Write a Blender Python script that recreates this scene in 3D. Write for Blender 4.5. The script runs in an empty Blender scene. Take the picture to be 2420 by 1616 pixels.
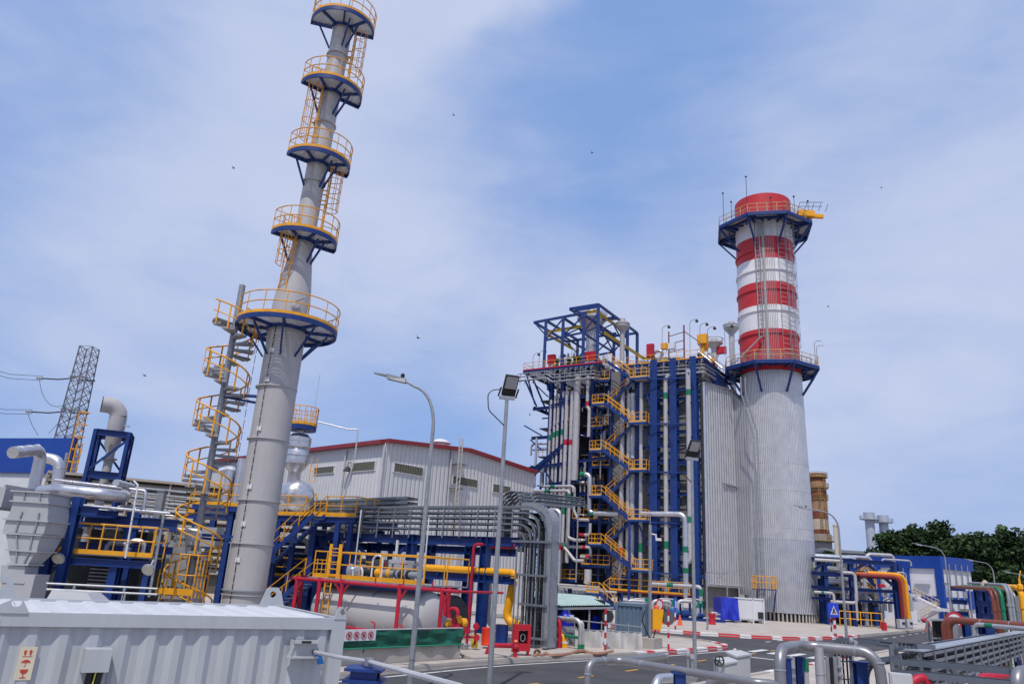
import bpy, math, random
from math import sin, cos, pi, radians, atan2, sqrt, hypot, tan
from mathutils import Vector as V, Matrix, noise
random.seed(7)
S = bpy.context.scene
COL = S.collection

# ------------------------------------------------------------------ camera
FPX, CX, CY, H = 1740.0, 1210.0, 808.0, 3.3
PITCH, ROLL = math.atan(547/1740.0), radians(3.5)
FW = V((0, cos(PITCH), sin(PITCH))); R0 = V((1, 0, 0)); U0 = V((0, -sin(PITCH), cos(PITCH)))
RT = R0*cos(ROLL) + U0*sin(ROLL); UP = -R0*sin(ROLL) + U0*cos(ROLL)
cam_d = bpy.data.cameras.new('camera'); cam = bpy.data.objects.new('camera', cam_d); COL.objects.link(cam)
m = Matrix((RT, UP, -FW)).transposed().to_4x4(); m.translation = V((0, 0, H)); cam.matrix_world = m
cam_d.sensor_width = 36.0; cam_d.sensor_fit = 'HORIZONTAL'; cam_d.lens = FPX/2420*36
cam_d.clip_start = 0.1; cam_d.clip_end = 5000
S.camera = cam
def ray(px, py):                     # photo pixel -> direction with unit forward run
    v = FW*FPX + RT*(px-CX) - UP*(py-CY); return v/v.y
def at(px, py, Y): return V((0, 0, H)) + ray(px, py)*Y
def G(px, py, z=0.0):
    r = ray(px, py); return V((0, 0, H)) + r*((z-H)/r.z)

# ------------------------------------------------------------------ light
SUN_EL, SUN_AZ = radians(61), radians(193)      # azimuth clockwise from +Y: behind the camera, to its left
sd = V((sin(SUN_AZ)*cos(SUN_EL), cos(SUN_AZ)*cos(SUN_EL), sin(SUN_EL)))
sl = bpy.data.lights.new('sun', 'SUN'); sl.energy = 3.5; sl.angle = radians(0.53); sl.color = (1, 0.935, 0.85)
so = bpy.data.objects.new('sun', sl); COL.objects.link(so)
so.rotation_euler = sd.to_track_quat('Z', 'Y').to_euler()
W = bpy.data.worlds.new('World'); S.world = W; W.use_nodes = True
wn = W.node_tree; wn.nodes.clear()
def N(t, typ, **kw):
    n = t.nodes.new(typ)
    for k, v in kw.items():
        if k.startswith('i_'):
            key = k[2:]; key = int(key) if key.isdigit() else key.replace('_', ' ')
            n.inputs[key].default_value = v
        else: setattr(n, k, v)
    return n
def math_node(t, op, a, b=None, c=None, clamp=False):
    n = t.nodes.new('ShaderNodeMath'); n.operation = op; n.use_clamp = clamp
    for i, x in enumerate((a, b, c)):
        if x is None: continue
        if isinstance(x, (int, float)): n.inputs[i].default_value = x
        else: t.links.new(x, n.inputs[i])
    return n.outputs[0]
def build_world():
    t = wn; L = t.links.new
    sky = N(t, 'ShaderNodeTexSky', sky_type='NISHITA', sun_disc=False, sun_elevation=SUN_EL, sun_rotation=SUN_AZ,
            air_density=1.0, dust_density=2.2, ozone_density=1.6, altitude=10)
    tc = N(t, 'ShaderNodeTexCoord'); g = tc.outputs['Generated']
    def fbm(scale, rot, strch, detail, rough, dist, off):
        mp = N(t, 'ShaderNodeMapping'); mp.inputs['Scale'].default_value = strch; mp.inputs['Rotation'].default_value = rot
        mp.inputs['Location'].default_value = off
        L(g, mp.inputs[0])
        n = N(t, 'ShaderNodeTexNoise', i_Scale=scale, i_Detail=detail, i_Roughness=rough, i_Distortion=dist)
        L(mp.outputs[0], n.inputs['Vector']); return n.outputs['Fac']
    n1 = fbm(1.6, (0.2, 0.5, 0.5), (1, 1, 1.7), 7, .52, .5, (3.1, .4, 1.7))
    n2 = fbm(4.5, (0.1, 0.9, 0.3), (.75, 1, 1.8), 6, .55, .5, (.3, 5.4, 2.2))
    n4 = fbm(9.0, (.3, .7, .9), (.6, 1, 2.0), 8, .6, .9, (2.3, 1.4, 7.2))
    n3 = fbm(2.4, (0, .3, .2), (1, 1, 2.2), 4, .5, .2, (8.3, 1.4, 4.2))
    def blob(px, py, rad, soft):
        d = ray(px, py).normalized()
        vm = N(t, 'ShaderNodeVectorMath', operation='DOT_PRODUCT'); L(g, vm.inputs[0]); vm.inputs[1].default_value = d
        mr = N(t, 'ShaderNodeMapRange', interpolation_type='SMOOTHSTEP', clamp=True)
        L(vm.outputs['Value'], mr.inputs[0]); mr.inputs[1].default_value = cos(rad+soft); mr.inputs[2].default_value = cos(max(rad-soft, .001))
        return mr.outputs[0]
    base = math_node(t, 'ADD', math_node(t, 'ADD', math_node(t, 'MULTIPLY', n1, .62), math_node(t, 'MULTIPLY', n2, .42)), math_node(t, 'MULTIPLY', n4, .24))
    k = base
    for px, py, rad, soft, w in ((700, 330, .22, .2, .16), (1500, 330, .13, .16, -.10), (1800, 130, .18, .18, -.08),
                                 (480, 760, .16, .16, .14), (1200, 640, .12, .13, .13), (2240, 945, .03, .06, .10), (1960, 960, .05, .09, .08), (1700, 420, .07, .09, .12), (2350, 500, .14, .16, .10), (80, 60, .12, .12, -.20), (2080, 320, .1, .1, .06),
                                 (1330, 830, .1, .1, .1), (60, 760, .2, .16, -.10), (1000, 880, .16, .12, -.10), (2150, 1150, .14, .12, -.06)):
        k = math_node(t, 'ADD', k, math_node(t, 'MULTIPLY', blob(px, py, rad, soft), w))
    nl = ray(1560, 0).normalized().cross(ray(1050, 215).normalized()).normalized(); nl *= -1 if nl.dot(ray(900, 0).normalized()) < 0 else 1
    vm = N(t, 'ShaderNodeVectorMath', operation='DOT_PRODUCT'); wv = N(t, 'ShaderNodeVectorMath', operation='ADD'); L(g, wv.inputs[0])
    wn_ = N(t, 'ShaderNodeVectorMath', operation='SCALE'); nt = N(t, 'ShaderNodeTexNoise', i_Scale=7.0, i_Detail=6.0); L(g, nt.inputs['Vector']); L(nt.outputs['Color'], wn_.inputs[0]); wn_.inputs['Scale'].default_value = .07
    L(wn_.outputs[0], wv.inputs[1]); L(wv.outputs[0], vm.inputs[0]); vm.inputs[1].default_value = nl
    ms = N(t, 'ShaderNodeMapRange', interpolation_type='SMOOTHSTEP', clamp=True); L(vm.outputs['Value'], ms.inputs[0]); ms.inputs[1].default_value = .005; ms.inputs[2].default_value = .075; ms.inputs[3].default_value = -.17; ms.inputs[4].default_value = .22
    k = math_node(t, 'ADD', k, math_node(t, 'MULTIPLY', ms.outputs[0], blob(1330, 140, .17, .15)))
    mr = N(t, 'ShaderNodeMapRange', interpolation_type='SMOOTHSTEP', clamp=True); L(k, mr.inputs[0])
    mr.inputs[1].default_value = .34; mr.inputs[2].default_value = .94; mr.inputs[3].default_value = .0; mr.inputs[4].default_value = .97
    cr = N(t, 'ShaderNodeMixRGB'); L(n3, cr.inputs[0]); cr.inputs[1].default_value = (.47, .565, .84, 1); cr.inputs[2].default_value = (.70, .75, .93, 1)
    sc = N(t, 'ShaderNodeMixRGB', blend_type='MULTIPLY'); sc.inputs[0].default_value = 1; L(sky.outputs[0], sc.inputs[1]); sc.inputs[2].default_value = (.115, .107, .120, 1)
    veil = N(t, 'ShaderNodeMixRGB'); veil.inputs[0].default_value = .72; L(sc.outputs[0], veil.inputs[1]); veil.inputs[2].default_value = (.29, .485, .93, 1)
    mx = N(t, 'ShaderNodeMixRGB'); L(mr.outputs[0], mx.inputs[0]); L(veil.outputs[0], mx.inputs[1]); L(cr.outputs[0], mx.inputs[2])
    bg = N(t, 'ShaderNodeBackground', i_Strength=1.0); L(mx.outputs[0], bg.inputs[0])
    out = N(t, 'ShaderNodeOutputWorld'); L(bg.outputs[0], out.inputs[0])
build_world()
S.view_settings.view_transform = 'Standard'; S.view_settings.look = 'None'; S.view_settings.exposure = -0.1; S.view_settings.gamma = 1.0
S.render.engine = 'CYCLES'; S.cycles.use_denoising = True; S.cycles.max_bounces = 6; S.cycles.transparent_max_bounces = 12

# ------------------------------------------------------------------ materials
MATS = {}
def mat(name, col, rough=.5, metal=0.0, var=.12, scale=3.0, bump=0.0, bscale=40.0, dirt=0.0, dcol=(.12, .09, .07), streak=False, spec=.4, dscale=1.2):
    if name in MATS: return MATS[name]
    mt = bpy.data.materials.new(name); mt.use_nodes = True; t = mt.node_tree; L = t.links.new
    b = t.nodes['Principled BSDF']; b.inputs['Roughness'].default_value = rough; b.inputs['Metallic'].default_value = metal
    b.inputs['Specular IOR Level'].default_value = spec
    tc = N(t, 'ShaderNodeTexCoord'); src = tc.outputs['Object']
    n = N(t, 'ShaderNodeTexNoise', i_Scale=scale, i_Detail=5.0, i_Roughness=.6); L(src, n.inputs['Vector'])
    mr = N(t, 'ShaderNodeMapRange'); L(n.outputs['Fac'], mr.inputs[0]); mr.inputs[1].default_value = .25; mr.inputs[2].default_value = .75
    mr.inputs[3].default_value = 1-var; mr.inputs[4].default_value = 1+var
    mul = N(t, 'ShaderNodeMixRGB', blend_type='MULTIPLY'); mul.inputs[0].default_value = 1; mul.inputs[1].default_value = (*col, 1); L(mr.outputs[0], mul.inputs[2])
    c = mul.outputs[0]
    if dirt > 0:
        mp = N(t, 'ShaderNodeMapping'); L(src, mp.inputs[0])
        mp.inputs['Scale'].default_value = (6, 6, .5) if streak else (1, 1, 1)
        n2 = N(t, 'ShaderNodeTexNoise', i_Scale=dscale, i_Detail=6.0, i_Roughness=.65); L(mp.outputs[0], n2.inputs['Vector'])
        m2 = N(t, 'ShaderNodeMapRange', clamp=True); L(n2.outputs['Fac'], m2.inputs[0]); m2.inputs[1].default_value = .5; m2.inputs[2].default_value = .78
        m2.inputs[3].default_value = 0; m2.inputs[4].default_value = dirt
        mx = N(t, 'ShaderNodeMixRGB'); L(m2.outputs[0], mx.inputs[0]); L(c, mx.inputs[1]); mx.inputs[2].default_value = (*dcol, 1); c = mx.outputs[0]
    L(c, b.inputs['Base Color'])
    rr = math_node(t, 'MULTIPLY_ADD', n.outputs['Fac'], .25, rough-.12, clamp=True); L(rr, b.inputs['Roughness'])
    if bump > 0:
        n3 = N(t, 'ShaderNodeTexNoise', i_Scale=bscale, i_Detail=3.0); L(src, n3.inputs['Vector'])
        bp = N(t, 'ShaderNodeBump', i_Strength=bump, i_Distance=.02); L(n3.outputs['Fac'], bp.inputs['Height']); L(bp.outputs[0], b.inputs['Normal'])
    MATS[name] = mt; return mt
def grating(name, col, scale=26.0, open_=.42):
    mt = mat(name, col, .55, .3, .1); t = mt.node_tree; L = t.links.new
    b = t.nodes['Principled BSDF']; out = t.nodes['Material Output']
    tc = N(t, 'ShaderNodeTexCoord'); sep = N(t, 'ShaderNodeSeparateXYZ'); L(tc.outputs['Object'], sep.inputs[0])
    fx = math_node(t, 'FRACT', math_node(t, 'MULTIPLY', sep.outputs[0], scale)); fy = math_node(t, 'FRACT', math_node(t, 'MULTIPLY', sep.outputs[1], scale*.45))
    a = math_node(t, 'GREATER_THAN', fx, 1-sqrt(open_)); c = math_node(t, 'GREATER_THAN', fy, 1-sqrt(open_))
    hole = math_node(t, 'MULTIPLY', a, c)
    tr = N(t, 'ShaderNodeBsdfTransparent'); mx = N(t, 'ShaderNodeMixShader'); L(hole, mx.inputs[0]); L(b.outputs[0], mx.inputs[1]); L(tr.outputs[0], mx.inputs[2])
    L(mx.outputs[0], out.inputs[0]); return mt
def ribbed(name, col, axis, period, rough=.45, metal=0.0, depth=.35, dirt=.15, var=.06, dcol=(.3, .29, .3), sharp=False, streak=True, dscale=1.2):
    """sheet cladding whose ribs are bumps along one object axis"""
    mt = mat(name, col, rough, metal, var, 1.2, dirt=dirt, dcol=dcol, streak=streak, dscale=dscale); t = mt.node_tree; L = t.links.new
    b = t.nodes['Principled BSDF']
    tc = N(t, 'ShaderNodeTexCoord'); vm = N(t, 'ShaderNodeVectorMath', operation='DOT_PRODUCT'); L(tc.outputs['Object'], vm.inputs[0]); vm.inputs[1].default_value = axis
    f = math_node(t, 'FRACT', math_node(t, 'DIVIDE', vm.outputs['Value'], period))
    tri = math_node(t, 'ABSOLUTE', math_node(t, 'SUBTRACT', f, .5))
    h = math_node(t, 'SMOOTH_MIN', math_node(t, 'MULTIPLY', tri, 4), 1.0, .3)
    bp = N(t, 'ShaderNodeBump', i_Strength=1.0, i_Distance=depth*period*.3); L(h, bp.inputs['Height']); L(bp.outputs[0], b.inputs['Normal'])
    return mt
BLUE = mat('blue_steel_paint', (.006, .032, .165), .45, 0, .25, 2.0, dirt=.45, dcol=(.03, .05, .12))
BLUE2 = mat('bright_blue_paint', (.006, .05, .30), .4, 0, .12, 1.0)
YEL = mat('yellow_rail_paint', (.72, .33, .012), .48, 0, .2, 2.5, dirt=.5, dcol=(.40, .18, .04))
YELP = mat('yellow_pipe_paint', (.80, .36, .006), .38, 0, .1, 2.0, dirt=.2, dcol=(.5, .25, .03))
RED = mat('crimson_pipe_paint', (.42, .010, .035), .48, 0, .25, 2.0, dirt=.4, dcol=(.22, .02, .03))
SRED = mat('signal_red_paint', (.46, .015, .03), .45, 0, .08, 1.0)
GALV = mat('galvanised_steel', (.28, .295, .32), .48, .35, .18, 6.0, dirt=.25, dcol=(.25, .26, .28))
GALVD = mat('dull_grey_steel', (.26, .28, .31), .55, .2, .18, 5.0)
STACKG = mat('grey_stack_paint', (.40, .39, .395), .5, 0, .07, .8, dirt=.5, dcol=(.33, .32, .33), streak=True)
ALU = mat('aluminium_cladding', (.60, .60, .62), .34, .85, .12, 2.0, bump=.25, bscale=6, dirt=.25, dcol=(.36, .34, .33))
ALUD = mat('dull_aluminium', (.46, .46, .47), .48, .6, .2, 2.0, dirt=.3, dcol=(.25, .23, .21))
PIPEG = mat('grey_pipe_paint', (.47, .47, .49), .4, .15, .1, 2.0, dirt=.2, dcol=(.36, .35, .34))
WPIPE = mat('white_pipe_cladding', (.43, .42, .43), .45, .2, .12, 2.0, dirt=.3, dcol=(.35, .33, .32))
WHITE = mat('white_paint', (.62, .63, .65), .45, 0, .05, 1.0, dirt=.15, dcol=(.55, .53, .5))
CONT = mat('container_paint', (.40, .425, .455), .5, 0, .05, 1.5, dirt=.38, dcol=(.31, .31, .31), streak=True)
CONC = mat('concrete', (.40, .37, .33), .85, 0, .16, 1.5, bump=.3, bscale=25, dirt=.55, dcol=(.25, .22, .19))
CONCP = mat('paving_concrete', (.42, .375, .335), .85, 0, .18, .6, bump=.2, bscale=20, dirt=.4, dcol=(.30, .24, .19), dscale=.5)
BLACK = mat('black_rubber', (.012, .012, .014), .5, 0, .2, 3)
DARK = mat('dark_machine_paint', (.02, .022, .028), .6, 0, .3, 2)
GREEN = mat('green_band_paint', (.006, .16, .085), .45, 0, .1, 2)
GREENN = mat('green_mesh_net', (.004, .085, .05), .6, 0, .25, 2.5, dirt=.4, dcol=(.05, .30, .22))
BROWN = mat('brown_pipe_paint', (.17, .045, .028), .4, 0, .12, 2)
TRAY = mat('cable_tray_grey', (.155, .175, .205), .5, .25, .1, 5)
KRED = mat('kerb_red_paint', (.55, .03, .04), .6, 0, .2, 5, dirt=.3, dcol=(.3, .1, .08))
KWHITE = mat('kerb_white_paint', (.72, .70, .70), .6, 0, .12, 5, dirt=.3, dcol=(.4, .36, .32))
GRATE = grating('steel_grating', (.55, .56, .58))

# ------------------------------------------------------------------ mesh builder
Z = V((0, 0, 1))
def frame(d, up=Z):
    d = d.normalized()
    s = d.cross(up)
    if s.length < 1e-5: s = d.cross(V((0, 1, 0)))
    s.normalize(); u = s.cross(d).normalized(); return d, s, u
def fillet(pts, r, n=5):
    pts = [V(p) for p in pts]; out = [pts[0]]
    for i in range(1, len(pts)-1):
        a, b, c = pts[i-1], pts[i], pts[i+1]
        u = (a-b); w = (c-b); lu, lw = u.length, w.length; u.normalize(); w.normalize()
        ang = u.angle(w)
        if ang > 3.1: out.append(b); continue
        t = min(r/tan(ang/2), lu*.49, lw*.49); rr = t*tan(ang/2)
        bis = (u+w).normalized(); cen = b+bis*(rr/sin(ang/2)); p0 = b+u*t; p1 = b+w*t
        v0 = p0-cen; v1 = p1-cen
        for k in range(n+1):
            v = v0.normalized().slerp(v1.normalized(), k/n)*rr; out.append(cen+v)
    out.append(pts[-1]); return out
class MB:
    def __init__(s): s.v = []; s.f = []; s.m = []; s.mi = 0
    def add(s, vs, fs):
        o = len(s.v); s.v += [tuple(p) for p in vs]; s.f += [tuple(i+o for i in f) for f in fs]; s.m += [s.mi]*len(fs); return s
    def hexa(s, P): return s.add(P, [(0, 3, 2, 1), (4, 5, 6, 7), (0, 1, 5, 4), (1, 2, 6, 5), (2, 3, 7, 6), (3, 0, 4, 7)])
    def box(s, c, size, u=V((1, 0, 0)), up=Z):        # centre, size along u, along up x u, along up
        c = V(c); u = V(u).normalized(); w = up.cross(u).normalized(); a = u*size[0]/2; b = w*size[1]/2; h = up*size[2]/2
        return s.hexa([c-a-b-h, c+a-b-h, c+a+b-h, c-a+b-h, c-a-b+h, c+a-b+h, c+a+b+h, c-a+b+h])
    def bar(s, p, q, w, h=None, up=Z):
        p = V(p); q = V(q); h = h or w; d, sd_, u = frame(q-p, up); a = sd_*w/2; b = u*h/2
        return s.hexa([p-a-b, p+a-b, q+a-b, q-a-b, p-a+b, p+a+b, q+a+b, q-a+b])
    def ibeam(s, p, q, h, w, t=None, up=Z):
        p = V(p); q = V(q); t = t or max(.012, h*.08); d, sd_, u = frame(q-p, up)
        s.bar(p+u*(h/2-t/2), q+u*(h/2-t/2), w, t, up); s.bar(p-u*(h/2-t/2), q-u*(h/2-t/2), w, t, up)
        return s.bar(p, q, t*.8, h-2*t, up)
    def tube(s, pts, r, n=8, cap=True):
        pts = [V(p) for p in pts]; rs = r if isinstance(r, (list, tuple)) else [r]*len(pts)
        d0 = (pts[1]-pts[0]).normalized(); _, sdv, u = frame(d0); o = len(s.v); pd = d0
        for i, p in enumerate(pts):
            if i == 0: d = d0
            elif i == len(pts)-1: d = (pts[i]-pts[i-1]).normalized()
            else: d = ((pts[i]-pts[i-1]).normalized()+(pts[i+1]-pts[i]).normalized()).normalized()
            q = pd.rotation_difference(d); sdv = q @ sdv; u = q @ u; pd = d
            k = 1.0
            if 0 < i < len(pts)-1: k = 1/max(.6, d.dot((pts[i]-pts[i-1]).normalized()))
            for j in range(n):
                a = 2*pi*j/n; s.v.append(tuple(p+(sdv*cos(a)+u*sin(a))*rs[i]))
        nf = len(s.f)
        for i in range(len(pts)-1):
            for j in range(n):
                s.f.append((o+i*n+j, o+i*n+(j+1) % n, o+(i+1)*n+(j+1) % n, o+(i+1)*n+j))
        if cap:
            s.f.append(tuple(o+j for j in reversed(range(n)))); e = o+(len(pts)-1)*n; s.f.append(tuple(e+j for j in range(n)))
        s.m += [s.mi]*(len(s.f)-nf); return s
    def pipe(s, pts, r, bend=None, n=10): return s.tube(fillet(pts, bend or r*3), r, n)
    def lathe(s, o, prof, n=24, axis=Z, a0=0.0, a1=2*pi, cap=True):
        o = V(o); d, x, y = frame(axis); full = abs(a1-a0-2*pi) < 1e-6; m_ = n if full else n+1; b = len(s.v)
        for r, z in prof:
            for j in range(m_):
                a = a0+(a1-a0)*j/n; s.v.append(tuple(o+d*z+(x*cos(a)+y*sin(a))*r))
        nf = len(s.f)
        for i in range(len(prof)-1):
            for j in range(n):
                k = (j+1) % m_
                s.f.append((b+i*m_+j, b+i*m_+k, b+(i+1)*m_+k, b+(i+1)*m_+j))
        if cap and full:
            if prof[0][0] > 1e-4: s.f.append(tuple(b+j for j in reversed(range(m_))))
            if prof[-1][0] > 1e-4: e = b+(len(prof)-1)*m_; s.f.append(tuple(e+j for j in range(m_)))
        s.m += [s.mi]*(len(s.f)-nf); return s
    def prism(s, poly, off):             # polygon (3d points), extruded by off
        n = len(poly); off = V(off); P = [V(p) for p in poly]
        return s.add(P+[p+off for p in P], [tuple(reversed(range(n))), tuple(range(n, 2*n))]+[(i, (i+1) % n, n+(i+1) % n, n+i) for i in range(n)])
    def arc_plate(s, c, r0, r1, a0, a1, z0, z1, n=24):
        for i in range(n):
            t0 = a0+(a1-a0)*i/n; t1 = a0+(a1-a0)*(i+1)/n
            P = [V((c[0]+r*cos(t), c[1]+r*sin(t), z)) for z in (z0, z1) for r, t in ((r0, t0), (r1, t0), (r1, t1), (r0, t1))]
            s.hexa(P)
        return s
    def build(s, name, material, parent=None, smooth=35, loc=None):
        base = V((0, 0, 0)); p = parent
        while p: base += p.location; p = p.parent
        if parent is None and loc is None and s.v:
            xs = [v[0] for v in s.v]; ys = [v[1] for v in s.v]; loc = V(((min(xs)+max(xs))/2, (min(ys)+max(ys))/2, min(v[2] for v in s.v)))
        if loc is not None: base += V(loc)
        me = bpy.data.meshes.new(name); me.from_pydata([(x-base.x, y-base.y, z-base.z) for x, y, z in s.v], [], s.f)
        ms = material if isinstance(material, (list, tuple)) else [material]
        for q in ms: me.materials.append(q)
        if len(ms) > 1: me.polygons.foreach_set('material_index', s.m)
        if smooth:
            me.polygons.foreach_set('use_smooth', [True]*len(me.polygons)); me.update(); me.set_sharp_from_angle(angle=radians(smooth))
        me.update()
        o = bpy.data.objects.new(name, me); COL.objects.link(o)
        if parent: o.parent = parent
        if loc is not None: o.location = loc
        return o
def tag(o, label=None, cat=None, group=None, kind=None):
    if label: o['label'] = label
    if cat: o['category'] = cat
    if group: o['group'] = group
    if kind: o['kind'] = kind
    return o
def thing(name, loc, label, cat, group=None):
    o = bpy.data.objects.new(name, None); o.empty_display_size = .3; COL.objects.link(o); o.location = loc
    return tag(o, label, cat, group)
def dup(root, loc, rz=None, label=None, scale=None):
    r = root.copy(); COL.objects.link(r); r.location = loc
    if rz is not None: r.rotation_euler = (0, 0, rz)
    if scale: r.scale = (scale,)*3
    if label: r['label'] = label
    for ch in list(root.children):
        c = ch.copy(); COL.objects.link(c); c.parent = r
        for g in list(ch.children):
            d = g.copy(); COL.objects.link(d); d.parent = c
    return r
class Plane:                             # a vertical working plane: origin, direction along it
    def __init__(s, o, u): s.o = V((o[0], o[1], 0)); s.u = V((u[0], u[1], 0)).normalized(); s.w = V((s.u.y, -s.u.x, 0)); s.w *= (1 if s.w.y < 0 else -1)   # w points to the camera
    def px(s, x, y, off=0.0):            # photo pixel -> point on the plane moved `off` towards the camera
        r = ray(x, y); o = s.o+s.w*off; n = s.w; c = V((0, 0, H)); t = (o-c).dot(n)/r.dot(n); return c+r*t
    def pt(s, a, z, off=0.0): return s.o+s.u*a+s.w*off+Z*z
    def a(s, p): return (V(p)-s.o).dot(s.u)
def railing(mb, pts, h=1.1, r=.022, sp=1.4, mid=True, n=5, posts=True):
    pts = [V(p) for p in pts]
    mb.tube([p+Z*h for p in pts], r, n); 
    if mid: mb.tube([p+Z*h*.52 for p in pts], r*.9, n)
    if posts:
        for a, b in zip(pts[:-1], pts[1:]):
            k = max(1, round((b-a).length/sp))
            for i in range(k): p = a.lerp(b, i/k); mb.tube([p, p+Z*h], r, n)
        mb.tube([pts[-1], pts[-1]+Z*h], r, n)
    return mb
def toe(mb, pts, h=.15, t=.02):
    for a, b in zip(pts[:-1], pts[1:]): mb.bar(V(a)+Z*h/2, V(b)+Z*h/2, t, h)
    return mb
def flight(p0, p1, side, width, st, tr, ra, rise=.2, rr=.022, hh=1.0, sw=.25, both=True, tw=.25):
    """a stair flight from p0 up to p1; side is the horizontal offset direction; st stringer, tr treads, ra rails (builders)"""
    p0 = V(p0); p1 = V(p1); side = V(side).normalized()*width
    for o in (V((0, 0, 0)), side): st.bar(p0+o, p1+o, .05, sw)
    n = max(2, round(abs(p1.z-p0.z)/rise)); run = V((p1.x-p0.x, p1.y-p0.y, 0)).normalized()
    for i in range(1, n):
        c = p0.lerp(p1, i/n)+side/2; tr.box(c, (tw, width-.06, .04), run)
    for o in ((V((0, 0, 0)), side) if both else (V((0, 0, 0)),)):
        a, b = p0+o+Z*.1, p1+o+Z*.1
        ra.tube([a+Z*hh, b+Z*hh], rr, 5); ra.tube([a+Z*hh*.5, b+Z*hh*.5], rr*.9, 5)
        k = max(1, round((b-a).length/1.5))
        for i in range(k+1): q = a.lerp(b, i/k); ra.tube([q, q+Z*hh], rr, 5)
# ------------------------------------------------------------------ the setting: ground, road, pavements, kerbs
GA = V((.6, .8, 0)); GB = V((-.8, .6, 0))     # the plant's street grid
ASPH = mat('asphalt', (.056, .056, .061), .85, 0, .32, .5, bump=.3, bscale=60, dirt=.7, dcol=(.095, .092, .092), dscale=.35)
DIRT = mat('gravel_yard_ground', (.20, .18, .16), .95, 0, .25, 1.2, bump=.4, bscale=8, dirt=.5, dcol=(.12, .11, .10))
PWHITE = mat('road_marking_white', (.60, .60, .60), .7, 0, .2, 8, dirt=.4, dcol=(.2, .2, .2))
PYEL = mat('road_marking_yellow', (.60, .30, .03), .7, 0, .2, 8, dirt=.4, dcol=(.25, .17, .08))
g = MB(); g.add([(-2500, -300, -.12), (2500, -300, -.12), (2500, 3500, -.12), (-2500, 3500, -.12)], [(0, 1, 2, 3)])
tag(g.build('ground', DIRT, smooth=0), kind='structure')
r = MB(); r.add([(-70, -25, 0), (70, 25, 0), (160, 200, 0), (40, 230, 0), (-70, 130, 0)], [(0, 1, 2, 3, 4)])
tag(r.build('road', ASPH, smooth=0), kind='structure')
def slab(name, pts, z1, m, z0=-.1):
    b = MB(); P = [V((p[0], p[1], z0)) for p in pts]; b.prism(P, (0, 0, z1-z0)); return tag(b.build(name, m, smooth=0), kind='structure')
def smooth_line(pts, n=4):
    out = []; P = [V((p[0], p[1], 0)) for p in pts]
    for i in range(len(P)-1):
        p0 = P[max(0, i-1)]; p1 = P[i]; p2 = P[i+1]; p3 = P[min(len(P)-1, i+2)]
        for k in range(n):
            t = k/n; out.append(.5*((2*p1)+(p2-p0)*t+(2*p0-5*p1+4*p2-p3)*t*t+(3*p1-p0-3*p2+p3)*t**3))
    out.append(P[-1]); return out
near_line = smooth_line([(-22, 1.4), (-4.3, 24.6), (-1.0, 29.0), (1.4, 31.7), (6.0, 36.2), (8.3, 38.6), (10.6, 41.2), (12.6, 43.6), (13.35, 45), (13.3, 46.6), (12.6, 48.3), (10.0, 50.6), (2, 56.6), (-14, 68.6)])
far_line = smooth_line([(-12, 72), (2, 61.5), (10.6, 56), (13.2, 55.1), (15.6, 54.8), (18.7, 54.9), (21.8, 56), (25.1, 58.9), (28.8, 63), (35.2, 71), (48.0, 87), (90, 143)])
slab('plant_pavement', near_line+[V((-40, 72, 0)), V((-60, 10, 0))], .13, CONCP)
slab('boiler_pavement', far_line+[V((60, 175, 0)), V((-30, 120, 0))], .13, CONCP)
side_line = smooth_line([(-8.5, 8), (5.2, 25.2), (11.1, 32.6), (13.8, 36.1), (18.2, 41.5), (22.5, 46.9), (34, 61.5), (60, 94), (100, 144)])
slab('roadside_pavement', side_line+[V((140, 120, 0)), V((40, -10, 0)), V((-6, -10, 0))], .10, CONCP)
def kerb(name, line, i0, i1, painted, step=1.0, h=.19, w=.3, side=1):
    b = MB(); L = line; acc = 0.0; d = 0
    for i in range(len(L)-1):
        a, c = L[i], L[i+1]; ln = (c-a).length; k = max(1, round(ln/(step/2))) if painted else 1
        nrm = V((-(c-a).y, (c-a).x, 0)).normalized()*side*(w/2-.02)
        for j in range(k):
            p, q = a.lerp(c, j/k)+nrm, a.lerp(c, (j+1)/k)+nrm
            if painted and i0 <= i < i1: b.mi = 1 if int(acc/step) % 2 == 0 else 2
            else: b.mi = 0
            acc += ln/k; n1 = nrm.normalized()*w/2; n2 = nrm.normalized()*(w/2-.04)
            b.hexa([p-n1-Z*.05, q-n1-Z*.05, q+n1-Z*.05, p+n1-Z*.05, p-n2+Z*h, q-n2+Z*h, q+n1+Z*h, p+n1+Z*h])
    return tag(b.build(name, [CONC, KRED, KWHITE], smooth=0), kind='structure')
kerb('plant_kerb', near_line, 17, 37, True, 1.05)
kerb('boiler_kerb', far_line, 6, 33, True, 1.25, h=.22, w=.34)
kerb('roadside_kerb', side_line, 8, 17, True, 1.0, h=.14, side=-1)
mk = MB(); yk = MB()
def strip(b, p, q, w, z=.006):
    p = V((p[0], p[1], z)); q = V((q[0], q[1], z)); n = V((-(q-p).y, (q-p).x, 0)).normalized()*w/2
    b.add([p-n, q-n, q+n, p+n], [(0, 1, 2, 3)])
off = V((.8, -.6, 0))*.42
for a, c in zip(near_line[:33], near_line[1:34]): strip(mk, a+off, c+off, .13)
for i in range(14):
    p = V((-1.2, 22.3, 0))+GA*(3.45*i)*1.02; strip(yk, p, p+GA*1.05, .13)
for i in range(6):
    p = V((13.3, 42.4, 0))+V((.8, -.6, 0))*1.05*i+GA*1.4; strip(mk, p, p+GA*2.6, .42)
for i in range(7):
    p = V((16.0, 53.2, 0))+GA*(2.6*i)+V((1.9, -1.2, 0)); strip(mk, p, p+GA*1.2, .14)
p = V((12.0, 41.0, 0)); strip(mk, p+off*2, p+off*2+V((.8, -.6, 0))*4.0, .3)
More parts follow.
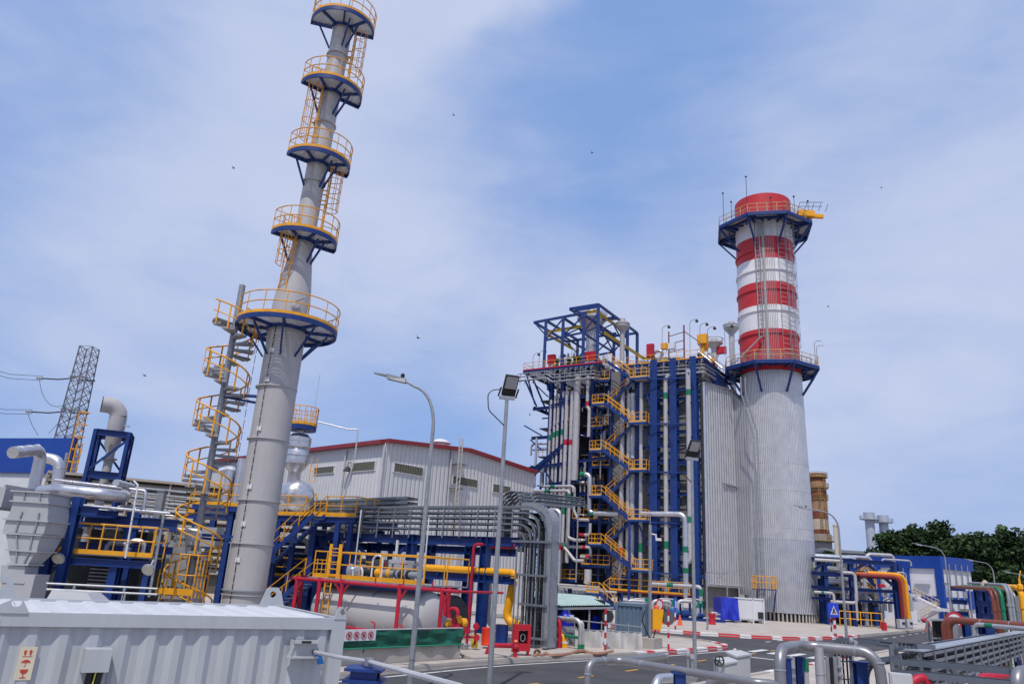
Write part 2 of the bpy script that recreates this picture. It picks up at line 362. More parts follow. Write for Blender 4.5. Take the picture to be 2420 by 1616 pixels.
for i in range(12):
    p = V((24.8, 55, 0))+GA*(4*i); strip(mk, p, p+GA*1.8, .13)
tag(mk.build('road_markings', PWHITE, smooth=0), kind='structure'); tag(yk.build('centre_line', PYEL, smooth=0), kind='structure')
# ------------------------------------------------------------------ grey vent stack with ring platforms
SX, SY = -10.95, 34.0
st = thing('vent_stack', (SX, SY, 0), 'tall grey steel vent stack with blue ring platforms and yellow railings', 'vent stack')
def sz(px, py): return at(px, py, SY).z
zp = [13.95, sz(718, 569), sz(754, 388), sz(784, 222), sz(811, 68)]
b = MB(); prof = [(.92, .12), (.92, .35), (.88, .36), (.88, zp[0]+.9)]
prof += [(.88, zp[0]+1.3), (.80, zp[0]+2.1), (.56, zp[0]+3.9), (.52, zp[0]+4.2), (.52, zp[4]+.6), (.50, zp[4]+.62)]
b.lathe((SX, SY, 0), prof, 40)
shell = b.build('shell', STACKG, st)
for z, r_ in ((1.95, .88), (3.9, .88), (5.75, .88), (8.5, .88), (10.95, .88), (zp[1]-1.2, .52), (zp[2]-1.15, .52), (zp[3]-2.0, .52), (zp[4]-1.9, .52), (zp[1]-2.6, .545)):
    f = MB(); f.lathe((SX, SY, z), [(r_-.02, -.03), (r_+.075, -.03), (r_+.075, .03), (r_-.02, .03)], 36, cap=False); f.build('flange', GALVD if z < 2 else STACKG, shell)
f = MB(); f.lathe((SX, SY, 1.75), [(.86, 0), (.95, 0), (.95, .045), (.86, .045)], 36, cap=False); f.build('flange', STACKG, shell)
def ring_platform(z, R, r0, a0, a1, brk, hatch=None):
    dk = MB(); dk.arc_plate((SX, SY), r0+.05, R-.04, a0, a1, z, z+.035, 40); d = dk.build('platform', GRATE, st)
    rb = MB(); rb.arc_plate((SX, SY), R-.05, R, a0, a1, z-.2, z+.03, 40); rb.arc_plate((SX, SY), r0+.02, r0+.08, a0, a1, z-.18, z-.003, 24)
    full = a1-a0 > 6.2
    nb = len(brk)
    for a in brk:
        d_ = V((cos(a), sin(a), 0)); o = V((SX, SY, 0)); rb.bar(o+d_*(r0+.08)+Z*(z-.085), o+d_*(R-.05)+Z*(z-.085), .09, .15)
    if not full:
        for a in (a0, a1):
            d_ = V((cos(a), sin(a), 0)); o = V((SX, SY, 0)); rb.bar(o+d_*(r0+.02)+Z*(z-.085), o+d_*R+Z*(z-.085), .10, .19)
    rb.build('rim_beam', BLUE, d)
    tb = MB(); tb.arc_plate((SX, SY), R-.02, R+.004, a0, a1, z+.031, z+.17, 40); tb.build('toe_plate', YEL, d)
    for k, a in enumerate(brk if full else [a0+.12, brk[len(brk)//2]+.25, a1-.9]):
        k_ = MB(); d_ = V((cos(a), sin(a), 0)); o = V((SX, SY, 0)); k_.bar(o+d_*(R-.45)+Z*(z-.19), o+d_*r0+Z*(z-1.5), .08); k_.build('bracket', BLUE, d)
    ra = MB(); n = 40
    def arc(h, aa=a0, bb=a1, rr=R-.03): return [V((SX+rr*cos(aa+(bb-aa)*i/n), SY+rr*sin(aa+(bb-aa)*i/n), z+h)) for i in range(n+1)]
    g0, g1 = (a0, a1) if hatch is None else (hatch[1], hatch[0]+2*pi)
    for h in (1.12, .62): ra.tube(arc(h, g0, g1), .028, 6)
    k = 9 if not full else 13
    for i in range(k+1):
        a = g0+(g1-g0)*i/k; p = V((SX+(R-.03)*cos(a), SY+(R-.03)*sin(a), z)); ra.tube([p, p+Z*1.12], .022, 5)
    if not full:
        for a in (a0, a1):
            for h in (1.12, .62):
                d_ = V((cos(a), sin(a), 0)); o = V((SX, SY, z+h)); ra.tube([o+d_*(r0+.25), o+d_*(R-.03)], .02, 5)
            p = V((SX+(r0+.25)*cos(a), SY+(r0+.25)*sin(a), z)); ra.tube([p, p+Z*1.12], .022, 5)
    ra.build('handrail', YEL, d)
ring_platform(zp[0], 2.38, .88, 0.2, 0.2+2*pi, [.2+k*pi/4 for k in range(8)], hatch=(pi*.93, pi*1.16))
for k, z in enumerate(zp[1:]):
    full_ = k == 3
    a0, a1 = (radians(-142), radians(36)) if not full_ else (radians(-165), radians(18))
    ring_platform(z, 1.66 if k < 3 else 1.72, .52, a0, a1, [a0+(a1-a0)*t for t in (.25, .5, .75)])
def caged_ladder(a, r0, z0, z1, cage0):
    o = V((SX, SY, 0)); d_ = V((cos(a), sin(a), 0)); s_ = V((-sin(a), cos(a), 0)); b = MB()
    rail_ = o+d_*(r0+.24)
    for q in (-.24, .24): b.tube([rail_+s_*q+Z*z0, rail_+s_*q+Z*z1], .03, 5)
    k = round((z1-z0)/.3)
    for i in range(k): p = rail_+Z*(z0+.3*i+.2); b.tube([p-s_*.24, p+s_*.24], .014, 4)
    for z in (z0+.6, z0+2.2, z1-1.7):
        for q in (-.24, .24): b.bar(rail_+s_*q+Z*z, rail_+s_*q-d_*.26+Z*z, .05)
    b.build('ladder', YEL, st)
    c = MB(); zs = [cage0+i*(z1-.35-cage0)/4 for i in range(5)]
    def hoop(z): return [rail_+s_*(.36*cos(t))+d_*(.02+.62*sin(t))+Z*z for t in [pi*i/12 for i in range(13)]]
    for z in zs: c.tube(hoop(z), .022, 4)
    for i in range(0, 13, 2): h = hoop(0); c.tube([h[i]+Z*zs[0], h[i]+Z*zs[-1]], .016, 4)
    c.build('ladder_cage', YEL, st)
caged_ladder(radians(-118), .56, zp[0]+.02, zp[1]+1.1, zp[0]+3.0)
caged_ladder(radians(8), .52, zp[1]+.02, zp[2]+.1, zp[2]-2.6)
caged_ladder(radians(-125), .52, zp[2]+.02, zp[3]+1.1, zp[3]-3.3)
caged_ladder(radians(8), .52, zp[3]+.02, zp[4]+.1, zp[4]-2.8)
b = MB(); a = radians(-106)
def onst(a, r_, z): return V((SX+r_*cos(a), SY+r_*sin(a), z))
z = .5
while z < zp[0]-.4: b.tube([onst(a, .92, z), onst(a, .92, z+.3)], .016, 4); z += .36
b.build('cable_chain', BLACK, st)
for z in (3.2, 4.7, 6.3, 8.9, 11.2, 12.6):
    k_ = MB(); p = onst(a+.04, .90, z); k_.box(p, (.22, .06, .2), V((-sin(a), cos(a), 0))); k_.tube([p-Z*.06, p+Z*.06], .05, 6); k_.build('cable_clamp', WHITE, st)
b = MB(); q = V((SX-1.15, SY-.3, 0)); z = .6
while z < zp[0]-.3: b.tube([q+Z*z, q+Z*(z+.42)], .014, 4); z += .52
b.build('ground_wire', BLACK, st)
k_ = MB(); p = onst(radians(-60), .86, zp[0]+.9); k_.lathe(p, [(.18, -.1), (.18, .18), (.12, .2), (.12, .28)], 10, axis=V((cos(radians(-60)), sin(radians(-60)), 0))); k_.tube([p+Z*.3, p+V((.5, -.3, .4))], .05, 6); k_.build('sampling_nozzle', STACKG, st)
k_ = MB(); k_.tube([V((SX+.45, SY-1.0, zp[4])), V((SX+.45, SY-1.0, zp[4]+3))], .03, 5); k_.build('lightning_rod', GALVD, st)
for o in st.children_recursive:                    # the stack stands a touch out of plumb above its first platform
    if o.type == 'MESH':
        for v in o.data.vertices:
            if v.co.z > 12: v.co.x += .5*((v.co.z-12)/19.6)
# ------------------------------------------------------------------ spiral stair
PX, PY = at(439, 1416, 33.6).x, 33.6
sp = thing('spiral_staircase', (PX, PY, 0), 'grey spiral staircase with yellow handrail winding beside the tall vent stack', 'spiral staircase')
ptop = zp[0]+2.0
b = MB(); b.lathe((PX, PY, 0), [(.15, .12), (.15, ptop-.05), (.06, ptop)], 20); b.build('centre_pole', GALV, sp)
TURN = 2.47; RSP = 1.04; ZT = zp[0]; zq = at(497, 1096, PY-1.0).z-1.05; A_TOP = -pi/2+(zq-ZT)/TURN*2*pi
def sa(z): return A_TOP + (ZT-z)/TURN*2*pi        # clockwise going up
zs = [ZT-.25*(i+1) for i in range(54)]
trd = None
for z in zs:
    a = sa(z); k_ = MB(); w0, w1 = .19, .30
    P = []
    for zz in (z-.11, z):
        for r_, da in ((.12, -.6), (RSP, -.26), (RSP, .26), (.12, .6)): P.append(V((PX+r_*cos(a+da), PY+r_*sin(a+da), zz)))
    k_.hexa(P); k_.build('tread', GALV, sp, smooth=0)
b = MB(); b.arc_plate((PX, PY), .15, RSP, A_TOP-.5, A_TOP+.6, ZT-.1, ZT-.02, 6); b.build('landing', GALV, sp)
def helix(h, z0, z1, n=160): return [V((PX+(RSP+.02)*cos(sa(z)), PY+(RSP+.02)*sin(sa(z)), z+h)) for z in [z0+(z1-z0)*i/n for i in range(n+1)]]
b = MB(); b.tube(helix(1.05, zs[-1]-.1, ZT), .04, 6); b.build('handrail', YEL, sp)
b = MB(); b.tube(helix(.52, zs[-1]-.1, ZT), .03, 5); b.build('mid_rail', YEL, sp)
for z in zs:
    a = sa(z); p = V((PX+(RSP+.02)*cos(a), PY+(RSP+.02)*sin(a), z)); k_ = MB(); k_.bar(p-Z*.12, p+Z*1.05, .07, .03, V((cos(a), sin(a), 0))); k_.build('baluster', YEL, sp, smooth=0)
for z in (sz(535, 934)-.05, sz(470, 1258)-.1):
    k_ = MB(); k_.bar((PX, PY, z), (SX-.75, SY-.4, z), .14, .12); k_.bar((PX, PY-.1, z-.12), (SX-.85, SY+.1, z-.2), .10, .1); k_.build('brace', BLUE, sp)
# ------------------------------------------------------------------ heat recovery boiler
HP = Plane((22.4, 84), (-.835, .55)); HU = HP.u; HW = -HP.w          # HU runs left along the long side, HW runs away from the camera
HO = V((22.4, 84, 0)); DZ = 29.7
def hp(a, d, z): return HO+HU*a+HW*d+Z*z                              # along, depth, height
CASE = mat('casing_panel_grey', (.185, .18, .178), .65, .1, .12, .8, dirt=.4, dcol=(.19, .17, .15), streak=True)
RIBX = ribbed('ribbed_aluminium_duct', (.66, .65, .65), (.707, .707, 0), .5, .42, .5, depth=1.1, dirt=.45, dcol=(.42, .41, .41), var=.1)
hb = thing('boiler', hp(12, 5, 0), 'tall blue framed steam boiler with grey casing and piping', 'boiler')
b = MB()
b.box(hp(6.0, 6.8, 15.2), (11.6, 12, 27.0), HU); b.build('casing', CASE, hb, smooth=0); b = MB(); b.box(hp(17.0, 11.0, 15.5), (12.4, 8, 26.5), HU); b.build('bay_wall', mat('bay_shade_steel', (.03, .035, .05), .6, .2, .4, 1.0), hb, smooth=0)  # bay wall colour stands in for the deep shade behind the pipes
for z in (7.0, 11.0, 14.6, 18.4, 22.2, 26.0):
    b = MB(); b.box(hp(15.6, 4.4, z), (14.6, 4.8, .12), HU); b.build('bay_floor', mat('bay_floor_grey', (.10, .105, .12), .7, .2, .3, 1.0), hb, smooth=0)  # access floors, added as solid plates to shade the bay
b = MB()                                                               # ledges and stiffeners of the casing
for z in [2.6+.82*i for i in range(32)]: b.box(hp(3.6, .74, z), (7.0, .12, .07), HU)
for a in [.55+.8*i for i in range(9)]: b.box(hp(a, .765, 15.2), (.06, .07, 26.5), HU)
b.build('casing_stiffener', CASE, hb, smooth=0)
def col(x, off=0.0, w=.75, z1=DZ-.4, y=1250):
    a = HP.a(HP.px(x, y, off)); k = MB(); k.ibeam(HP.pt(a, .1, off), HP.pt(a, z1, off), w*1.1, w, .06, up=HP.w); k.build('column', BLUE, hb, smooth=0); return a
COLA = [col(1646, .1, .8), col(1596, .1, .85), col(1548, .1, .9)]
for x in (1505, 1468, 1440, 1393, 1353, 1318, 1290): col(x, -1.5 if x < 1460 else -.4, .5)
b = MB()
for z in (5.6, 9.9, 13.2, 17.0, 20.4, 24.4, 27.4):
    b.ibeam(hp(-.2, .35, z), hp(6.5, .35, z), .42, .25)
for z in (6.0, 10, 13.5, 17, 21, 25): b.ibeam(hp(6.5, 1.2, z), hp(23.8, 1.6, z-.15), .4, .25)
for z in (10, 17, 25): b.ibeam(hp(23.6, 1.5, z), hp(23.6, 12, z), .4, .25)
b.build('girder', BLUE, hb, smooth=0)
for i, (x0, y0, x1, y1) in enumerate(((1350, 1035, 1262, 1108), (1320, 1065, 1258, 1125), (1440, 1080, 1225, 1110), (1400, 1130, 1300, 1145), (1390, 1240, 1308, 1243), (1500, 940, 1640, 915), (1500, 1060, 1590, 1050), (1430, 930, 1320, 945), (1300, 960, 1350, 948), (1480, 1085, 1640, 1098), (1470, 1235, 1640, 1238))):
    k = MB(); k.ibeam(HP.px(x0, y0, .3), HP.px(x1, y1, .5), .35, .25); k.build('pipe_support_beam', BLUE, hb, smooth=0)
for x0, y0, x1, y1 in ((1268, 960, 1242, 900), (1292, 1118, 1310, 1148), (1520, 905, 1546, 990), (1520, 1010, 1546, 1080), (1518, 1125, 1546, 1190), (1510, 1240, 1540, 1310), (1626, 880, 1640, 925)):
    k = MB(); k.bar(HP.px(x0, y0, 1.0), HP.px(x1, y1, .2), .18); k.build('knee_brace', BLUE, hb, smooth=0)
# roof deck: a wide left part and a right part, with beams, grating and knee braces
def deck(a0, a1, d0, d1, z):
    k = MB(); k.box(hp((a0+a1)/2, (d0+d1)/2, z+.02), (abs(a1-a0), d1-d0, .04), HU); dk = k.build('roof_deck', GRATE, hb, smooth=0)
    k = MB()
    for q, w in ((hp(a0, d0, z-.16), hp(a1, d0, z-.16)), (hp(a0, d1, z-.16), hp(a1, d1, z-.16)), (hp(a0, d0, z-.16), hp(a0, d1, z-.16)), (hp(a1, d0, z-.16), hp(a1, d1, z-.16))): k.ibeam(q, w, .34, .2)
    n = int(abs(a1-a0)/2.2)
    for i in range(1, n): a = a0+(a1-a0)*i/n; k.ibeam(hp(a, d0, z-.16), hp(a, d1, z-.16), .26, .16)
    k.build('deck_beam', BLUE, dk, smooth=0)
    k = MB(); railing(k, [hp(a0, d1, z), hp(a0, d0, z), hp(a1, d0, z), hp(a1, d1, z)], 1.1, .035, 1.6); k.build('handrail', YEL, dk)
    k = MB(); toe(k, [hp(a0, d0-.03, z), hp(a1, d0-.03, z)], .2, .03); k.build('toe_plate', SRED if a0 > 8 else YEL, dk, smooth=0); return dk
aL = HP.a(HP.px(1242, 879, 0)); aM = HP.a(HP.px(1420, 853))
deck(aM, aL, -.6, 12, DZ); deck(-.5, 9.6, .3, 12.5, DZ-.5)
for a in (13, 17, 21, aL-.4):
    k = MB(); k.bar(hp(a, -.4, DZ-.3), hp(a, 2.2, DZ-4), .16); k.build('knee_brace', BLUE, hb, smooth=0)
for d in (2, 6, 10):
    k = MB(); k.bar(hp(aL, d, DZ-.4), hp(aL-2.6, d, DZ-5.5), .2); k.bar(hp(aL, d, DZ-.9), hp(aL-2.6, d, DZ-3.2), .14); k.build('knee_brace', BLUE, hb, smooth=0)
# pipe gallery hung below the deck edge
def gal(p, r): k = MB(); k.pipe(p, r, .3, 8); k.build('edge_pipe', GALV, hb)
for dz, o, r in ((-1.0, -1.3, .09), (-1.55, -1.35, .13), (-.55, -1.2, .06)):
    gal([hp(aL+.5, o, DZ+dz), hp(20.2, o, DZ+dz), hp(19.2, o, DZ+dz-.6), hp(aM+.3, o, DZ+dz-.6), hp(aM-.1, o+1, DZ+dz-.6)], r)
    gal([hp(8.3, .2+o+1, DZ+dz-2.2), hp(8.3, o+1, DZ+dz-.7), hp(-.7, o+1, DZ+dz-.9), hp(-.9, 3.2, DZ+dz-.9)], r)
k = MB()
for i in range(15): a = aL-.6*0-(aL-aM)*i/15; k.bar(hp(a, -1.25, DZ-2.2), hp(a, -1.25, DZ-.4), .06); k.bar(hp(a, -1.25, DZ-.8), hp(a, -.6, DZ-.2), .06)
for i in range(10): a = 8.2-.95*i; k.bar(hp(a, -.2, DZ-2.6), hp(a, -.2, DZ-.7), .06); k.bar(hp(a, -.2, DZ-1.1), hp(a, .3, DZ-.6), .06)
k.build('pipe_hanger', GALV, hb, smooth=0)
# intermediate access platforms in the pipe bay
for x0, x1, y, off in ((1395, 1424, 1008, -.3), (1400, 1440, 1100, -1.0), (1372, 1440, 1332, .2), (1320, 1360, 1366, -.2), (1340, 1445, 1225, -1.2), (1405, 1440, 898, -.3), (1290, 1320, 1368, -.4)):
    p, q = HP.px(x0, y, off), HP.px(x1, y, off); q = V((q.x, q.y, p.z)); u = (q-p).normalized()
    k = MB(); k.box((p+q)/2+HW*.9, ((q-p).length, 1.8, .1), u); d = k.build('access_platform', BLUE, hb, smooth=0)
    k = MB(); railing(k, [p+HW*1.8, p, q, q+HW*1.8], 1.1, .03, .8); toe(k, [p, q], .14, .03); k.build('handrail', YEL, d)
    k = MB(); k.bar(p+HW*.1-Z*.2, q+HW*.1-Z*.2, .2, .3); k.bar(p+u*.2-Z*.1, p+u*.2+HW*1.6-Z*1.6, .1); k.build('platform_beam', BLUE, d, smooth=0)
# lower deck by the pumps with a long yellow railing
p, q = HP.px(1440, 1402, 1.0), HP.px(1630, 1406, 1.0); zz = q.z; p.z = zz
k = MB(); k.box((p+q)/2+HW*1.0-Z*.08, ((q-p).length, 2.2, .14), (q-p)); d = k.build('access_platform', mat('oxide_red_paint', (.16, .02, .03), .5), hb, smooth=0)
k = MB(); railing(k, [p, q], 1.25, .04, 1.25); toe(k, [p, q], .2, .03); k.build('handrail', YEL, d)
k = MB()
for i in range(7): r_ = p.lerp(q, i/6)-Z*.15; k = MB(); k.bar(V((r_.x, r_.y, .1)), r_, .22); k.build('platform_leg', BLUE, d, smooth=0)
# dark gearing, headers and valves that fill the pipe bay
rnd = random.Random(5)
for i in range(70):
    a = rnd.uniform(8.5, 22.8); z = rnd.uniform(1.5, 24); d0 = rnd.uniform(.3, 4.5); L_ = rnd.uniform(2.5, 7); k = MB()
    if i % 3: k.tube([hp(a, d0, z), hp(a, d0, min(z+L_, 29))], rnd.choice((.05, .07, .1, .16)), 6)
    else: k.bar(hp(a, d0, z), hp(a+rnd.uniform(1.5, 4), d0, z+rnd.choice((0, 0, 1.5, -1.5))), .16)
    k.build('thin_pipe' if i % 3 else 'bay_strut', rnd.choice((ALUD, GALVD, DARK, WPIPE, BLUE, BLUE)) if i % 3 else BLUE, hb)
for i in range(14):
    a = rnd.uniform(9, 21); z = (7.0, 11.0, 14.6, 18.4, 22.2, 26.0)[i % 6]+.06; k = MB(); railing(k, [hp(a, 2.0, z), hp(a+2.2, 2.0, z)], 1.1, .04, .7); k.build('bay_handrail', YEL, hb)
for i in range(46):
    a = rnd.uniform(7.5, 22.5); z = rnd.uniform(2.5, 28); L_ = rnd.uniform(.8, 3.2); r_ = rnd.choice((.09, .14, .2, .28)); d0 = rnd.uniform(.4, 3.0)
    k = MB()
    if rnd.random() < .6: k.pipe([hp(a, d0+1.5, z), hp(a, d0, z), hp(a+L_, d0, z), hp(a+L_, d0, z+rnd.uniform(-2, 2))], r_, None, 8)
    else: k.pipe([hp(a, d0, z), hp(a, d0, z+L_*1.6), hp(a, d0+1.6, z+L_*1.6)], r_, None, 8)
    k.build('header_pipe', ALUD, hb)
# ------------------------------------------------------------------ pipes run down the long side: (photo path, radius, offset, material, bands)
def band_on(root, p, q, r, m):
    k = MB(); k.tube([p, q], r, 12); return k.build('colour_band', m, root)
def run_pipe(path, r, off, label, cat='pipe', group=None, m=None, bands=(), vertical=True, name='steam_pipe', bend=None, plane=None, clamp=True):
    PL = plane or HP; pts = [PL.px(x, y, off) for x, y in path]
    if vertical:
        for i in range(1, len(pts)):          # true verticals and horizontals
            dx = abs(path[i][0]-path[i-1][0]); dy = abs(path[i][1]-path[i-1][1])
            if dy > dx*3: pts[i] = V((pts[i-1].x, pts[i-1].y, pts[i].z))
            elif dx > dy*3: pts[i] = V((pts[i].x, pts[i].y, pts[i-1].z))
    t = thing(name, pts[0], label, cat, group)
    k = MB(); k.pipe(pts, r, bend or r*2.2, 12); k.build('pipe_run', m or WPIPE, t)
    ln = [(pts[i+1]-pts[i]).length for i in range(len(pts)-1)]
    for f0, f1, bm in bands:
        tot = sum(ln); 
        def pos(f):
            s = f*tot
            for i, l in enumerate(ln):
                if s <= l or i == len(ln)-1: return pts[i].lerp(pts[i+1], min(1, s/l))
                s -= l
        band_on(t, pos(f0), pos(f1), r+.015, bm)
    if clamp:
        kk = MB(); n = 0
        for i, l in enumerate(ln):
            if abs((pts[i+1]-pts[i]).z) > 6:
                for j in range(1, int(l/4)): q = pts[i].lerp(pts[i+1], j*4/l); kk.box(q+HW*.3, (r*2.6, .9, .12), HU); n += 1
        if n: kk.build('pipe_clamp', BLUE, t, smooth=0)
    return t
g = 'white riser pipes on the left end of the boiler'
for x, yt in ((1303, 945), (1313, 935), (1321, 930), (1332, 925)):
    run_pipe([(x, yt), (x+2, 1200)], .17, .2, 'slim white riser pipe with a green band at the left end of the boiler', group=g, bands=[(.335, .385, GREEN)], name='riser_pipe')
for x in (1341, 1353):
    run_pipe([(x, 925), (x-4, 1330)], .26, .35, 'white riser pipe with a crimson band at the left end of the boiler', group='red banded riser pipes of the boiler', bands=[(.295, .328, RED)], name='riser_pipe')
run_pipe([(1366, 885), (1361, 1135)], .45, .3, 'thickest white vertical pipe of the boiler, hanging below the roof deck', name='downcomer_pipe')
run_pipe([(1390, 888), (1388, 960), (1393, 968), (1390, 1032)], .22, .5, 'white pipe with a red band stepping down left of the top stair', bands=[(.42, .5, RED)])
run_pipe([(1372, 1121), (1395, 1121), (1393, 1213), (1462, 1216)], .32, .9, 'silver elbow pipe with green bands bending into the middle of the stair', bands=[(.0, .07, GREEN), (.62, .68, GREEN)], m=ALU)
run_pipe([(1514, 1214), (1619, 1214), (1616, 1412)], .33, .9, 'silver pipe leaving a stair landing and turning down at its right end', bands=[(.62, .665, GREEN), (.78, .82, GREEN)], m=ALU)
run_pipe([(1582, 884), (1573, 898), (1574, 1440)], .27, .6, 'white vertical pipe between two blue columns, cranked at its top', bands=[(.09, .118, GREEN), (.73, .76, GREEN), (.90, .915, GREEN)])
run_pipe([(1626, 874), (1631, 1322), (1619, 1334), (1618, 1345)], .30, .75, 'white vertical pipe with green bands beside the rightmost blue column', bands=[(.105, .135, GREEN), (.74, .77, GREEN)])
for x, r_, lb in ((1516, .24, 'slim white pipe with a green band running behind the right stair landings'), ):
    run_pipe([(x, 905), (x, 1420)], r_, .5, lb, bands=[(.75, .79, GREEN)])
run_pipe([(1472, 925), (1469, 1400)], .3, .0, 'white pipe with a red band running behind the flights of the stair', bands=[(.79, .825, RED)])
run_pipe([(1487, 930), (1486, 1330)], .27, -.2, 'broad grey pipe behind the stair, left of its twin', m=PIPEG, group=None)
run_pipe([(1497, 930), (1497, 1330)], .32, -.2, 'broad grey pipe behind the right stair landings, beside its twin', m=PIPEG)
run_pipe([(1334, 1150), (1358, 1150), (1357, 1205), (1366, 1228), (1392, 1228)], .17, 1.2, 'white pipe bent like a hook with a green band near the cable trays', bands=[(.4, .5, GREEN)])
run_pipe([(1285, 1149), (1355, 1149), (1357, 1162)], .16, 1.5, 'topmost of the white pipes that leave the boiler to the left', group=None, bands=[(.2, .33, GREEN)])
run_pipe([(1262, 1160), (1346, 1160), (1343, 1270), (1358, 1276), (1372, 1276)], .2, 1.5, 'middle white pipe leaving the boiler leftwards, then running down to a crimson joint', bands=[(.13, .2, GREEN), (.44, .5, GREEN)])
run_pipe([(1262, 1172), (1333, 1172), (1330, 1287), (1358, 1324), (1380, 1326)], .2, 1.7, 'lowest white pipe leaving the boiler leftwards, then slanting down with a green band', bands=[(.13, .19, GREEN), (.41, .47, GREEN), (.72, .76, GREEN)])
run_pipe([(1300, 1207), (1325, 1207), (1326, 1372), (1312, 1378)], .42, 1.3, 'thick silver pipe with a red band hooking down beside the tall cable trays', bands=[(.52, .6, RED)], m=ALU)
run_pipe([(1395, 1236), (1394, 1264), (1368, 1264)], .19, .9, 'short white elbow pipe ending in a crimson band', bands=[(.72, 1, RED)])
run_pipe([(1341, 1262), (1341, 1291), (1396, 1291), (1400, 1316), (1372, 1316)], .17, .9, 'grey pipe with two crimson bands looped in front of the pipe bay', bands=[(.5, .57, RED), (.8, .9, RED)], m=PIPEG)
run_pipe([(1367, 1185), (1361, 1375)], .09, 1.8, 'thin pale vertical conduit in front of the boiler pipes', m=GALV, name='conduit', clamp=False)
run_pipe([(1390, 1345), (1392, 1372), (1388, 1379)], .45, 1.0, 'stubby grey duct elbow below an access platform', m=PIPEG, name='duct_elbow', clamp=False)
run_pipe([(1540, 1379), (1640, 1379), (1656, 1386), (1656, 1425)], .2, 2.2, 'white pipe with green bands running low in front of the boiler feet', bands=[(.25, .35, GREEN), (.8, .9, GREEN)], clamp=False)
for i, x in enumerate((1313, 1322, 1353)):
    p = HP.px(x, 1380+6*i, 1.5); q = HP.px(x+105, 1380+6*i, 1.5); q.z = p.z
    t = thing('low_pipe', p, ('upper', 'middle', 'lower')[i]+' of three grey pipes running level behind the shed roof', 'pipe'); k = MB(); k.tube([p, q], .13, 8); k.build('pipe_run', PIPEG, t)
    k = MB()
    for f in (.1, .4, .7, .95): r_ = p.lerp(q, f); k.bar(V((r_.x, r_.y, .1)), r_-Z*.1, .12)
    k.build('pipe_support', GALVD, t, smooth=0)
# ------------------------------------------------------------------ switchback stair on the long side
sw = thing('switchback_stair', HP.pt(13, 0, 1.5), 'blue steel switchback stair with yellow railings climbing the boiler front', 'stair')
SO = 1.8; SWD = 1.15
rl = [(1488, 892), (1486, 997), (1486, 1109), (1484, 1226), (1492, 1344)]
ll = [(1427, 951), (1421, 1061), (1421, 1169), (1420, 1284), (1415, 1400)]
tops = [HP.px(1436, 855, SO)]
def landing(p, q):
    k = MB(); k.box((p+q)/2+HW*1.2-Z*.05, ((q-p).length, 2.5, .08), HU); l = k.build('landing', GRATE, sw, smooth=0)
    k = MB(); k.bar(p-Z*.2, q-Z*.2, .1, .26); k.bar(p-Z*.2+HW*2.4, q-Z*.2+HW*2.4, .1, .26); k.bar(p-Z*.2, p-Z*.2+HW*3, .1, .26); k.bar(q-Z*.2, q-Z*.2+HW*3, .1, .26); k.build('landing_beam', BLUE, l, smooth=0); return l
RLP = []; LLP = []
for (x, y) in rl: p = HP.px(x, y, SO); q = p-HU*2.2; RLP.append(p); l = landing(p, q); k = MB(); railing(k, [p, q, q+HW*2.4], 1.1, .035, .75); toe(k, [p, q], .16); k.build('handrail', YEL, l)
for (x, y) in ll: p = HP.px(x, y, SO); q = p+HU*1.6; LLP.append(p); l = landing(p, q); k = MB(); railing(k, [p, q, q+HW*2.4], 1.1, .035, .75); toe(k, [p, q], .16); k.build('handrail', YEL, l)
def hflight(lo, hi):
    s, t, r = MB(), MB(), MB(); flight(lo, hi, HW, SWD, s, t, r, rr=.04, hh=1.05, sw=.34); f = s.build('stair_flight', BLUE, sw, smooth=0)
    t.build('tread_set', GALVD, f, smooth=0); r.build('handrail', YEL, f)
hi = tops+LLP
for i in range(5):
    hflight(RLP[i], hi[i])                       # front flights, falling to the right
    hflight(LLP[i]+HW*1.25, RLP[i]+HW*1.25)       # rear flights, falling to the left
hflight(HP.px(1455, 1440, SO), LLP[4])
b = MB()
for p in (HP.px(1488, 1230, SO),): b.ibeam(V((p.x, p.y, .1)), p-Z*.3, .3, .25)
for p in (RLP[0], RLP[4]-HU*2): b.ibeam(V((p.x, p.y, .1))+HW*2.4, p-Z*.3+HW*2.4, .3, .25)
for p in (LLP[0], LLP[0]+HU*1.5): b.ibeam(V((p.x, p.y, .1))+HW*2.5, p-Z*.3+HW*2.5, .3, .25)
b.build('stair_column', BLUE, sw, smooth=0)
for p in RLP:
    k = MB(); k.bar(p-HU*2.2-Z*.25+HW*.5, p-HU*8+HW*1.5-Z*.35, .1, .16); k.bar(p-HU*2-Z*.3+HW*2.4, p-HU*3.4-Z*4.5+HW*2.6, .12); k.build('stair_tie', BLUE, sw, smooth=0)
# ------------------------------------------------------------------ gear on the roof deck
FR = Plane(hp(0, .4, 0), HU)
pf = thing('crane_frame', FR.pt(14, DZ), 'blue steel crane frame with a slanted top standing on the boiler roof', 'steel frame')
uF = [FR.a(FR.px(x, y)) for x, y in ((1285, 875), (1327, 866), (1377, 858), (1411, 850))]
zt = FR.px(1289, 758).z; zt2 = FR.px(1414, 726).z; zt3 = FR.px(1384, 708).z; zb = FR.px(1290, 804).z
cols = []
for i, a in enumerate(uF):
    top = zt+.2 if i < 3 else zt2
    k = MB(); k.ibeam(FR.pt(a, DZ), FR.pt(a, top), .42, .4, .05); k.build('frame_column', BLUE, pf, smooth=0)
    k = MB(); k.ibeam(FR.pt(a, DZ, -9.5), FR.pt(a, top, -9.5), .42, .4, .05); k.build('frame_column', BLUE, pf, smooth=0)
def fb(a0, z0, o0, a1, z1, o1, w=.26, n='frame_beam'):
    k = MB(); k.bar(FR.pt(a0, z0, o0), FR.pt(a1, z1, o1), w, w*1.2); k.build(n, BLUE, pf, smooth=0)
aE = uF[0]+1.9
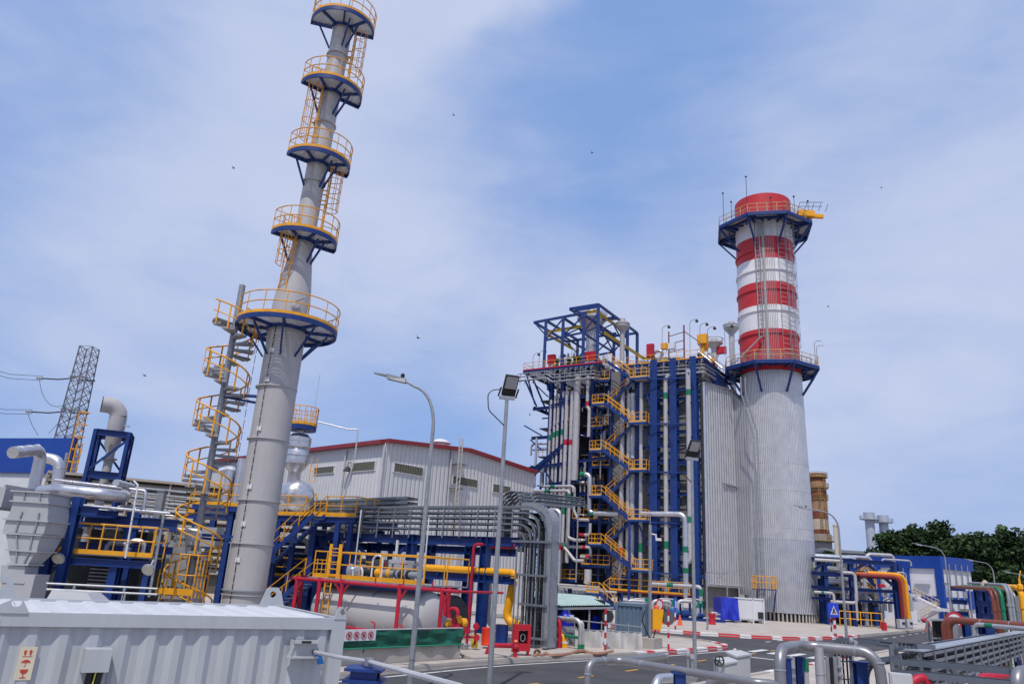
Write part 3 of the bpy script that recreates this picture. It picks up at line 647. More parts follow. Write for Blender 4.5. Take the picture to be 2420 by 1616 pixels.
for o in (0, -9.5): fb(aE, zt, o, uF[2]-.3, zt+.3, o)
for a in (aE, uF[0], uF[1], uF[2]): fb(a, zt+.02, 0, a, zt+.02, -9.5)
for o in (0, -9.5): fb(uF[2]+1.4, zt2+.1, o*.5, uF[3]-.2, zt2+.1, o*.5)
for o in (0,): fb(uF[2]+2.2, zt2+.4, o, uF[3], zt2+.4, o)
fb(uF[3], zt2+.4, 0, uF[3], zt2+.4, -13); fb(uF[2]+2.2, zt2+.4, 0, uF[2]+2.2, zt2+.4, -13); fb(uF[3], zt2+.4, -13, uF[2]+2.2, zt2+.4, -13); fb(uF[3], zt2+.4, -6, uF[2]+2.2, zt2+.4, -6)
k = MB(); k.ibeam(FR.pt(uF[3], DZ, -13), FR.pt(uF[3], zt2+.3, -13), .42, .4, .05); k.build('frame_column', BLUE, pf, smooth=0)
for o in (0, -9.5):
    fb(uF[0], zb, o, uF[2], zb+.4, o, .2)
    fb(uF[0], zb, o, uF[1], zt, o, .14, 'frame_brace'); fb(aE, zt, o, uF[0], zb+.8, o, .14, 'frame_brace'); fb(uF[1], zb+.3, o, uF[2], zt, o, .14, 'frame_brace'); fb(uF[2]+2.2, zt2+.2, o, uF[2]-.4, zb+3, o, .14, 'frame_brace'); fb(uF[2], zb+.4, o, uF[3], zt, o, .14, 'frame_brace')
for a in uF[1:]:
    fb(a, zb+.3, 0, a, zb+.3, -9.5, .2); fb(a, zb+.3, 0, a, zt, -4.7, .14, 'frame_brace'); fb(a, zt, -4.7, a, zb+.3, -9.5, .14, 'frame_brace')
def mono(pts):
    k = MB(); [k.ibeam(p, q, .34, .24) for p, q in zip(pts[:-1], pts[1:])]; k.build('monorail_beam', mat('yellow_monorail_paint', (.62, .45, .02), .45), pf, smooth=0)
mono([FR.pt(uF[2]+1.8, zt2-.1, -1.0), FR.pt(uF[3]+.8, zt2-.1, -1.0), FR.pt(uF[3]+.8, zt2-.1, -11)])
mono([FR.pt(uF[0]+.8, zb+1.6, -1.2), FR.pt(uF[2]+.3, zb+1.8, -1.2)]); mono([FR.pt(uF[0]+.8, zb+1.5, -1.6), FR.pt(uF[0]+.6, zb+1.5, -9)]); mono([FR.pt(uF[3]-.4, zb+.4, -1.2), FR.pt(uF[3]-.6, zb+.4, -14), FR.pt(uF[3]-6, zb-.1, -14.5)])
def vessel(px, pyb, pyt, r, off, label, name='silencer', prof=None, m=ALU):
    p = FR.px(px, pyb, off); q = FR.px(px, pyt, off); h = q.z-p.z; base = V((p.x, p.y, DZ)); t = thing(name, base, label, name.replace('_', ' '))
    k = MB(); k.lathe(base, [(r*.35, 0), (r*.35, p.z-DZ), (r, p.z-DZ+r*.8), (r, q.z-DZ-.02), (r*.45, q.z-DZ), (r*.4, q.z-DZ+.6)], 20); k.build('silencer_shell', m, t)
    k = MB(); k.lathe(base+Z*(p.z-DZ+r*1.2), [(r-.02, -.05), (r+.08, -.05), (r+.08, .05), (r-.02, .05)], 20, cap=False); k.build('stiffener_ring', m, t); return t
vessel(1398, 783, 745, 2.1, -5, 'large silver vent silencer standing inside the blue crane frame')
vessel(1471, 785, 763, .95, -5, 'smaller silver vent silencer right of the crane frame columns', m=WPIPE)
vessel(1729, 790, 770, 1.15, -20, 'plain silver vent cylinder just left of the striped chimney', m=PIPEG)
vessel(1688, 825, 812, 1.1, -6, 'short silver vent drum beside the roof railings', m=PIPEG)
# cabinets, valves, lamps scattered over the roof decks
def cab(x, y, w, h, m, label, name='control_cabinet', off=-1.2, cat='cabinet', group=None):
    p = FR.px(x, y, off); p.z = max(p.z, DZ-.1); t = thing(name, p, label, cat, group); k = MB(); k.box(p+Z*(h/2+.35), (w, .5, h), HU); k.build('cabinet_box', m, t, smooth=0)
    k = MB(); k.box(p+Z*(h/2+.35)+HP.w*.265, (w*.86, .03, h*.9), HU); k.build('door', m, t, smooth=0)
    k = MB(); [k.bar(p+HU*w*.4*s_, p+HU*w*.4*s_+Z*.36, .08) for s_ in (-1, 1)]; k.build('leg', GALV, t, smooth=0); return t
cab(1303, 866, 1.1, 1.3, RED, 'crimson cabinet near the left end of the boiler roof')
cab(1394, 858, 1.9, 1.2, SRED, 'wide red cabinet at the foot of the right crane frame column')
cab(1537, 850, .9, 1.7, RED, 'tall crimson cabinet beside the long blue roof beam')
cab(1706, 842, 1.1, .9, SRED, 'red cabinet near the striped chimney', off=-6)
cab(1570, 832, .8, .8, YELP, 'yellow box on the roof left of the white instrument boxes')
cab(1588, 832, .9, .8, WHITE, 'white instrument box on the roof beside the yellow box')
for x, y in ((1315, 860), (1346, 853), (1358, 852), (1372, 850)):
    p = FR.px(x, y, -1.5); p.z = DZ; t = thing('relief_valve', p, 'dark green relief valve standing on the boiler roof by the crane frame', 'valve', 'green relief valves on the boiler roof')
    k = MB(); k.lathe(p, [(.25, 0), (.25, .7), (.5, .8), (.5, 1.0), (.3, 1.1), (.3, 1.5), (.45, 1.6), (.45, 2.0), (.1, 2.1)], 10); k.build('valve_body', mat('valve_green_paint', (.01, .06, .03), .5), t); k = MB(); k.pipe([p+Z*.9, p+HU*1.0+Z*.9, p+HU*1.0+Z*2.6], .16, .3, 8); k.build('outlet', ALUD, t)
p = FR.px(1661, 815, -3); t = thing('davit_crane', V((p.x, p.y, DZ-.5)), 'yellow davit crane head on the right end of the boiler roof', 'crane')
k = MB(); k.box(p+Z*.7, (1.2, .9, 1.2), HU); k.prism([p-HU*.6+Z*.1, p+HU*.6+Z*.1, p+HU*.2-Z*.6, p-HU*.35-Z*.6], HW*.8); k.build('crane_head', YELP, t, smooth=0); k = MB(); k.tube([V((p.x, p.y, DZ-.5)), p], .2, 8); k.build('crane_post', YEL, t)
p = FR.px(1617, 833, -2); p.z = DZ-.5; t = thing('lattice_davit', p, 'small rust red frame on the boiler roof', 'steel frame')
k = MB(); k.bar(p, p+Z*5.2, .16); k.bar(p+HU*2, p+HU*2+Z*4.6, .14); [k.bar(p+Z*(1+i*1.1), p+HU*2+Z*(.8+i*1.05), .08) for i in range(4)]; k.bar(p+Z*4.4, p-HU*2.6+Z*2.2, .1); k.build('frame', mat('rust_red_steel', (.16, .03, .03), .6), t, smooth=0)
for i, (x, y, h) in enumerate(((1258, 880, 5), (1273, 876, 5.5), (1330, 862, 6.5), (1565, 842, 7.5), (1631, 832, 8), (1655, 834, 7), (1673, 836, 6), (1714, 838, 6), (1350, 860, 5), (1320, 868, 4))):
    p = FR.px(x, y, -.6); p.z = DZ-.3; t = thing('deck_lamp', p, 'thin curved lamp post on the boiler roof railing', 'lamp', 'lamp posts along the boiler roof')
    k = MB(); h *= .62; k.tube(fillet([p, p+Z*h, p-HU*.9+Z*(h+.1)], .5), .04, 5); k.build('post', GALV, t); k = MB(); q = p-HU*.9+Z*(h+.1); k.lathe(q-Z*.3, [(.2, -.08), (.18, .12), (.05, .25)], 8); k.build('lamp_head', DARK, t)
for i in range(40):
    a = rnd.uniform(-.2, 22.5); d = rnd.uniform(1.2, 7); z = DZ if a > aM else DZ-.5; p = hp(a, d, z); h = rnd.uniform(.6, 2.2)
    t = thing('roof_valve_set', p, 'grey valve and pipe set on the crowded boiler roof', 'valve set', 'valve sets on the boiler roof')
    k = MB(); k.pipe([p, p+Z*h, p+HU*rnd.uniform(-1.8, 1.8)+Z*h, p+HU*rnd.uniform(-1.8, 1.8)+Z*.1], rnd.choice((.09, .14, .2)), None, 8); k.build('pipe_loop', rnd.choice((ALUD, ALU, PIPEG)), t)
    k = MB(); q = p+Z*h*.55; k.lathe(q, [(.12, -.2), (.26, -.18), (.26, .18), (.12, .2)], 8); k.tube([q, q+HP.w*.45], .06, 6); k.lathe(q+HP.w*.45, [(.24, -.02), (.24, .02)], 10, axis=HP.w); k.build('valve', rnd.choice((GALVD, YELP, GALVD, RED, DARK)), t)
# ------------------------------------------------------------------ flat ribbed duct between boiler and chimney
SC = V((at(1849, 1468, 88).x, 88, 0))
dc = thing('exhaust_duct', hp(0, 5, 0), 'flat ribbed silver exhaust duct casing joining boiler and chimney', 'duct')
zD = HP.px(1660, 898).z
D0 = V((22.85, 84.3, 0)); D1 = V((28.14, 88.86, 0)); D2 = V((28.75, 86.55, 0)); zD = at(1662, 903, 84.2).z; zE = at(1735, 925, 88.7).z
def wall_of(name, pts, z0, z1s, m, depth=V((-.3, 2.2, 0))):
    k = MB(); n = len(pts)
    for i in range(n-1):
        p, q = pts[i], pts[i+1]; k.hexa([p+Z*z0, q+Z*z0, q+depth+Z*z0, p+depth+Z*z0, p+Z*z1s[i], q+Z*z1s[i+1], q+depth+Z*z1s[i+1], p+depth+Z*z1s[i]])
    return k.build(name, m, dc, smooth=0)
wall_of('duct_wall', [D0, D1], 3.45, [zD, zE], RIBX, V((-3, 5, 0)))
Dm = D1.lerp(D0, .06)
wall_of('transition_wall', [Dm, D2], 2.6, [zE-.2, zE-2.6], ribbed('ribbed_transition_sheet', (.50, .51, .54), (.26, -.97, 0), .4, .4, .6, depth=.5), V((2.0, 1.6, 0)))
dn = V((.707, -.707, 0))*.1
b = MB(); b.bar(D0+dn+Z*3.3, D0+dn+Z*zD, .25, .25); b.bar(D0+dn+Z*zD, D1+dn+Z*zE, .2, .22); b.bar(D0+dn+Z*3.4, D1+dn+Z*3.4, .25, .25); b.build('duct_trim', ALU, dc, smooth=0)
b = MB(); b.bar(D0+dn*.4+V((-.28, -.28, 3.3)), D0+dn*.4+V((-.28, -.28, zD)), .3, .2); b.build('expansion_joint', DARK, dc, smooth=0)
b = MB(); b.prism([hp(-.5, .6, zD+.4), hp(-.5, 9, zD-1.8), hp(-.5, 9, DZ-1), hp(-.5, .6, DZ-1.2)], HU*1.0); b.build('upper_shroud', CASE, dc, smooth=0)
b = MB(); b.prism([hp(-.6, .3, DZ-1.0), hp(-.6, 9.5, DZ-1.2), hp(-.6, 9.5, DZ-5.0), hp(-.6, 2.0, DZ-2.4)], HU*.4); b.build('shroud_beam', BLUE, dc, smooth=0)
b = MB(); b.box(D0.lerp(D1, .5)+V((-.6, 1.2, 1.75)), (6.5, 1.6, 3.3), D1-D0); b.build('plinth_void', CASE, dc, smooth=0)
b = MB(); p = D0.lerp(D1, .5)+dn*2; p.z = at(1706, 1142, p.y).z; q = p+V((.72, .69, 0))*4.2-Z*.05; b.bar(p, q, .15, .15); b.tube([p.lerp(q, .1), p.lerp(q, .5)-Z*.5, p.lerp(q, .95)], .03, 5); b.build('wall_rail', GALVD, dc, smooth=0)
# ------------------------------------------------------------------ striped chimney
ch = thing('striped_chimney', SC, 'massive chimney with red and white bands above a ribbed silver base', 'chimney')
RB = 4.0
def cz(y, x=None, R=3.75):
    x = x if x is not None else 1799+(y-520)*.0526; return at(x, y, SC.y-R).z
RIBC = mat('chimney_cladding', (.66, .65, .65), .40, .55, .12, 1.0, dirt=.4, dcol=(.40, .39, .39), streak=True)
t_ = RIBC.node_tree; tc_ = N(t_, 'ShaderNodeTexCoord'); sp_ = N(t_, 'ShaderNodeSeparateXYZ'); t_.links.new(tc_.outputs['Object'], sp_.inputs[0])
an = math_node(t_, 'ARCTAN2', sp_.outputs[1], sp_.outputs[0]); wv = math_node(t_, 'SINE', math_node(t_, 'MULTIPLY', an, 110)); bp_ = N(t_, 'ShaderNodeBump', i_Strength=1.0, i_Distance=.032); t_.links.new(wv, bp_.inputs['Height']); t_.links.new(bp_.outputs[0], t_.nodes['Principled BSDF'].inputs['Normal'])
zl = cz(868, R=4.2); z_top = cz(452)
b = MB(); ze = at(1849, 1273, SC.y-RB).z; rz_ = lambda z: RB-.36*(z/zl); b.lathe(SC, [(rz_(ze), ze), (rz_(zl), zl)], 96, cap=False); b.build('base_shell', RIBC, ch)
RIBD = RIBC.copy(); RIBD.name = 'older_chimney_cladding'
for nd in RIBD.node_tree.nodes:
    if nd.type == 'MIX_RGB' and nd.blend_type == 'MULTIPLY': nd.inputs[1].default_value = (.55, .56, .585, 1)
b = MB(); b.lathe(SC, [(RB, 1.0), (rz_(ze), ze-.02)], 96, cap=False); b.build('lower_shell', RIBD, ch)
b = MB(); b.lathe(SC, [(3.7, 0), (3.7, 1.05)], 48); b.build('plinth_ring', DARK, ch)
b = MB(); [b.bar(SC+V((3.85*cos(2*pi*i/56), 3.85*sin(2*pi*i/56), .05)), SC+V((3.85*cos(2*pi*i/56), 3.85*sin(2*pi*i/56), 1.0)), .16) for i in range(56)]; b.build('plinth_post', CONC, ch, smooth=0)
for y in (1090, 1155, 1245): b = MB(); z = cz(y, 1800+(y-520)*.0526, 4.2); b.lathe(SC+Z*z, [(rz_(z)-.01, -.03), (rz_(z)+.025, 0), (rz_(z)-.01, .03)], 64, cap=False); b.build('seam', ALUD, ch)
CRED = mat('chimney_red_paint', (.52, .028, .035), .5, 0, .1, .6, dirt=.45, dcol=(.30, .035, .035), streak=True); CWH = mat('chimney_white_paint', (.74, .73, .74), .5, 0, .07, .6, dirt=.5, dcol=(.46, .44, .42), streak=True)
ys = [452, 420+310/3.267, 420+435/3.267, 420+605/3.267, 420+785/3.267, 420+965/3.267, 420+1150/3.267, 820]
zs_ = [cz(y) for y in ys]; zs_[-1] = zl
for i in range(7):
    b = MB(); z1, z0 = zs_[i], zs_[i+1]; b.lathe(SC, [(3.55, z0), (3.55, z1)] if i else [(3.55, z0), (3.55, z1), (3.38, z1), (3.38, z1-1.5)], 72, cap=False)
    b.build('red_band' if i % 2 == 0 else 'white_band', CRED if i % 2 == 0 else CWH, ch)
for yz, mm in ((540, CRED), (690, CWH), (840, CRED), (1005, CWH), (1180, CRED)):
    b = MB(); b.lathe(SC+Z*cz(420+yz/3.267), [(3.54, -.12), (3.70, -.12), (3.70, .12), (3.54, .12)], 72, cap=False); b.build('stiffener_ring', mm, ch)
def octo(z, R, r0, rot):
    P = [SC+V((R*cos(rot+i*pi/4), R*sin(rot+i*pi/4), z)) for i in range(8)]; Q = [SC+V((r0*cos(rot+i*pi/4), r0*sin(rot+i*pi/4), z)) for i in range(8)]
    b = MB()
    for i in range(8): j = (i+1) % 8; b.hexa([Q[i], P[i], P[j], Q[j], Q[i]+Z*.05, P[i]+Z*.05, P[j]+Z*.05, Q[j]+Z*.05])
    d = b.build('platform', mat('platform_plate_grey', (.33, .34, .36), .6, .1, .2, 1.0), ch, smooth=0)
    b = MB()
    for i in range(8):
        j = (i+1) % 8; b.bar(P[i]-Z*.22, P[j]-Z*.22, .22, .42); b.bar(Q[i].lerp(P[i], .45)-Z*.2, Q[j].lerp(P[j], .45)-Z*.2, .16, .26); b.bar(Q[i]-Z*.25, P[i]-Z*.25, .2, .36); b.bar(P[i]-Z*.4, SC+V(((r0+.05)*cos(rot+i*pi/4), (r0+.05)*sin(rot+i*pi/4), z-3.4)), .2)
        m_ = Q[i].lerp(P[j], .5); b.bar(Q[i].lerp(Q[j], .5)-Z*.2, P[j]-Z*.2, .14, .2); b.bar(Q[i].lerp(Q[j], .5)-Z*.2, P[i]-Z*.2, .14, .2)
    b.build('platform_beam', BLUE, d, smooth=0)
    b = MB(); railing(b, P+[P[0]], 1.2, .045, 1.3); b.build('handrail', mat('faded_yellow_paint', (.55, .36, .15), .5), d)
    b = MB(); railing(b, [p.lerp(q, .35)+Z*.05 for p, q in zip(P, Q)]+[P[0].lerp(Q[0], .35)+Z*.05], 1.0, .04, 1.0, n=4); b.build('inner_rail', GALVD, d)
    return P
octo(cz(420+330/3.267)+.4, 6.1, 3.56, radians(-90+8)); PO = octo(cz(420+1375/3.267, R=6)-.1, 5.75, 3.66, radians(-90+8))
zu = cz(420+330/3.267)+.4; zlo = cz(420+1375/3.267, R=6)
def ladder_c(az, r, z0, z1, nm, w=.5, cage=True, ww=.05):
    d_ = V((cos(az), sin(az), 0)); s_ = V((-sin(az), cos(az), 0)); o = SC+d_*(r+.25); b = MB()
    for q in (-w/2, w/2): b.bar(o+s_*q+Z*z0, o+s_*q+Z*z1, ww)
    for i in range(int((z1-z0)/.6)): z = z0+.6*i; b.bar(o-s_*w/2+Z*z, o+s_*w/2+Z*z, .04)
    if cage:
        for i in range(int((z1-z0)/1.6)): b.tube([o+s_*(w*.75*cos(t))+d_*(.75*sin(t))+Z*(z0+2+1.6*i) for t in [pi*k/8 for k in range(9)]], .03, 4)
        for t in (pi*.25, pi*.5, pi*.75): b.tube([o+s_*(w*.75*cos(t))+d_*.75*sin(t)+Z*(z0+2), o+s_*(w*.75*cos(t))+d_*.75*sin(t)+Z*z1], .025, 4)
    b.build(nm, GALV, ch)
b = MB(); b.lathe(SC, [(3.78, zlo+.2), (3.78, zu-.4)], 10, a0=radians(-90), a1=radians(-58), cap=False); ms_ = b.build('mesh_screen', grating('mesh_screen_grey', (.30, .30, .31), 5.0, .62), ch)
ladder_c(radians(-62), 3.7, zlo, zu-.4, 'caged_ladder', .9); ladder_c(radians(-78), 3.65, zlo, zu-.4, 'cable_ladder', 1.0, False); ladder_c(radians(-122), 3.65, zlo+3.2, zu-.4, 'pipe_ladder', .55, False, .12)
b = MB(); p0 = SC+V((3.95*cos(radians(-122)), 3.95*sin(radians(-122)), zlo+3.3)); b.bar(p0, p0-V((3.4, .4, 3.6)), .3, .12); b.build('cable_tray', GALV, ch, smooth=0)
b = MB(); p = SC+V((4.2, -3.6, zu)); b.box(p+Z*.9, (2.0, 1.0, .8)); b.box(p+V((1.6, 0, .75)), (1.3, .45, .45)); b.build('hoist', YELP, ch, smooth=0)
b = MB(); [b.bar(p+V((-1+.9*i, 0, 1.5)), p+V((-.6+.9*i, 0, 2.6)), .05) for i in range(5)]; b.bar(p+V((-.6, 0, 2.6)), p+V((2.4, 0, 2.8)), .05); b.bar(p+V((-1, 0, 2.0)), p+V((2.2, 0, 2.2)), .05); b.build('hoist_frame', DARK, ch, smooth=0)
for az, h in ((-165, 5.5), (-150, 3), (-128, 6.5), (-70, 2.8), (-40, 3.4), (-100, 2.2), (-20, 2.6)):
    b = MB(); q = SC+V((5.9*cos(radians(az)), 5.9*sin(radians(az)), zu)); b.tube([q, q+Z*h*.8], .035, 4); b.lathe(q+Z*h*.8, [(.02, -.1), (.16, 0), (.02, .2)], 6); b.build('beacon_mast', DARK, ch)
for az in (-40, -20, -160): b = MB(); q = SC+V((5.5*cos(radians(az)), 5.5*sin(radians(az)), zlo)); b.tube(fillet([q, q+Z*3, q+V((.9, 0, 3.1))], .4), .04, 4); b.build('beacon_mast', GALVD, ch)
b = MB(); p = at(1914, 1350, 86.5); b.pipe([V((p.x, p.y, .3)), V((p.x, p.y, p.z+1)), V((p.x-1.0, p.y, p.z+3.2)), V((p.x-2.4, p.y, p.z+4.2))], .5, 1.2, 14); b.build('drain_pipe', ALU, ch)
p0 = at(1787, 1391, 83.4); t = thing('inspection_balcony', p0, 'yellow railed balcony bracketed to the lower chimney shell', 'balcony')
b = MB(); b.box(p0+V((1.0, .3, 0)), (2.2, 1.5, .12)); b.bar(p0+V((0, -.4, -.1)), p0+V((0.2, .6, -1.9)), .12); b.bar(p0+V((2.0, -.4, -.1)), p0+V((2.0, .6, -2.2)), .12); b.build('balcony_floor', BLUE, t, smooth=0); b = MB(); railing(b, [p0+V((-.1, 1.0, 0)), p0+V((-.1, -.45, 0)), p0+V((2.1, -.45, 0)), p0+V((2.1, 1.0, 0))], 1.35, .04, .4); b.build('handrail', YEL, t)
# cable riser in the seam between duct and chimney
t = thing('cable_riser', HP.px(1772, 1440, -6), 'narrow grey cable ladder in the seam between duct and chimney', 'cable ladder')
b = MB(); p = at(1757, 930, 83.6); q = at(1785, 1025, 83.4); r_ = at(1789, 1430, 83.6); 
for o in (-.25, .25): b.tube(fillet([p+V((o, 0, 2)), p+V((o, 0, 0)), q+V((o, 0, 0)), V((q.x+o, q.y, 1))], 1), .09, 5)
for i in range(40): z = 1+i*(q.z-1)/40; b.bar(V((q.x-.25, q.y, z)), V((q.x+.25, q.y, z)), .06)
b.build('ladder_rails', GALVD, t)
# ------------------------------------------------------------------ pipe rack with cable trays (runs along GB from the road)
RP = Plane((2.3, 36.3), GB)
rk = thing('pipe_rack', RP.px(1140, 1522), 'blue steel pipe rack behind the white tank, under the grey cable trays', 'pipe rack')
def rcol(x0, y0, x1, y1, off=0.0, w=.42, zb=None):
    p = RP.px(x0, y0, off); k = MB(); k.ibeam(V((p.x, p.y, .12 if zb is None else zb)), p, w, w, .04, up=GB); k.build('column', BLUE, rk, smooth=0); return p
cc = rcol(1150, 1268, 0, 0); rcol(976, 1262, 0, 0); rcol(836, 1260, 0, 0); rcol(1112, 1287, 0, 0, -2.6, .45); rcol(1020, 1285, 0, 0, -2.6); rcol(880, 1282, 0, 0, -2.6); rcol(795, 1262, 0, 0, -1, .5); rcol(760, 1265, 0, 0, 0, .6)
def rbeam(x0, y0, x1, y1, off=0.0, h=.42, w=.3, n='beam'):
    p, q = RP.px(x0, y0, off), RP.px(x1, y1, off); q = V((q.x, q.y, (p.z+q.z)/2)); p.z = q.z; k = MB(); k.ibeam(p, q, h, w, .03); k.build(n, BLUE, rk, smooth=0); return p, q
p1, q1 = rbeam(740, 1268, 1228, 1279, .05, .45); p2, q2 = rbeam(740, 1290, 1220, 1300, -2.6); rbeam(1004, 1360, 1218, 1367, .05, .42)
rbeam(740, 1298, 830, 1300, .3, .3)
for f in (.1, .3, .5, .68, .85, .97): k = MB(); k.ibeam(p1.lerp(q1, f), p1.lerp(q1, f)-RP.w*2.6, .35, .2); k.build('cross_beam', BLUE, rk, smooth=0)
for x0, y0, x1, y1 in ((845, 1290, 875, 1318), (960, 1290, 940, 1310), (800, 1300, 770, 1330)): k = MB(); k.bar(RP.px(x0, y0, 0), RP.px(x1, y1, 0), .14); k.build('brace', BLUE, rk, smooth=0)
k = MB(); p = RP.px(1135, 1520, .1); k.box(V((p.x, p.y, .25)), (1.5, 1.2, .42), GB); k.build('footing', CONC, rk, smooth=0)
# cable trays: five decks that turn down at the right end
def tray(name, root, path, r, wdir, w, h=.14, rung=.4, m=TRAY, cables=True):
    pts = fillet(path, r, 6); k = MB()
    for s_ in (0, 1):
        for a, b in zip(pts[:-1], pts[1:]):
            d = (b-a).normalized(); k.bar(a+wdir*w*s_, b+wdir*w*s_, .035, h, up=d.cross(wdir))
    acc = 0
    for a, b in zip(pts[:-1], pts[1:]):
        L_ = (b-a).length; t_ = 0
        while t_ < L_: q = a.lerp(b, t_/L_); k.bar(q, q+wdir*w, .04, .025, up=(b-a).normalized()); t_ += rung
    o = k.build(name, m, root, smooth=0)
    if cables:
        k = MB(); rr = random.Random(len(path)*7+int(w*100))
        for c in range(4): off = wdir*(w*(.15+.2*c)+rr.uniform(-.03, .03)); k.tube([p+off+(pts[1]-pts[0]).cross(wdir).normalized()*0.03 for p in pts], .035, 5)
        k.build('cable_bundle', BLACK, o)
    return o
tb = thing('cable_tray_bank', RP.px(1270, 1540), 'five stacked grey cable trays curving down to the ground beside the road', 'cable trays')
ye = (1197, 1211, 1224, 1238, 1253); xd = (1296, 1276, 1266, 1256, 1243)
back = -RP.w
for i in range(5):
    e = RP.px(xd[i], ye[i], .35); s0 = RP.px(815, 1204+i*12.3, .35); s0.z = e.z; mid = RP.px(1060, ye[i]+3, .35)
    tray('cable_tray', tb, [s0, e, V((e.x, e.y, .25))], .95-.06*i if i else 1.3, back, .85, .085 if i else .12)
e = RP.px(xd[0], ye[0], .35); k = MB(); pts = fillet([e+GB*1.6+Z*.02, e-GB*.08+Z*.02, V((e.x, e.y, .2))-GB*.08], 1.3, 8)
for a, b in zip(pts[:-1], pts[1:]): k.bar(a+back*.0, b+back*.0, .03, .34, up=RP.w.cross((b-a).normalized())); k.bar(a+back*.45-GB*.02, b+back*.45-GB*.02, .9, .03, up=(b-a).normalized().cross(back))
k.build('tray_cover', GALV, tb)
for x in (1222, 1232): p = RP.px(x, 1290, .4); k = MB(); k.bar(V((p.x, p.y, .2)), p, .07); k.build('upright', TRAY, tb, smooth=0)
for y in (1278, 1357, 1426, 1503):
    a = RP.px(1210 if y < 1300 else 1224, y, .45); b = RP.px(1318 if y < 1300 else 1292, y, .45); b.z = a.z; k = MB(); k.bar(a, b, .07, .1); k.bar(a+back*.9, b+back*.9, .07, .1); k.build('cross_bar', TRAY, tb, smooth=0)
for i in range(11):
    x = 822+i*36.5+ (i*i*.25); t0 = RP.px(x, 1199+abs(i-6)*.6, .4); b0 = RP.px(x-3, 1270, .4); 
    for bk in (0, .9): k = MB(); k.bar(V((t0.x, t0.y, b0.z))+back*bk, t0+back*bk, .07, .09); k.build('upright', TRAY, tb, smooth=0)
tb2 = thing('cable_tray_bank', RP.px(1190, 1250, -8), 'farther bank of grey cable trays arching up beside the white warehouse', 'cable trays')
for i in range(4):
    e = RP.px(1201+i*5, 1160+i*8, -6); tray('cable_tray', tb2, [V((e.x, e.y, 4.6)), e, e+GA*3.5-GB*2.0], .9-.1*i, GB*.5-GA*.35, .9, .14, .5)
for i in range(3):
    e = RP.px(1242+i*5, 1163+i*9, -7); tray('cable_tray', tb2, [V((e.x, e.y, 4.6)), e, e+GA*3.5-GB*2.0], .9-.1*i, GB*.5-GA*.35, .6, .14, .5)
tb3 = thing('cable_tray_bank', RP.px(830, 1200, -3), 'straight grey cable trays rising left behind the yellow stair landing', 'cable trays')
for i in range(5):
    a = RP.px(742, 1166+i*11, -4); b = RP.px(960, 1203+i*9, -1.5); b.z = a.z = (a.z+b.z)/2; tray('cable_tray', tb3, [a+GB*6, b], .5, back, .9, .15)
# pipes lying on the rack
def rp_pipe(label, path, r, m, off=0.0, bands=(), cat='pipe', name='rack_pipe', bend=None, sup=None, group=None, free=False):
    pts = [RP.px(x, y, off) for x, y in path]
    for i in range(1, 1 if free else len(pts)):
        dx = abs(path[i][0]-path[i-1][0]); dy = abs(path[i][1]-path[i-1][1])
        if dy > dx*3: pts[i] = V((pts[i-1].x, pts[i-1].y, pts[i].z))
        elif dx > dy*3: pts[i] = V((pts[i].x, pts[i].y, pts[i-1].z))
    t = thing(name, pts[0], label, cat, group); k = MB(); k.pipe(pts, r, bend or r*2.5, 12); k.build('pipe_run', m, t)
    for i, f0, f1, bm in bands: band_on(t, pts[i].lerp(pts[i+1], f0), pts[i].lerp(pts[i+1], f1), r+.012, bm)
    if sup:
        for f in sup: q = pts[0].lerp(pts[1], f); k = MB(); k.box(q-Z*(r+.06), (.1, .4, .12), GB); k.build('pipe_shoe', BLUE, t, smooth=0)
    return t
rp_pipe('yellow gas pipe lying level on the lower beam of the blue rack', [(1000, 1341), (1216, 1352), (1214, 1366)], .19, YELP, .0, sup=(.2, .6, .9))
rp_pipe('fat yellow gas pipe slanting down and kinking right above the ground', [(1213, 1372), (1195, 1466), (1230, 1478)], .2, YELP, -.3, bend=.45, free=True)
rp_pipe('crimson fire main standing between two blue rack columns', [(1142, 1286), (1120, 1290), (1119, 1524)], .075, RED, .6, bend=.25)
rp_pipe('crimson pipe under the top beam of the blue rack, hooked up at its end', [(1158, 1292), (1216, 1296), (1216, 1284)], .06, RED, .1)
rp_pipe('grey pipe on the lower beam behind the yellow gas pipe', [(1000, 1348), (1140, 1352)], .12, PIPEG, -.6)
rp_pipe('twin grey tube bent down beside the yellow stair', [(880, 1252), (800, 1250), (790, 1275), (776, 1362)], .22, PIPEG, -1.5, bend=.8)
rp_pipe('grey tube bent down behind its twin beside the yellow stair', [(880, 1247), (788, 1244), (778, 1270), (768, 1356)], .2, PIPEG, -2.2, bend=.8)
rp_pipe('long grey pipe with a green band lying behind the valve platform', [(838, 1337), (985, 1340)], .12, PIPEG, -1.5, bands=[(0, .5, .6, GREEN)])
rp_pipe('upper long grey pipe lying behind the valve platform', [(838, 1325), (985, 1326)], .17, PIPEG, -2.2)
rp_pipe('pale vertical vent pipe above the valve platform', [(940, 1276), (940, 1322)], .085, WHITE, .4)
rp_pipe('rusty grey drain pipe bending at the ground behind the lamp pole', [(1158, 1370), (1156, 1478), (1215, 1484)], .14, ALUD, -1.6, bend=.5)
rp_pipe('thin white conduit pole rising through the valve platform', [(854, 1204), (838, 1378)], .035, WHITE, 3.5, name='conduit')
rp_pipe('thin white conduit with a swan neck right of the street lamp', [(1014, 1222), (1018, 1236), (1006, 1400)], .035, WHITE, 2.5, name='conduit')
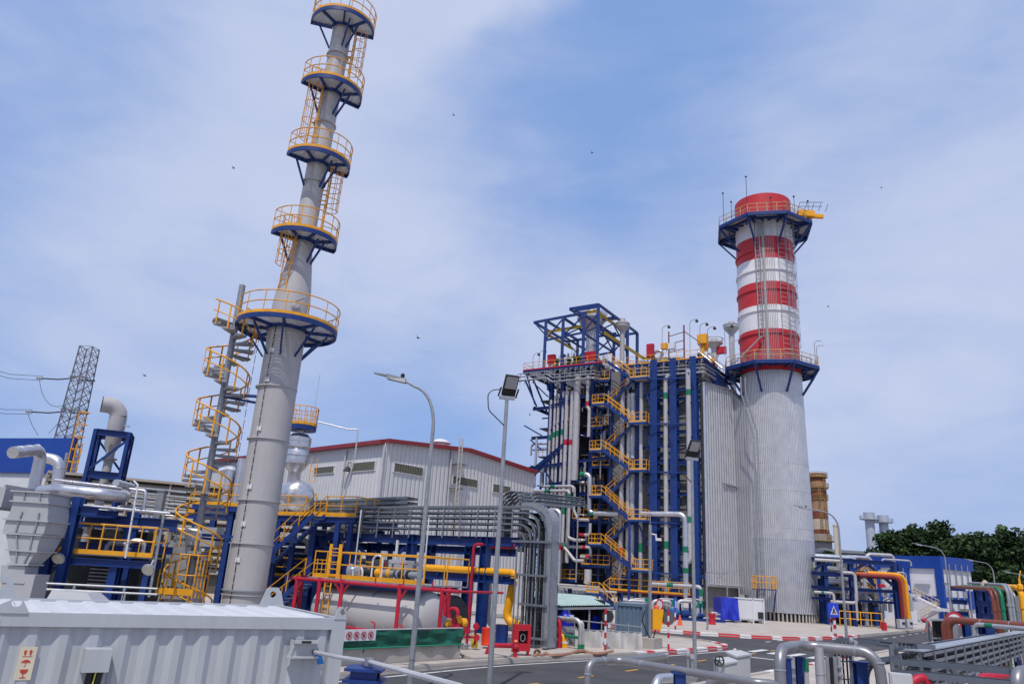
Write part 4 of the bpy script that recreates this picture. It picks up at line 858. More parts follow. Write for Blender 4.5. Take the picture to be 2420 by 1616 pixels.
# ------------------------------------------------------------------ warehouse
WHS = thing('warehouse', at(911, 1300, 72), 'white ribbed metal warehouse with a red roof edge and dark louvred windows', 'warehouse')
WC = at(911, 1045, 72); WZ = WC.z; WLp = G(534, 1088, WZ); uL = (WLp-WC).normalized(); uR = V((-uL.y, uL.x, 0)); uR *= 1 if uR.x > 0 else -1
WL = Plane(WC, uL); WR = Plane(WC, uR)
WRIB = ribbed('warehouse_sheet', (.55, .55, .555), tuple(uR), .55, .5, 0, depth=.4, dirt=.25, dcol=(.5, .49, .48), var=.05); WRIBL = ribbed('warehouse_side_sheet', (.58, .58, .585), tuple(uL), .55, .5, 0, depth=.3, dirt=.2, dcol=(.55, .54, .53), var=.05)
WLN = WL.a(WL.px(500, 1094)); RG = WR.px(1106, 1067); RF = WR.a(RG)*2
k = MB(); k.prism([WC-Z*WZ, WC+uR*RF-Z*WZ, WC+uR*RF, V((RG.x, RG.y, RG.z)), WC], WR.w*-.2); k.build('gable_wall', WRIB, WHS, smooth=0)
k = MB(); k.prism([WC-Z*WZ+WR.w*-.2, WC+uL*WLN-Z*WZ, WC+uL*WLN, WC+WR.w*-.2], WL.w*-.2); k.build('side_wall', WRIBL, WHS, smooth=0)
RR = mat('roof_edge_red', (.22, .022, .03), .5); k = MB()
for a, b in ((WC, RG), (RG, WC+uR*RF)): k.hexa([a+WR.w*.5, b+WR.w*.5, b-WR.w*WLN, a-WR.w*WLN, a+WR.w*.5+Z*.35, b+WR.w*.5+Z*.35, b-WR.w*WLN+Z*.35, a-WR.w*WLN+Z*.35])
k.build('roof', RR, WHS, smooth=0); k = MB(); k.bar(WC+WL.w*.35, WC+uL*WLN+WL.w*.35, .5, .4); k.build('eave_gutter', RR, WHS, smooth=0)
LOUV = ribbed('louvre_olive', (.115, .115, .085), tuple(uR), .32, .6, 0, depth=.8, dirt=.4, dcol=(.05, .05, .04)); LOUVL = ribbed('louvre_olive_side', (.12, .12, .09), tuple(uL), .32, .6, 0, depth=.8, dirt=.4, dcol=(.05, .05, .04))
for PL, quad, mm in ((WL, (744, 1108, 791, 1098, 12), LOUVL), (WL, (832, 1096, 888, 1088, 17), LOUVL), (WR, (932, 1093, 1000, 1106, 17.5), LOUV), (WR, (1070, 1124, 1129, 1134, 16), LOUV), (WR, (1165, 1142, 1206, 1151, 16), LOUV), (WL, (600, 1118, 640, 1112, 10), LOUVL)):
    x0, y0, x1, y1, h = quad; h += 3; p, q = PL.px(x0, y0, .06), PL.px(x1, y1, .06); b = PL.px(x0, y0+h, .06); hh = p.z-b.z; z = (p.z+q.z)/2-hh/2; c = (p+q)/2; c.z = z
    k = MB(); k.box(c, ((q-p).length, .1, hh), PL.u); w = k.build('window', mm, WHS, smooth=0)
    k = MB(); L_ = (q-p).length; [k.box(c+Z*s_*(hh/2+.02), (L_+.1, .13, .05), PL.u) for s_ in (-1, 1)]; [k.box(c+PL.u*s_*L_/2, (.05, .13, hh), PL.u) for s_ in (-1, 1)]; k.build('frame', WHITE, w, smooth=0)
for PL, x, y in ((WL, 818, 1065), (WL, 909, 1052), (WR, 1068, 1066)):
    p = PL.px(x, y, .15); k = MB(); k.tube([V((p.x, p.y, .2)), p], .11, 8); k.build('downpipe', PIPEG, WHS)
for x, y in ((1072, 1094), (1066, 1151)):
    p = WR.px(x, y, .5); k = MB(); k.box(p+uR*.8, (1.7, .9, .12), uR); k.build('canopy', GALVD, WHS, smooth=0)
p = WL.px(821, 1113, .4); k = MB(); k.lathe(p, [(.5, 0), (.3, .25), (.08, .5)], 10); k.tube([p+Z*.4, p+Z*.9, p+Z*.9-WL.w*.4], .05, 6); k.build('wall_lamp', DARK, WHS)
p = WR.px(1041, 1059, -6); k = MB(); k.lathe(p, [(.9, -.8), (.9, .5), (1.2, .6), (.6, 1.0), (.05, 1.1)], 14); k.build('roof_ventilator', WHITE, WHS)
t = thing('scaffold_mast', WR.px(1078, 1205, 1.5), 'slim beige lattice mast standing in front of the warehouse gable', 'mast')
p = WR.px(1078, 1200, 1.5); q = WR.px(1090, 1035, 1.5); k = MB()
for o in (-.22, .22): k.tube([V((p.x, p.y, .1))+uR*o, V((p.x, p.y, q.z))+uR*o], .07, 5)
for i in range(28): z = .6+i*(q.z-1)/28; k.bar(V((p.x, p.y, z))-uR*.22, V((p.x, p.y, z+.5))+uR*.22, .05)
k.build('mast_frame', mat('beige_mast_paint', (.42, .39, .34), .6), t)
# ------------------------------------------------------------------ deaerator platform and yellow stair behind the vent stack
DP = Plane(at(740, 1230, 45), (-.9, .44))
dt = thing('vessel_platform', DP.px(740, 1400), 'blue steel platform with yellow railing carrying the silver drum, reached by a long yellow stair', 'steel platform')
pA, pB = DP.px(610, 1205), DP.px(838, 1232); zz = (pA.z+pB.z)/2; pA.z = pB.z = zz
pA = pB+DP.u*((pA-pB).length+6)
k = MB(); k.box((pA+pB)/2-DP.w*2.2, ((pB-pA).length, 4.4, .08), DP.u); k.build('deck', GRATE, dt, smooth=0)
k = MB(); [k.ibeam(a-Z*.2, b-Z*.2, .32, .2) for a, b in ((pA, pB), (pA-DP.w*4.4, pB-DP.w*4.4), (pB, pB-DP.w*4.4))]; k.build('deck_beam', BLUE, dt, smooth=0)
pS0 = DP.px(770, 1215); sA = DP.a(pS0)
k = MB(); railing(k, [pA, DP.px(738, 1213, 0)*0+DP.pt(sA+1.6, zz)], 1.15, .035, 1.4); railing(k, [DP.pt(sA, zz), pB, pB-DP.w*4.4, pA-DP.w*4.4], 1.15, .035, .9); toe(k, [pA, pB], .22, .04); k.build('handrail', YEL, dt)
for x in (660, 700, 745, 800, 830):
    for d in (0, 4.3): a = DP.a(DP.px(x, 1230)); k = MB(); k.ibeam(DP.pt(a, .1, -d), DP.pt(a, zz-.3, -d), .3, .28); k.build('column', BLUE, dt, smooth=0)
def stairs(parent, hi, lo, side, w, rr=.03):
    s, t, r = MB(), MB(), MB(); flight(lo, hi, side, w, s, t, r, rr=rr, hh=1.1, sw=.3); f = s.build('stair_flight', BLUE, parent, smooth=0); t.build('tread_set', GALVD, f, smooth=0); r.build('handrail', YEL, f)
hi = DP.pt(sA, zz, .05); lo = DP.px(622, 1352, .05); stairs(dt, hi, lo, DP.w, 1.0)
hi2 = DP.px(745, 1372, .4); lo2 = DP.px(618, 1470, .4); stairs(dt, hi2, lo2, DP.w, 1.0)
p3, q3 = DP.px(560, 1355, -.4), DP.px(800, 1362, -.4); q3.z = p3.z; k = MB(); k.box((p3+q3)/2-DP.w*1.2, ((q3-p3).length, 2.6, .1), DP.u); d3 = k.build('lower_deck', BLUE, dt, smooth=0); k = MB(); railing(k, [p3, q3], 1.1, .03, 1.2); toe(k, [p3, q3], .2, .04); k.build('handrail', YEL, d3)
t = thing('steam_drum', DP.px(706, 1190, -2), 'horizontal silver drum with a crinkled round end behind the vent stack', 'pressure vessel')
ALUC = mat('crinkled_aluminium', (.62, .60, .59), .30, .9, .25, 5, bump=.8, bscale=5, dirt=.3, dcol=(.42, .36, .3))
c = DP.px(706, 1173, -2); ax = V((.55, -.83, 0)).normalized(); r_ = 1.02
k = MB(); k.lathe(c-ax*6, [(r_, 0), (r_, 6.0)]+[(r_*cos(a), 6.0+.62*r_*sin(a)) for a in [pi/2*i/9 for i in range(1, 10)]], 28, axis=ax); k.build('shell', ALUC, t)
k = MB(); [k.box(c-ax*d-Z*(r_*.8), (.5, 1.2, 1.0), ax) for d in (.5, 4.5)]; k.build('saddle', BLUE, t, smooth=0)
t = thing('deaerator_column', DP.px(697, 1118, -3), 'upright silver vessel with a small yellow railed top, right behind the vent stack', 'pressure vessel')
b0 = DP.px(697, 1114, -3); t0 = DP.px(703, 1026, -3); h = t0.z-b0.z; B = V((b0.x, b0.y, b0.z)); rv = .74
k = MB(); k.lathe(B, [(.4, -1.0), (.4, -.1), (rv*.6, .0), (rv*.95, .3), (rv, .6), (rv, h*.55), (rv*.9, h*.6), (rv*1.05, h*.66), (rv*1.05, h*.9), (rv*.7, h*1.0), (.2, h*1.02), (.2, h*1.15)], 26); k.build('shell', ALU, t)
for f in (.2, .42, .62, .8): k = MB(); k.lathe(B+Z*h*f, [(rv, -.02), (rv+.07, 0), (rv, .02)], 26, cap=False); k.build('seam_band', ALUD, t)
T_ = B+Z*(h+.25); k = MB(); k.arc_plate(T_, .2, 1.0, 0, 2*pi, T_.z, T_.z+.3, 20); d = k.build('top_platform', BLUE, t); k = MB(); P = [T_+V((cos(2*pi*i/16), sin(2*pi*i/16), .3)) for i in range(17)]; railing(k, P, 1.25, .03, .6); toe(k, P, .2, .03); k.build('handrail', YEL, d)
k = MB(); k.tube([T_+V((.7, 0, .3)), T_+V((.75, 0, 4.0))], .025, 5); k.tube(fillet([T_+V((.9, 0, .7)), T_+V((3.2, -.2, .25)), T_+V((3.9, -.2, .3)), T_+V((3.9, -.2, -1.6)), T_+V((3.2, 0, -6.2))], .15), .05, 6); k.build('vent_line', PIPEG, t)
k = MB(); s_ = V((1, 0, 0)); L0 = B+V((rv+.3, -.1, -.6)); [k.bar(L0+s_*o, L0+s_*o+Z*(h*.62), .05) for o in (0, .4)]; [k.bar(L0+Z*i*.35, L0+s_*.4+Z*i*.35, .03) for i in range(int(h*.62/.35))]; k.build('ladder', YEL, t)
t = thing('pipe_cluster', at(562, 1200, 46), 'upright silver pipes with an elbow seen between the spiral staircase and the vent stack', 'pipes')
for x, y0, y1, r_ in ((575, 1084, 1190, .34), (590, 1088, 1180, .2), (545, 1110, 1180, .28)): p, q = at(x, y0, 46), at(x-10, y1, 46); k = MB(); k.tube([V((p.x, p.y, q.z)), p], r_, 12); k.build('pipe_run', ALU, t)
k = MB(); k.pipe([at(520, 1114, 46.5), at(556, 1104, 46.5), at(560, 1190, 46.5)], .24, .5); k.build('pipe_run', ALU, t)
t = thing('access_platform', at(560, 1240, 43), 'small blue platform with yellow railing left of the vent stack, seen through the spiral staircase', 'steel platform')
p, q = at(455, 1190, 43), at(590, 1198, 43); q.z = p.z; k = MB(); k.box((p+q)/2+V((0, 1, -.15)), ((q-p).length, 2, .3)); k.build('deck', BLUE, t, smooth=0); k = MB(); railing(k, [p, q], 1.2, .035, 1.0); toe(k, [p, q], .2, .04); k.build('handrail', YEL, t)
for x in (470, 510, 550): a = at(x, 1200, 43.3); k = MB(); k.ibeam(V((a.x, a.y, .1)), V((a.x, a.y, p.z-.3)), .35, .3); k.build('column', BLUE, t, smooth=0)
# dark machine house that fills the space behind the stair and the tank
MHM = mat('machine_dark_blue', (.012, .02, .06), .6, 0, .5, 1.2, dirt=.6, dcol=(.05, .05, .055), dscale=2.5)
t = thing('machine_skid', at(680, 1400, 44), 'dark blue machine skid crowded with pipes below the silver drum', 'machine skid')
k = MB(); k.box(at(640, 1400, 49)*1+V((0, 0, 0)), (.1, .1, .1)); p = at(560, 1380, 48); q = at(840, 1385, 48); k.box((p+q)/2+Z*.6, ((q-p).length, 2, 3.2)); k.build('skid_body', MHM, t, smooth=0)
rnd = random.Random(11)
for i in range(46):
    a = at(rnd.uniform(600, 850), rnd.uniform(1245, 1440), rnd.uniform(46.8, 49)); k = MB(); L_ = rnd.uniform(.8, 2.6); r_ = rnd.choice((.05, .08, .12, .16))
    if rnd.random() < .65: k.pipe([a-Z*rnd.uniform(.3, 1.2), a, a+V((L_, -.2*L_, 0)), a+V((L_, -.2*L_, -rnd.uniform(.3, 1)))], r_, None, 8)
    else: k.tube([a, a-Z*L_], r_, 8)
    k.build('skid_pipe', rnd.choice((PIPEG, ALUD, GALVD, WPIPE, BLUE)), t)
for i in range(16):
    a = at(rnd.uniform(630, 820), rnd.uniform(1250, 1400), 47.0); k = MB(); k.ibeam(V((a.x, a.y, .1)), V((a.x, a.y, a.z)), .22, .2) if i % 2 else k.ibeam(a, a+V((3.0, -.4, 0)), .24, .2); k.build('skid_frame', BLUE, t, smooth=0)
# ------------------------------------------------------------------ white tank in its red sprinkler frame, on a walled bund
TP = Plane((-2.75, 33.0), GB)
tk = thing('storage_tank', TP.px(900, 1500), 'white horizontal storage tank with domed ends inside a crimson sprinkler frame', 'tank')
ct = TP.px(900, 1445, 0); rt_ = 1.08; za = ct.z-.05; aR = TP.a(TP.px(1008, 1445)); aL_ = TP.a(TP.px(806, 1440))
TANKW = mat('tank_white_paint', (.44, .44, .445), .42, 0, .04, .8, dirt=.2, dcol=(.45, .44, .44))
L_ = aL_-aR+.7; k = MB(); k.lathe(TP.pt(aR, za), [(rt_*cos(a), -.55*sin(a)*rt_) for a in [pi/2*(1-i/8) for i in range(8)]]+[(rt_, 0), (rt_, L_)]+[(rt_*cos(a), L_+.55*rt_*sin(a)) for a in [pi/2*(i+1)/8 for i in range(8)]], 40, axis=TP.u); k.build('shell', TANKW, tk)
k = MB(); k.lathe(TP.pt(aR+.5, za-.1, -1.3), [(rt_*.98, -.9), (rt_*.98, .2), (rt_*.9, .3)], 30, axis=TP.u); k.build('dark_rear_disc', DARK, tk)  # plain dark disc behind the tank's right end
for f in (.15, .85): k = MB(); k.box(TP.pt(aR+L_*f, za-rt_*.85), (.4, 1.7, .9), TP.u); k.build('saddle', CONC, tk, smooth=0)
for x in (783, 893, 1000): k = MB(); p = TP.px(x, 1395, .55); k.bar(p+Z*.2, p-Z*.25+TP.w*.3, .06); k.build('lifting_strap', GALV, tk, smooth=0)
rf = thing('sprinkler_frame', TP.px(900, 1380, 1.5), 'crimson sprinkler pipe frame on legs in front of the white tank', 'pipe frame')
FO = 1.5
p, q = TP.px(688, 1365, FO), TP.px(1086, 1398, FO); q.z = p.z = (p.z+q.z)/2; k = MB(); k.tube([p, q], .075, 10); k.build('top_pipe', RED, rf); zt_ = p.z
p, q = TP.px(720, 1372, -1.6), TP.px(1080, 1397, -1.6); p.z = q.z = zt_; k = MB(); k.tube([p, q], .07, 10); k.build('top_pipe', RED, rf)
for i, (x, o) in enumerate(((700, FO), (754, FO), (808, FO), (945, FO), (1046, FO), (1052, -1.4), (712, -.4), (1062, .4))):
    a = TP.a(TP.px(x, 1388, o)); k = MB(); k.ibeam(TP.pt(a, .3, o), TP.pt(a, zt_+.12, o), .15, .15, .03); k.build('leg', RED, rf, smooth=0)
    if i in (2, 3, 4, 0): k = MB(); [k.bar(TP.pt(a, zt_-.55, o), TP.pt(a+s_*.42, zt_-.06, o), .06) for s_ in ((-1, 1) if i == 2 else (-1,))]; k.build('knee_brace', RED, rf, smooth=0)
for f in (.02, .35, .62, .88): a0 = TP.a(TP.px(1086, 1398, FO)); a1 = TP.a(TP.px(688, 1365, FO)); a = a0+(a1-a0)*f; k = MB(); k.tube([TP.pt(a, zt_, FO), TP.pt(a, zt_, -1.6)], .05, 8); k.build('cross_pipe', RED, rf)
zb_ = TP.px(900, 1492, FO+.3).z; p, q = TP.px(770, 1490, FO+.3), TP.px(1040, 1493, FO+.3); p.z = q.z = zb_; k = MB(); k.tube([p, q], .05, 8); k.build('bottom_pipe', RED, rf)
for x in (884, 951, 1014): r_ = TP.px(x, 1490, FO+.3); r_.z = zb_; k = MB(); k.tube(fillet([r_, r_+Z*.3, r_+Z*.34+TP.u*.25], .06), .03, 6); k.build('spray_nozzle', RED, rf)
for x in (803, 886, 953, 1022): r_ = TP.px(x, 1383, FO); r_.z = zt_; k = MB(); k.tube([r_, r_+Z*.3], .03, 6); k.build('spray_nozzle', RED, rf)
t = thing('valve_manifold', TP.px(1065, 1492, .6), 'crimson valve manifold of upright pipes right of the white tank', 'valve set')
for pth, r_ in (([(1050, 1500), (1051, 1405)], .07), ([(1062, 1500), (1062, 1437), (1082, 1438), (1080, 1500)], .08), ([(1040, 1486), (1022, 1486)], .05), ([(1058, 1480), (1100, 1482)], .09)):
    k = MB(); k.pipe([TP.px(x, y, .6) for x, y in pth], r_, .15, 8); k.build('pipe_run', RED, t)
for x, y, m in ((1058, 1470, GALVD), (1070, 1478, YELP), (1084, 1474, RED), (1076, 1490, RED), (1090, 1486, RED), (1094, 1470, YELP)):
    p = TP.px(x, y, .7); k = MB(); k.lathe(p, [(.05, -.2), (.17, -.12), (.17, .12), (.05, .2)], 10, axis=TP.u); k.lathe(p+TP.w*.25+Z*.1, [(.16, -.02), (.16, .02)], 10, axis=TP.w); k.build('valve', m, t)
vp = thing('valve_platform', TP.px(900, 1378), 'yellow railed valve platform standing above the white tank', 'steel platform')
a0 = TP.a(TP.px(1000, 1384, .9)); a1 = TP.a(TP.px(738, 1364, .9)); zv = (TP.px(1000, 1384, .9).z+TP.px(740, 1360, .9).z)/2
k = MB(); k.box(TP.pt((a0+a1)/2, zv-.03, -.43), (a1-a0, 3.14, .06), TP.u); k.build('deck', GALVD, vp, smooth=0)  # deck widened past its railing to shade the tank top
k = MB(); k.bar(TP.pt(a0, zv-.2, .86), TP.pt(a1, zv-.2, .86), .12, .26); k.build('deck_beam', BLUE, vp, smooth=0)
k = MB(); railing(k, [TP.pt(a0, zv, -2), TP.pt(a0, zv, .88), TP.pt(a1-1.8, zv, .88)], 1.15, .03, 1.3); railing(k, [TP.pt(a1-1.0, zv, .88), TP.pt(a1, zv, .88), TP.pt(a1, zv, -2)], 1.15, .03, .8); railing(k, [TP.pt(a0, zv, -2), TP.pt(a1, zv, -2)], 1.15, .03, 1.4); toe(k, [TP.pt(a0, zv, .9), TP.pt(a1, zv, .9)], .18, .03); k.build('handrail', YEL, vp)
k = MB(); [k.bar(TP.pt(a1-o, zv-.3, .94), TP.pt(a1-o, zv+1.5, .94), .14, .07) for o in (1.75, 1.1)]; [k.bar(TP.pt(a1-1.75, zv+z, .94), TP.pt(a1-1.1, zv+z, .94), .05) for z in (.1, .4, .7, 1.0, 1.3)]; k.build('gate_posts', YEL, vp, smooth=0)
k = MB(); [k.bar(TP.pt(a1-1.6+o, .3, 1.12), TP.pt(a1-1.6+o, zv, 1.12), .06) for o in (0, .4)]; [k.bar(TP.pt(a1-1.6, .5+.3*i, 1.12), TP.pt(a1-1.2, .5+.3*i, 1.12), .03) for i in range(8)]; k.build('ladder', YEL, vp, smooth=0)
for x in (900, 968, 745): a = TP.a(TP.px(x, 1380, -1.9)); k = MB(); k.ibeam(TP.pt(a, .2, -1.9), TP.pt(a, zv-.1, -1.9), .2, .2); k.build('column', BLUE, vp, smooth=0)
for i, (x, y) in enumerate(((842, 1366), (870, 1366), (905, 1362), (925, 1366), (950, 1364), (975, 1366))):
    p = TP.px(x, y, -.7); p.z = zv+.35; t = thing('control_valve', V((p.x, p.y, zv)), ('silver drum valve', 'dark valve with orange handles', 'small brass valve', 'grey flanged valve', 'dark control valve', 'grey control valve')[i]+' on the yellow railed platform, '+('first', 'second', 'third', 'fourth', 'fifth', 'sixth')[i]+' from its left end', 'valve')
    k = MB(); r_ = .34 if i == 0 else .2; k.lathe(p-TP.u*.5, [(r_*.6, 0), (r_, .05), (r_, .15), (r_*.7, .2), (r_*.7, .7), (r_, .75), (r_, .9), (r_*.6, .95)], 14, axis=TP.u); k.tube([p-Z*.35, p], .07, 6); k.build('valve_body', (ALU, DARK, YELP, GALVD, DARK, GALVD)[i], t)
    k = MB(); k.tube([p, p+Z*.45], .05, 6); k.lathe(p+Z*.45, [(.2, -.02), (.2, .02)], 12); k.build('handwheel', (GALV, YEL, RED, GALVD, RED, GALV)[i], t)
for x, h in ((876, 1.1), (832, .55)):
    p = TP.px(x, 1374, .1); p.z = zv; t = thing('vent_loop', p, ('tall' if h > 1 else 'low')+' white swan neck vent loop on the yellow railed platform', 'pipe'); k = MB(); k.pipe([p, p+Z*h, p-GB*.62+Z*h, p-GB*.62+Z*.05], .045, .28, 8); k.build('pipe_run', WHITE, t)
p = TP.px(948, 1340, -1.5); t = thing('equipment_box', V((p.x, p.y, zv)), 'grey square duct box behind the yellow railed platform', 'box'); k = MB(); k.box(p, (1.1, .6, .65), GB); k.build('box_body', PIPEG, t, smooth=0); k = MB(); k.bar(V((p.x, p.y, zv)), p-Z*.2, .12); k.build('leg', GALVD, t, smooth=0)
# bund wall and green net
b0, b1 = G(790, 1577, .10), G(1086, 1558, .10); wd = (b1-b0).normalized(); b0 = b0-wd*8; wn = V((wd.y, -wd.x, 0)); zw = .60
t = thing('bund_wall', (b0+b1)/2, 'weathered low concrete wall below the green net, along the road', 'wall')
k = MB(); k.box((b0+b1)/2-wn*.15+Z*(zw/2), ((b1-b0).length, .3, zw), wd); k.build('wall_face', CONC, t, smooth=0); k = MB(); k.box(b1-wn*3.3+Z*(zw/2)-wd*.16, (.3, 6, zw-.004), wd); k.build('return_wall', CONC, t, smooth=0)
k = MB(); k.box((b0+b1)/2-wn*4+Z*.3, ((b1-b0).length-.6, 7.2, .34), wd); k.build('bund_floor', CONC, t, smooth=0)
t = thing('green_net', (b0+b1)/2-wn*.1+Z*zw, 'dark green safety net stretched on top of the low concrete wall', 'net'); zn = TP.px(1095, 1492).z
k = MB(); n = 60; vs = []; fs = []; rr = random.Random(3)
def wob(s): return .05*sin(s*2.1)+.04*sin(s*5.3+1)
LL = (b1-b0).length
for i in range(n+1):
    for j in range(5): s = LL*i/n; vs.append(b0+wd*s+wn*(.08+wob(s+j)*.8)+Z*(zw-.03+j*.135-.012*abs(sin(s*1.7))))
for i in range(n):
    for j in range(4): o = i*5+j; fs.append((o, o+5, o+6, o+1))
k.add(vs, fs); k.build('net_sheet', GREENN, t)
k = MB(); k.tube([b0+wn*.16+Z*(zw-.03), b1+wn*.16+Z*(zw-.03)], .022, 5); k.build('hem', mat('green_hem', (.01, .22, .13), .6), t); k = MB(); k.tube([b0+wn*.05+Z*(zw+.53), b1+wn*.05+Z*(zw+.53)], .025, 5); k.build('top_rope', PIPEG, t)
for i in range(6): s = LL-.1-2.3*i; k = MB(); k.bar(b0+wd*s+wn*.0+Z*(zw-.2), b0+wd*s+Z*(zw+.54), .05); k.build('net_post', GREEN, t, smooth=0)
# prohibition sign on the net: three pictograms in red rings
sp_ = [G(790, 1577)]; pc = b0+wd*((G(818, 1575)-b0).dot(wd)); t = thing('prohibition_sign', pc+wn*.2+Z*1.0, 'white sign with red prohibition rings hung on the green net', 'sign')
k = MB(); k.box(pc+wn*.2+Z*(zw+.38)-wd*.35, (1.5, .02, .34), wd); k.build('board', WHITE, t, smooth=0)
for i in range(4):
    c = pc+wn*.215+Z*(zw+.38)+wd*(.17-.3*i); k = MB(); k.tube([c+wd*.11*cos(a)+Z*.11*sin(a) for a in [2*pi*j/20 for j in range(21)]], .014, 4); k.bar(c-wd*.075+Z*.075, c+wd*.075-Z*.075, .02, .022, up=wn); k.build('prohibition_ring', SRED, t)
    k = MB(); k.bar(c-Z*.06-wd*.02, c+Z*.05-wd*.01, .035, .012, up=wn); k.bar(c+wd*.03-Z*.05, c+wd*.045+Z*.03, .025, .012, up=wn); k.build('pictogram', DARK, t, smooth=0)
# ------------------------------------------------------------------ left: blue building, lattice tower, process skids
BB = Plane(at(176, 1036, 72), (-.85, .3))
t = thing('control_building', BB.px(100, 1300), 'white building with a deep blue roof band at the left edge', 'building')
ez = at(176, 1036, 72).z; bz = at(150, 1119, 72).z; c0 = BB.pt(0, 0); BS = V((-9.5, 18, 0))
k = MB(); k.prism([c0, c0+BB.u*60, c0+BB.u*60+BS, c0+BS], Z*(bz)); k.build('wall', WHITE, t, smooth=0)
k = MB(); k.prism([c0+BB.w*.25-BB.u*.2+Z*bz, c0+BB.u*60+BB.w*.25+Z*bz, c0+BB.u*60+BS+Z*bz, c0+BS-BB.u*.2+Z*bz], Z*(ez-bz)); k.build('roof_band', BLUE2, t, smooth=0)
k = MB(); q = c0+BB.w*.3-BB.u*.5; k.ibeam(q, q+Z*ez, .5, .4); k.build('corner_column', BLUE, t, smooth=0)
lad = thing('wall_ladder', c0-BB.u*1.0+BB.w, 'yellow caged ladder on the corner of the blue and white building', 'ladder')
k = MB(); q = c0-BB.u*1.3+BB.w*.4
for o in (-.35, .35): k.bar(q+BB.u*o+Z*2, q+BB.u*o+Z*(ez-.6), .09)
for i in range(24): k.bar(q-BB.u*.35+Z*(2+.6*i), q+BB.u*.35+Z*(2+.6*i), .06)
k.build('ladder_frame', YEL, lad, smooth=0); k = MB()
for i in range(10): k.tube([q+BB.u*(.5*cos(a))+BB.w*(.8*sin(a))+Z*(5+1.2*i) for a in [pi*j/8 for j in range(9)]], .04, 4)
[k.tube([q+BB.u*(.5*cos(a))+BB.w*(.8*sin(a))+Z*5, q+BB.u*(.5*cos(a))+BB.w*(.8*sin(a))+Z*(5+1.2*9)], .03, 4) for a in (pi*.25, pi*.5, pi*.75)]; k.build('ladder_cage', YEL, lad)
# lattice tower with power lines
TY = 150; b0_ = at(160, 1290, TY); tw = thing('lattice_tower', V((b0_.x, b0_.y, 0)), 'grey steel lattice tower carrying power lines behind the blue building', 'lattice tower')
ztop = at(212, 822, TY).z; cx0 = at(160, 1030, TY).x; cx1 = at(212, 822, TY).x
TWM = mat('tower_galvanised', (.20, .20, .22), .6, .3, .2, 2)
def tc_(z): f = (z-10)/(ztop-10); return V((cx1+(1-f)*.15, TY, z)), 1.35+(1-f)*.65
k = MB(); zz_ = 0.0; prev = None; lev = [i*1.9 for i in range(int(ztop/1.9)+1)]+[ztop]
for z in lev:
    c, w = tc_(z); P = [c+V((sx*w, sy*w, 0)) for sx, sy in ((-1, -1), (1, -1), (1, 1), (-1, 1))]
    if prev:
        for i in range(4):
            k.bar(prev[i], P[i], .22); k.bar(prev[i], P[(i+1) % 4], .10); k.bar(prev[(i+1) % 4], P[i], .10); k.bar(P[i], P[(i+1) % 4], .09)
    prev = P
k.build('tower_frame', TWM, tw, smooth=0)
for y in (894, 973):
    z = at(190, y, TY).z; c, w = tc_(z); k = MB(); k.bar(c+V((-w-.3, -w, 0)), c+V((w+.3, -w, 0)), .35); k.bar(c+V((-w-.3, w, 0)), c+V((w+.3, w, 0)), .35); k.build('cross_arm', TWM, tw, smooth=0)
for y, xe in ((893, 100), (972, 75)):
    a = at(177 if y < 900 else 155, y, TY); b = at(xe, y+1 if y < 900 else y+1, TY-1); t = thing('insulator_string', a, ('upper' if y < 900 else 'lower')+' dark insulator string on the left of the lattice tower', 'insulator')
    k = MB(); k.tube([a, a.lerp(b, .5)-Z*.25, b], .14, 6); k.build('string', DARK, t); k = MB(); [k.lathe(b+V((-.5*i, 0, 0)), [(.05, -.15), (.3, 0), (.05, .15)], 8, axis=V((0, 1, 0))) for i in range(3)]; k.build('clamp_ring', GALVD, t)
    for dz in (-.45, .45):
        k = MB(); e = at(-60, 866 if y < 900 else 954, TY-18); k.tube([b+Z*dz, b.lerp(e, .5)+Z*(dz*.9-.7), e+Z*dz*.8], .045, 4); t2 = k.build('power_line', DARK); tag(t2, ('upper' if y < 900 else 'lower')+' pair of power lines sagging left from the lattice tower', 'power line', 'power lines of the lattice tower, '+('upper' if y < 900 else 'lower')+' pair')
    loop = [(93, 898), (98, 925), (108, 945), (120, 957), (135, 961), (150, 958), (160, 950)] if y < 900 else [(66, 978), (76, 1005), (90, 1028)]
    k = MB(); k.tube([at(x, yy, TY-2) for x, yy in loop], .05, 4); tag(k.build('jumper_cable', DARK), ('upper' if y < 900 else 'lower')+' jumper cable hanging in a loop beside the lattice tower', 'cable')
k = MB(); k.tube([at(158, 945, TY-2), at(146, 990, TY-2), at(115, 1024, TY-2)], .05, 4); tag(k.build('jumper_cable', DARK), 'short slanting cable low on the left side of the lattice tower', 'cable')
# louvred cooling house
CP = Plane(at(300, 1134, 66), (.93, .36)); t = thing('cooling_house', CP.px(380, 1300), 'beige slatted cooling house behind the spiral staircase', 'building')
ct0 = at(300, 1134, 66).z; SL = mat('beige_slat', (.34, .31, .26), .7, 0, .15, 1, dirt=.3)
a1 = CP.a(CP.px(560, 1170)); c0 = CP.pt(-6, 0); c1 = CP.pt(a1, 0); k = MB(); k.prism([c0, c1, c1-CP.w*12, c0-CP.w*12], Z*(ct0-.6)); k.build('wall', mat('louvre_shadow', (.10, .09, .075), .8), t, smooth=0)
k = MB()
for i in range(12): z = ct0-.35-.62*i; k.hexa([q+Z*z for q in (c0+CP.w*.05, c1+CP.w*.05, c1+CP.w*.45-Z*.3, c0+CP.w*.45-Z*.3)]+[q+Z*(z+.16) for q in (c0+CP.w*.05, c1+CP.w*.05, c1+CP.w*.45-Z*.3, c0+CP.w*.45-Z*.3)])
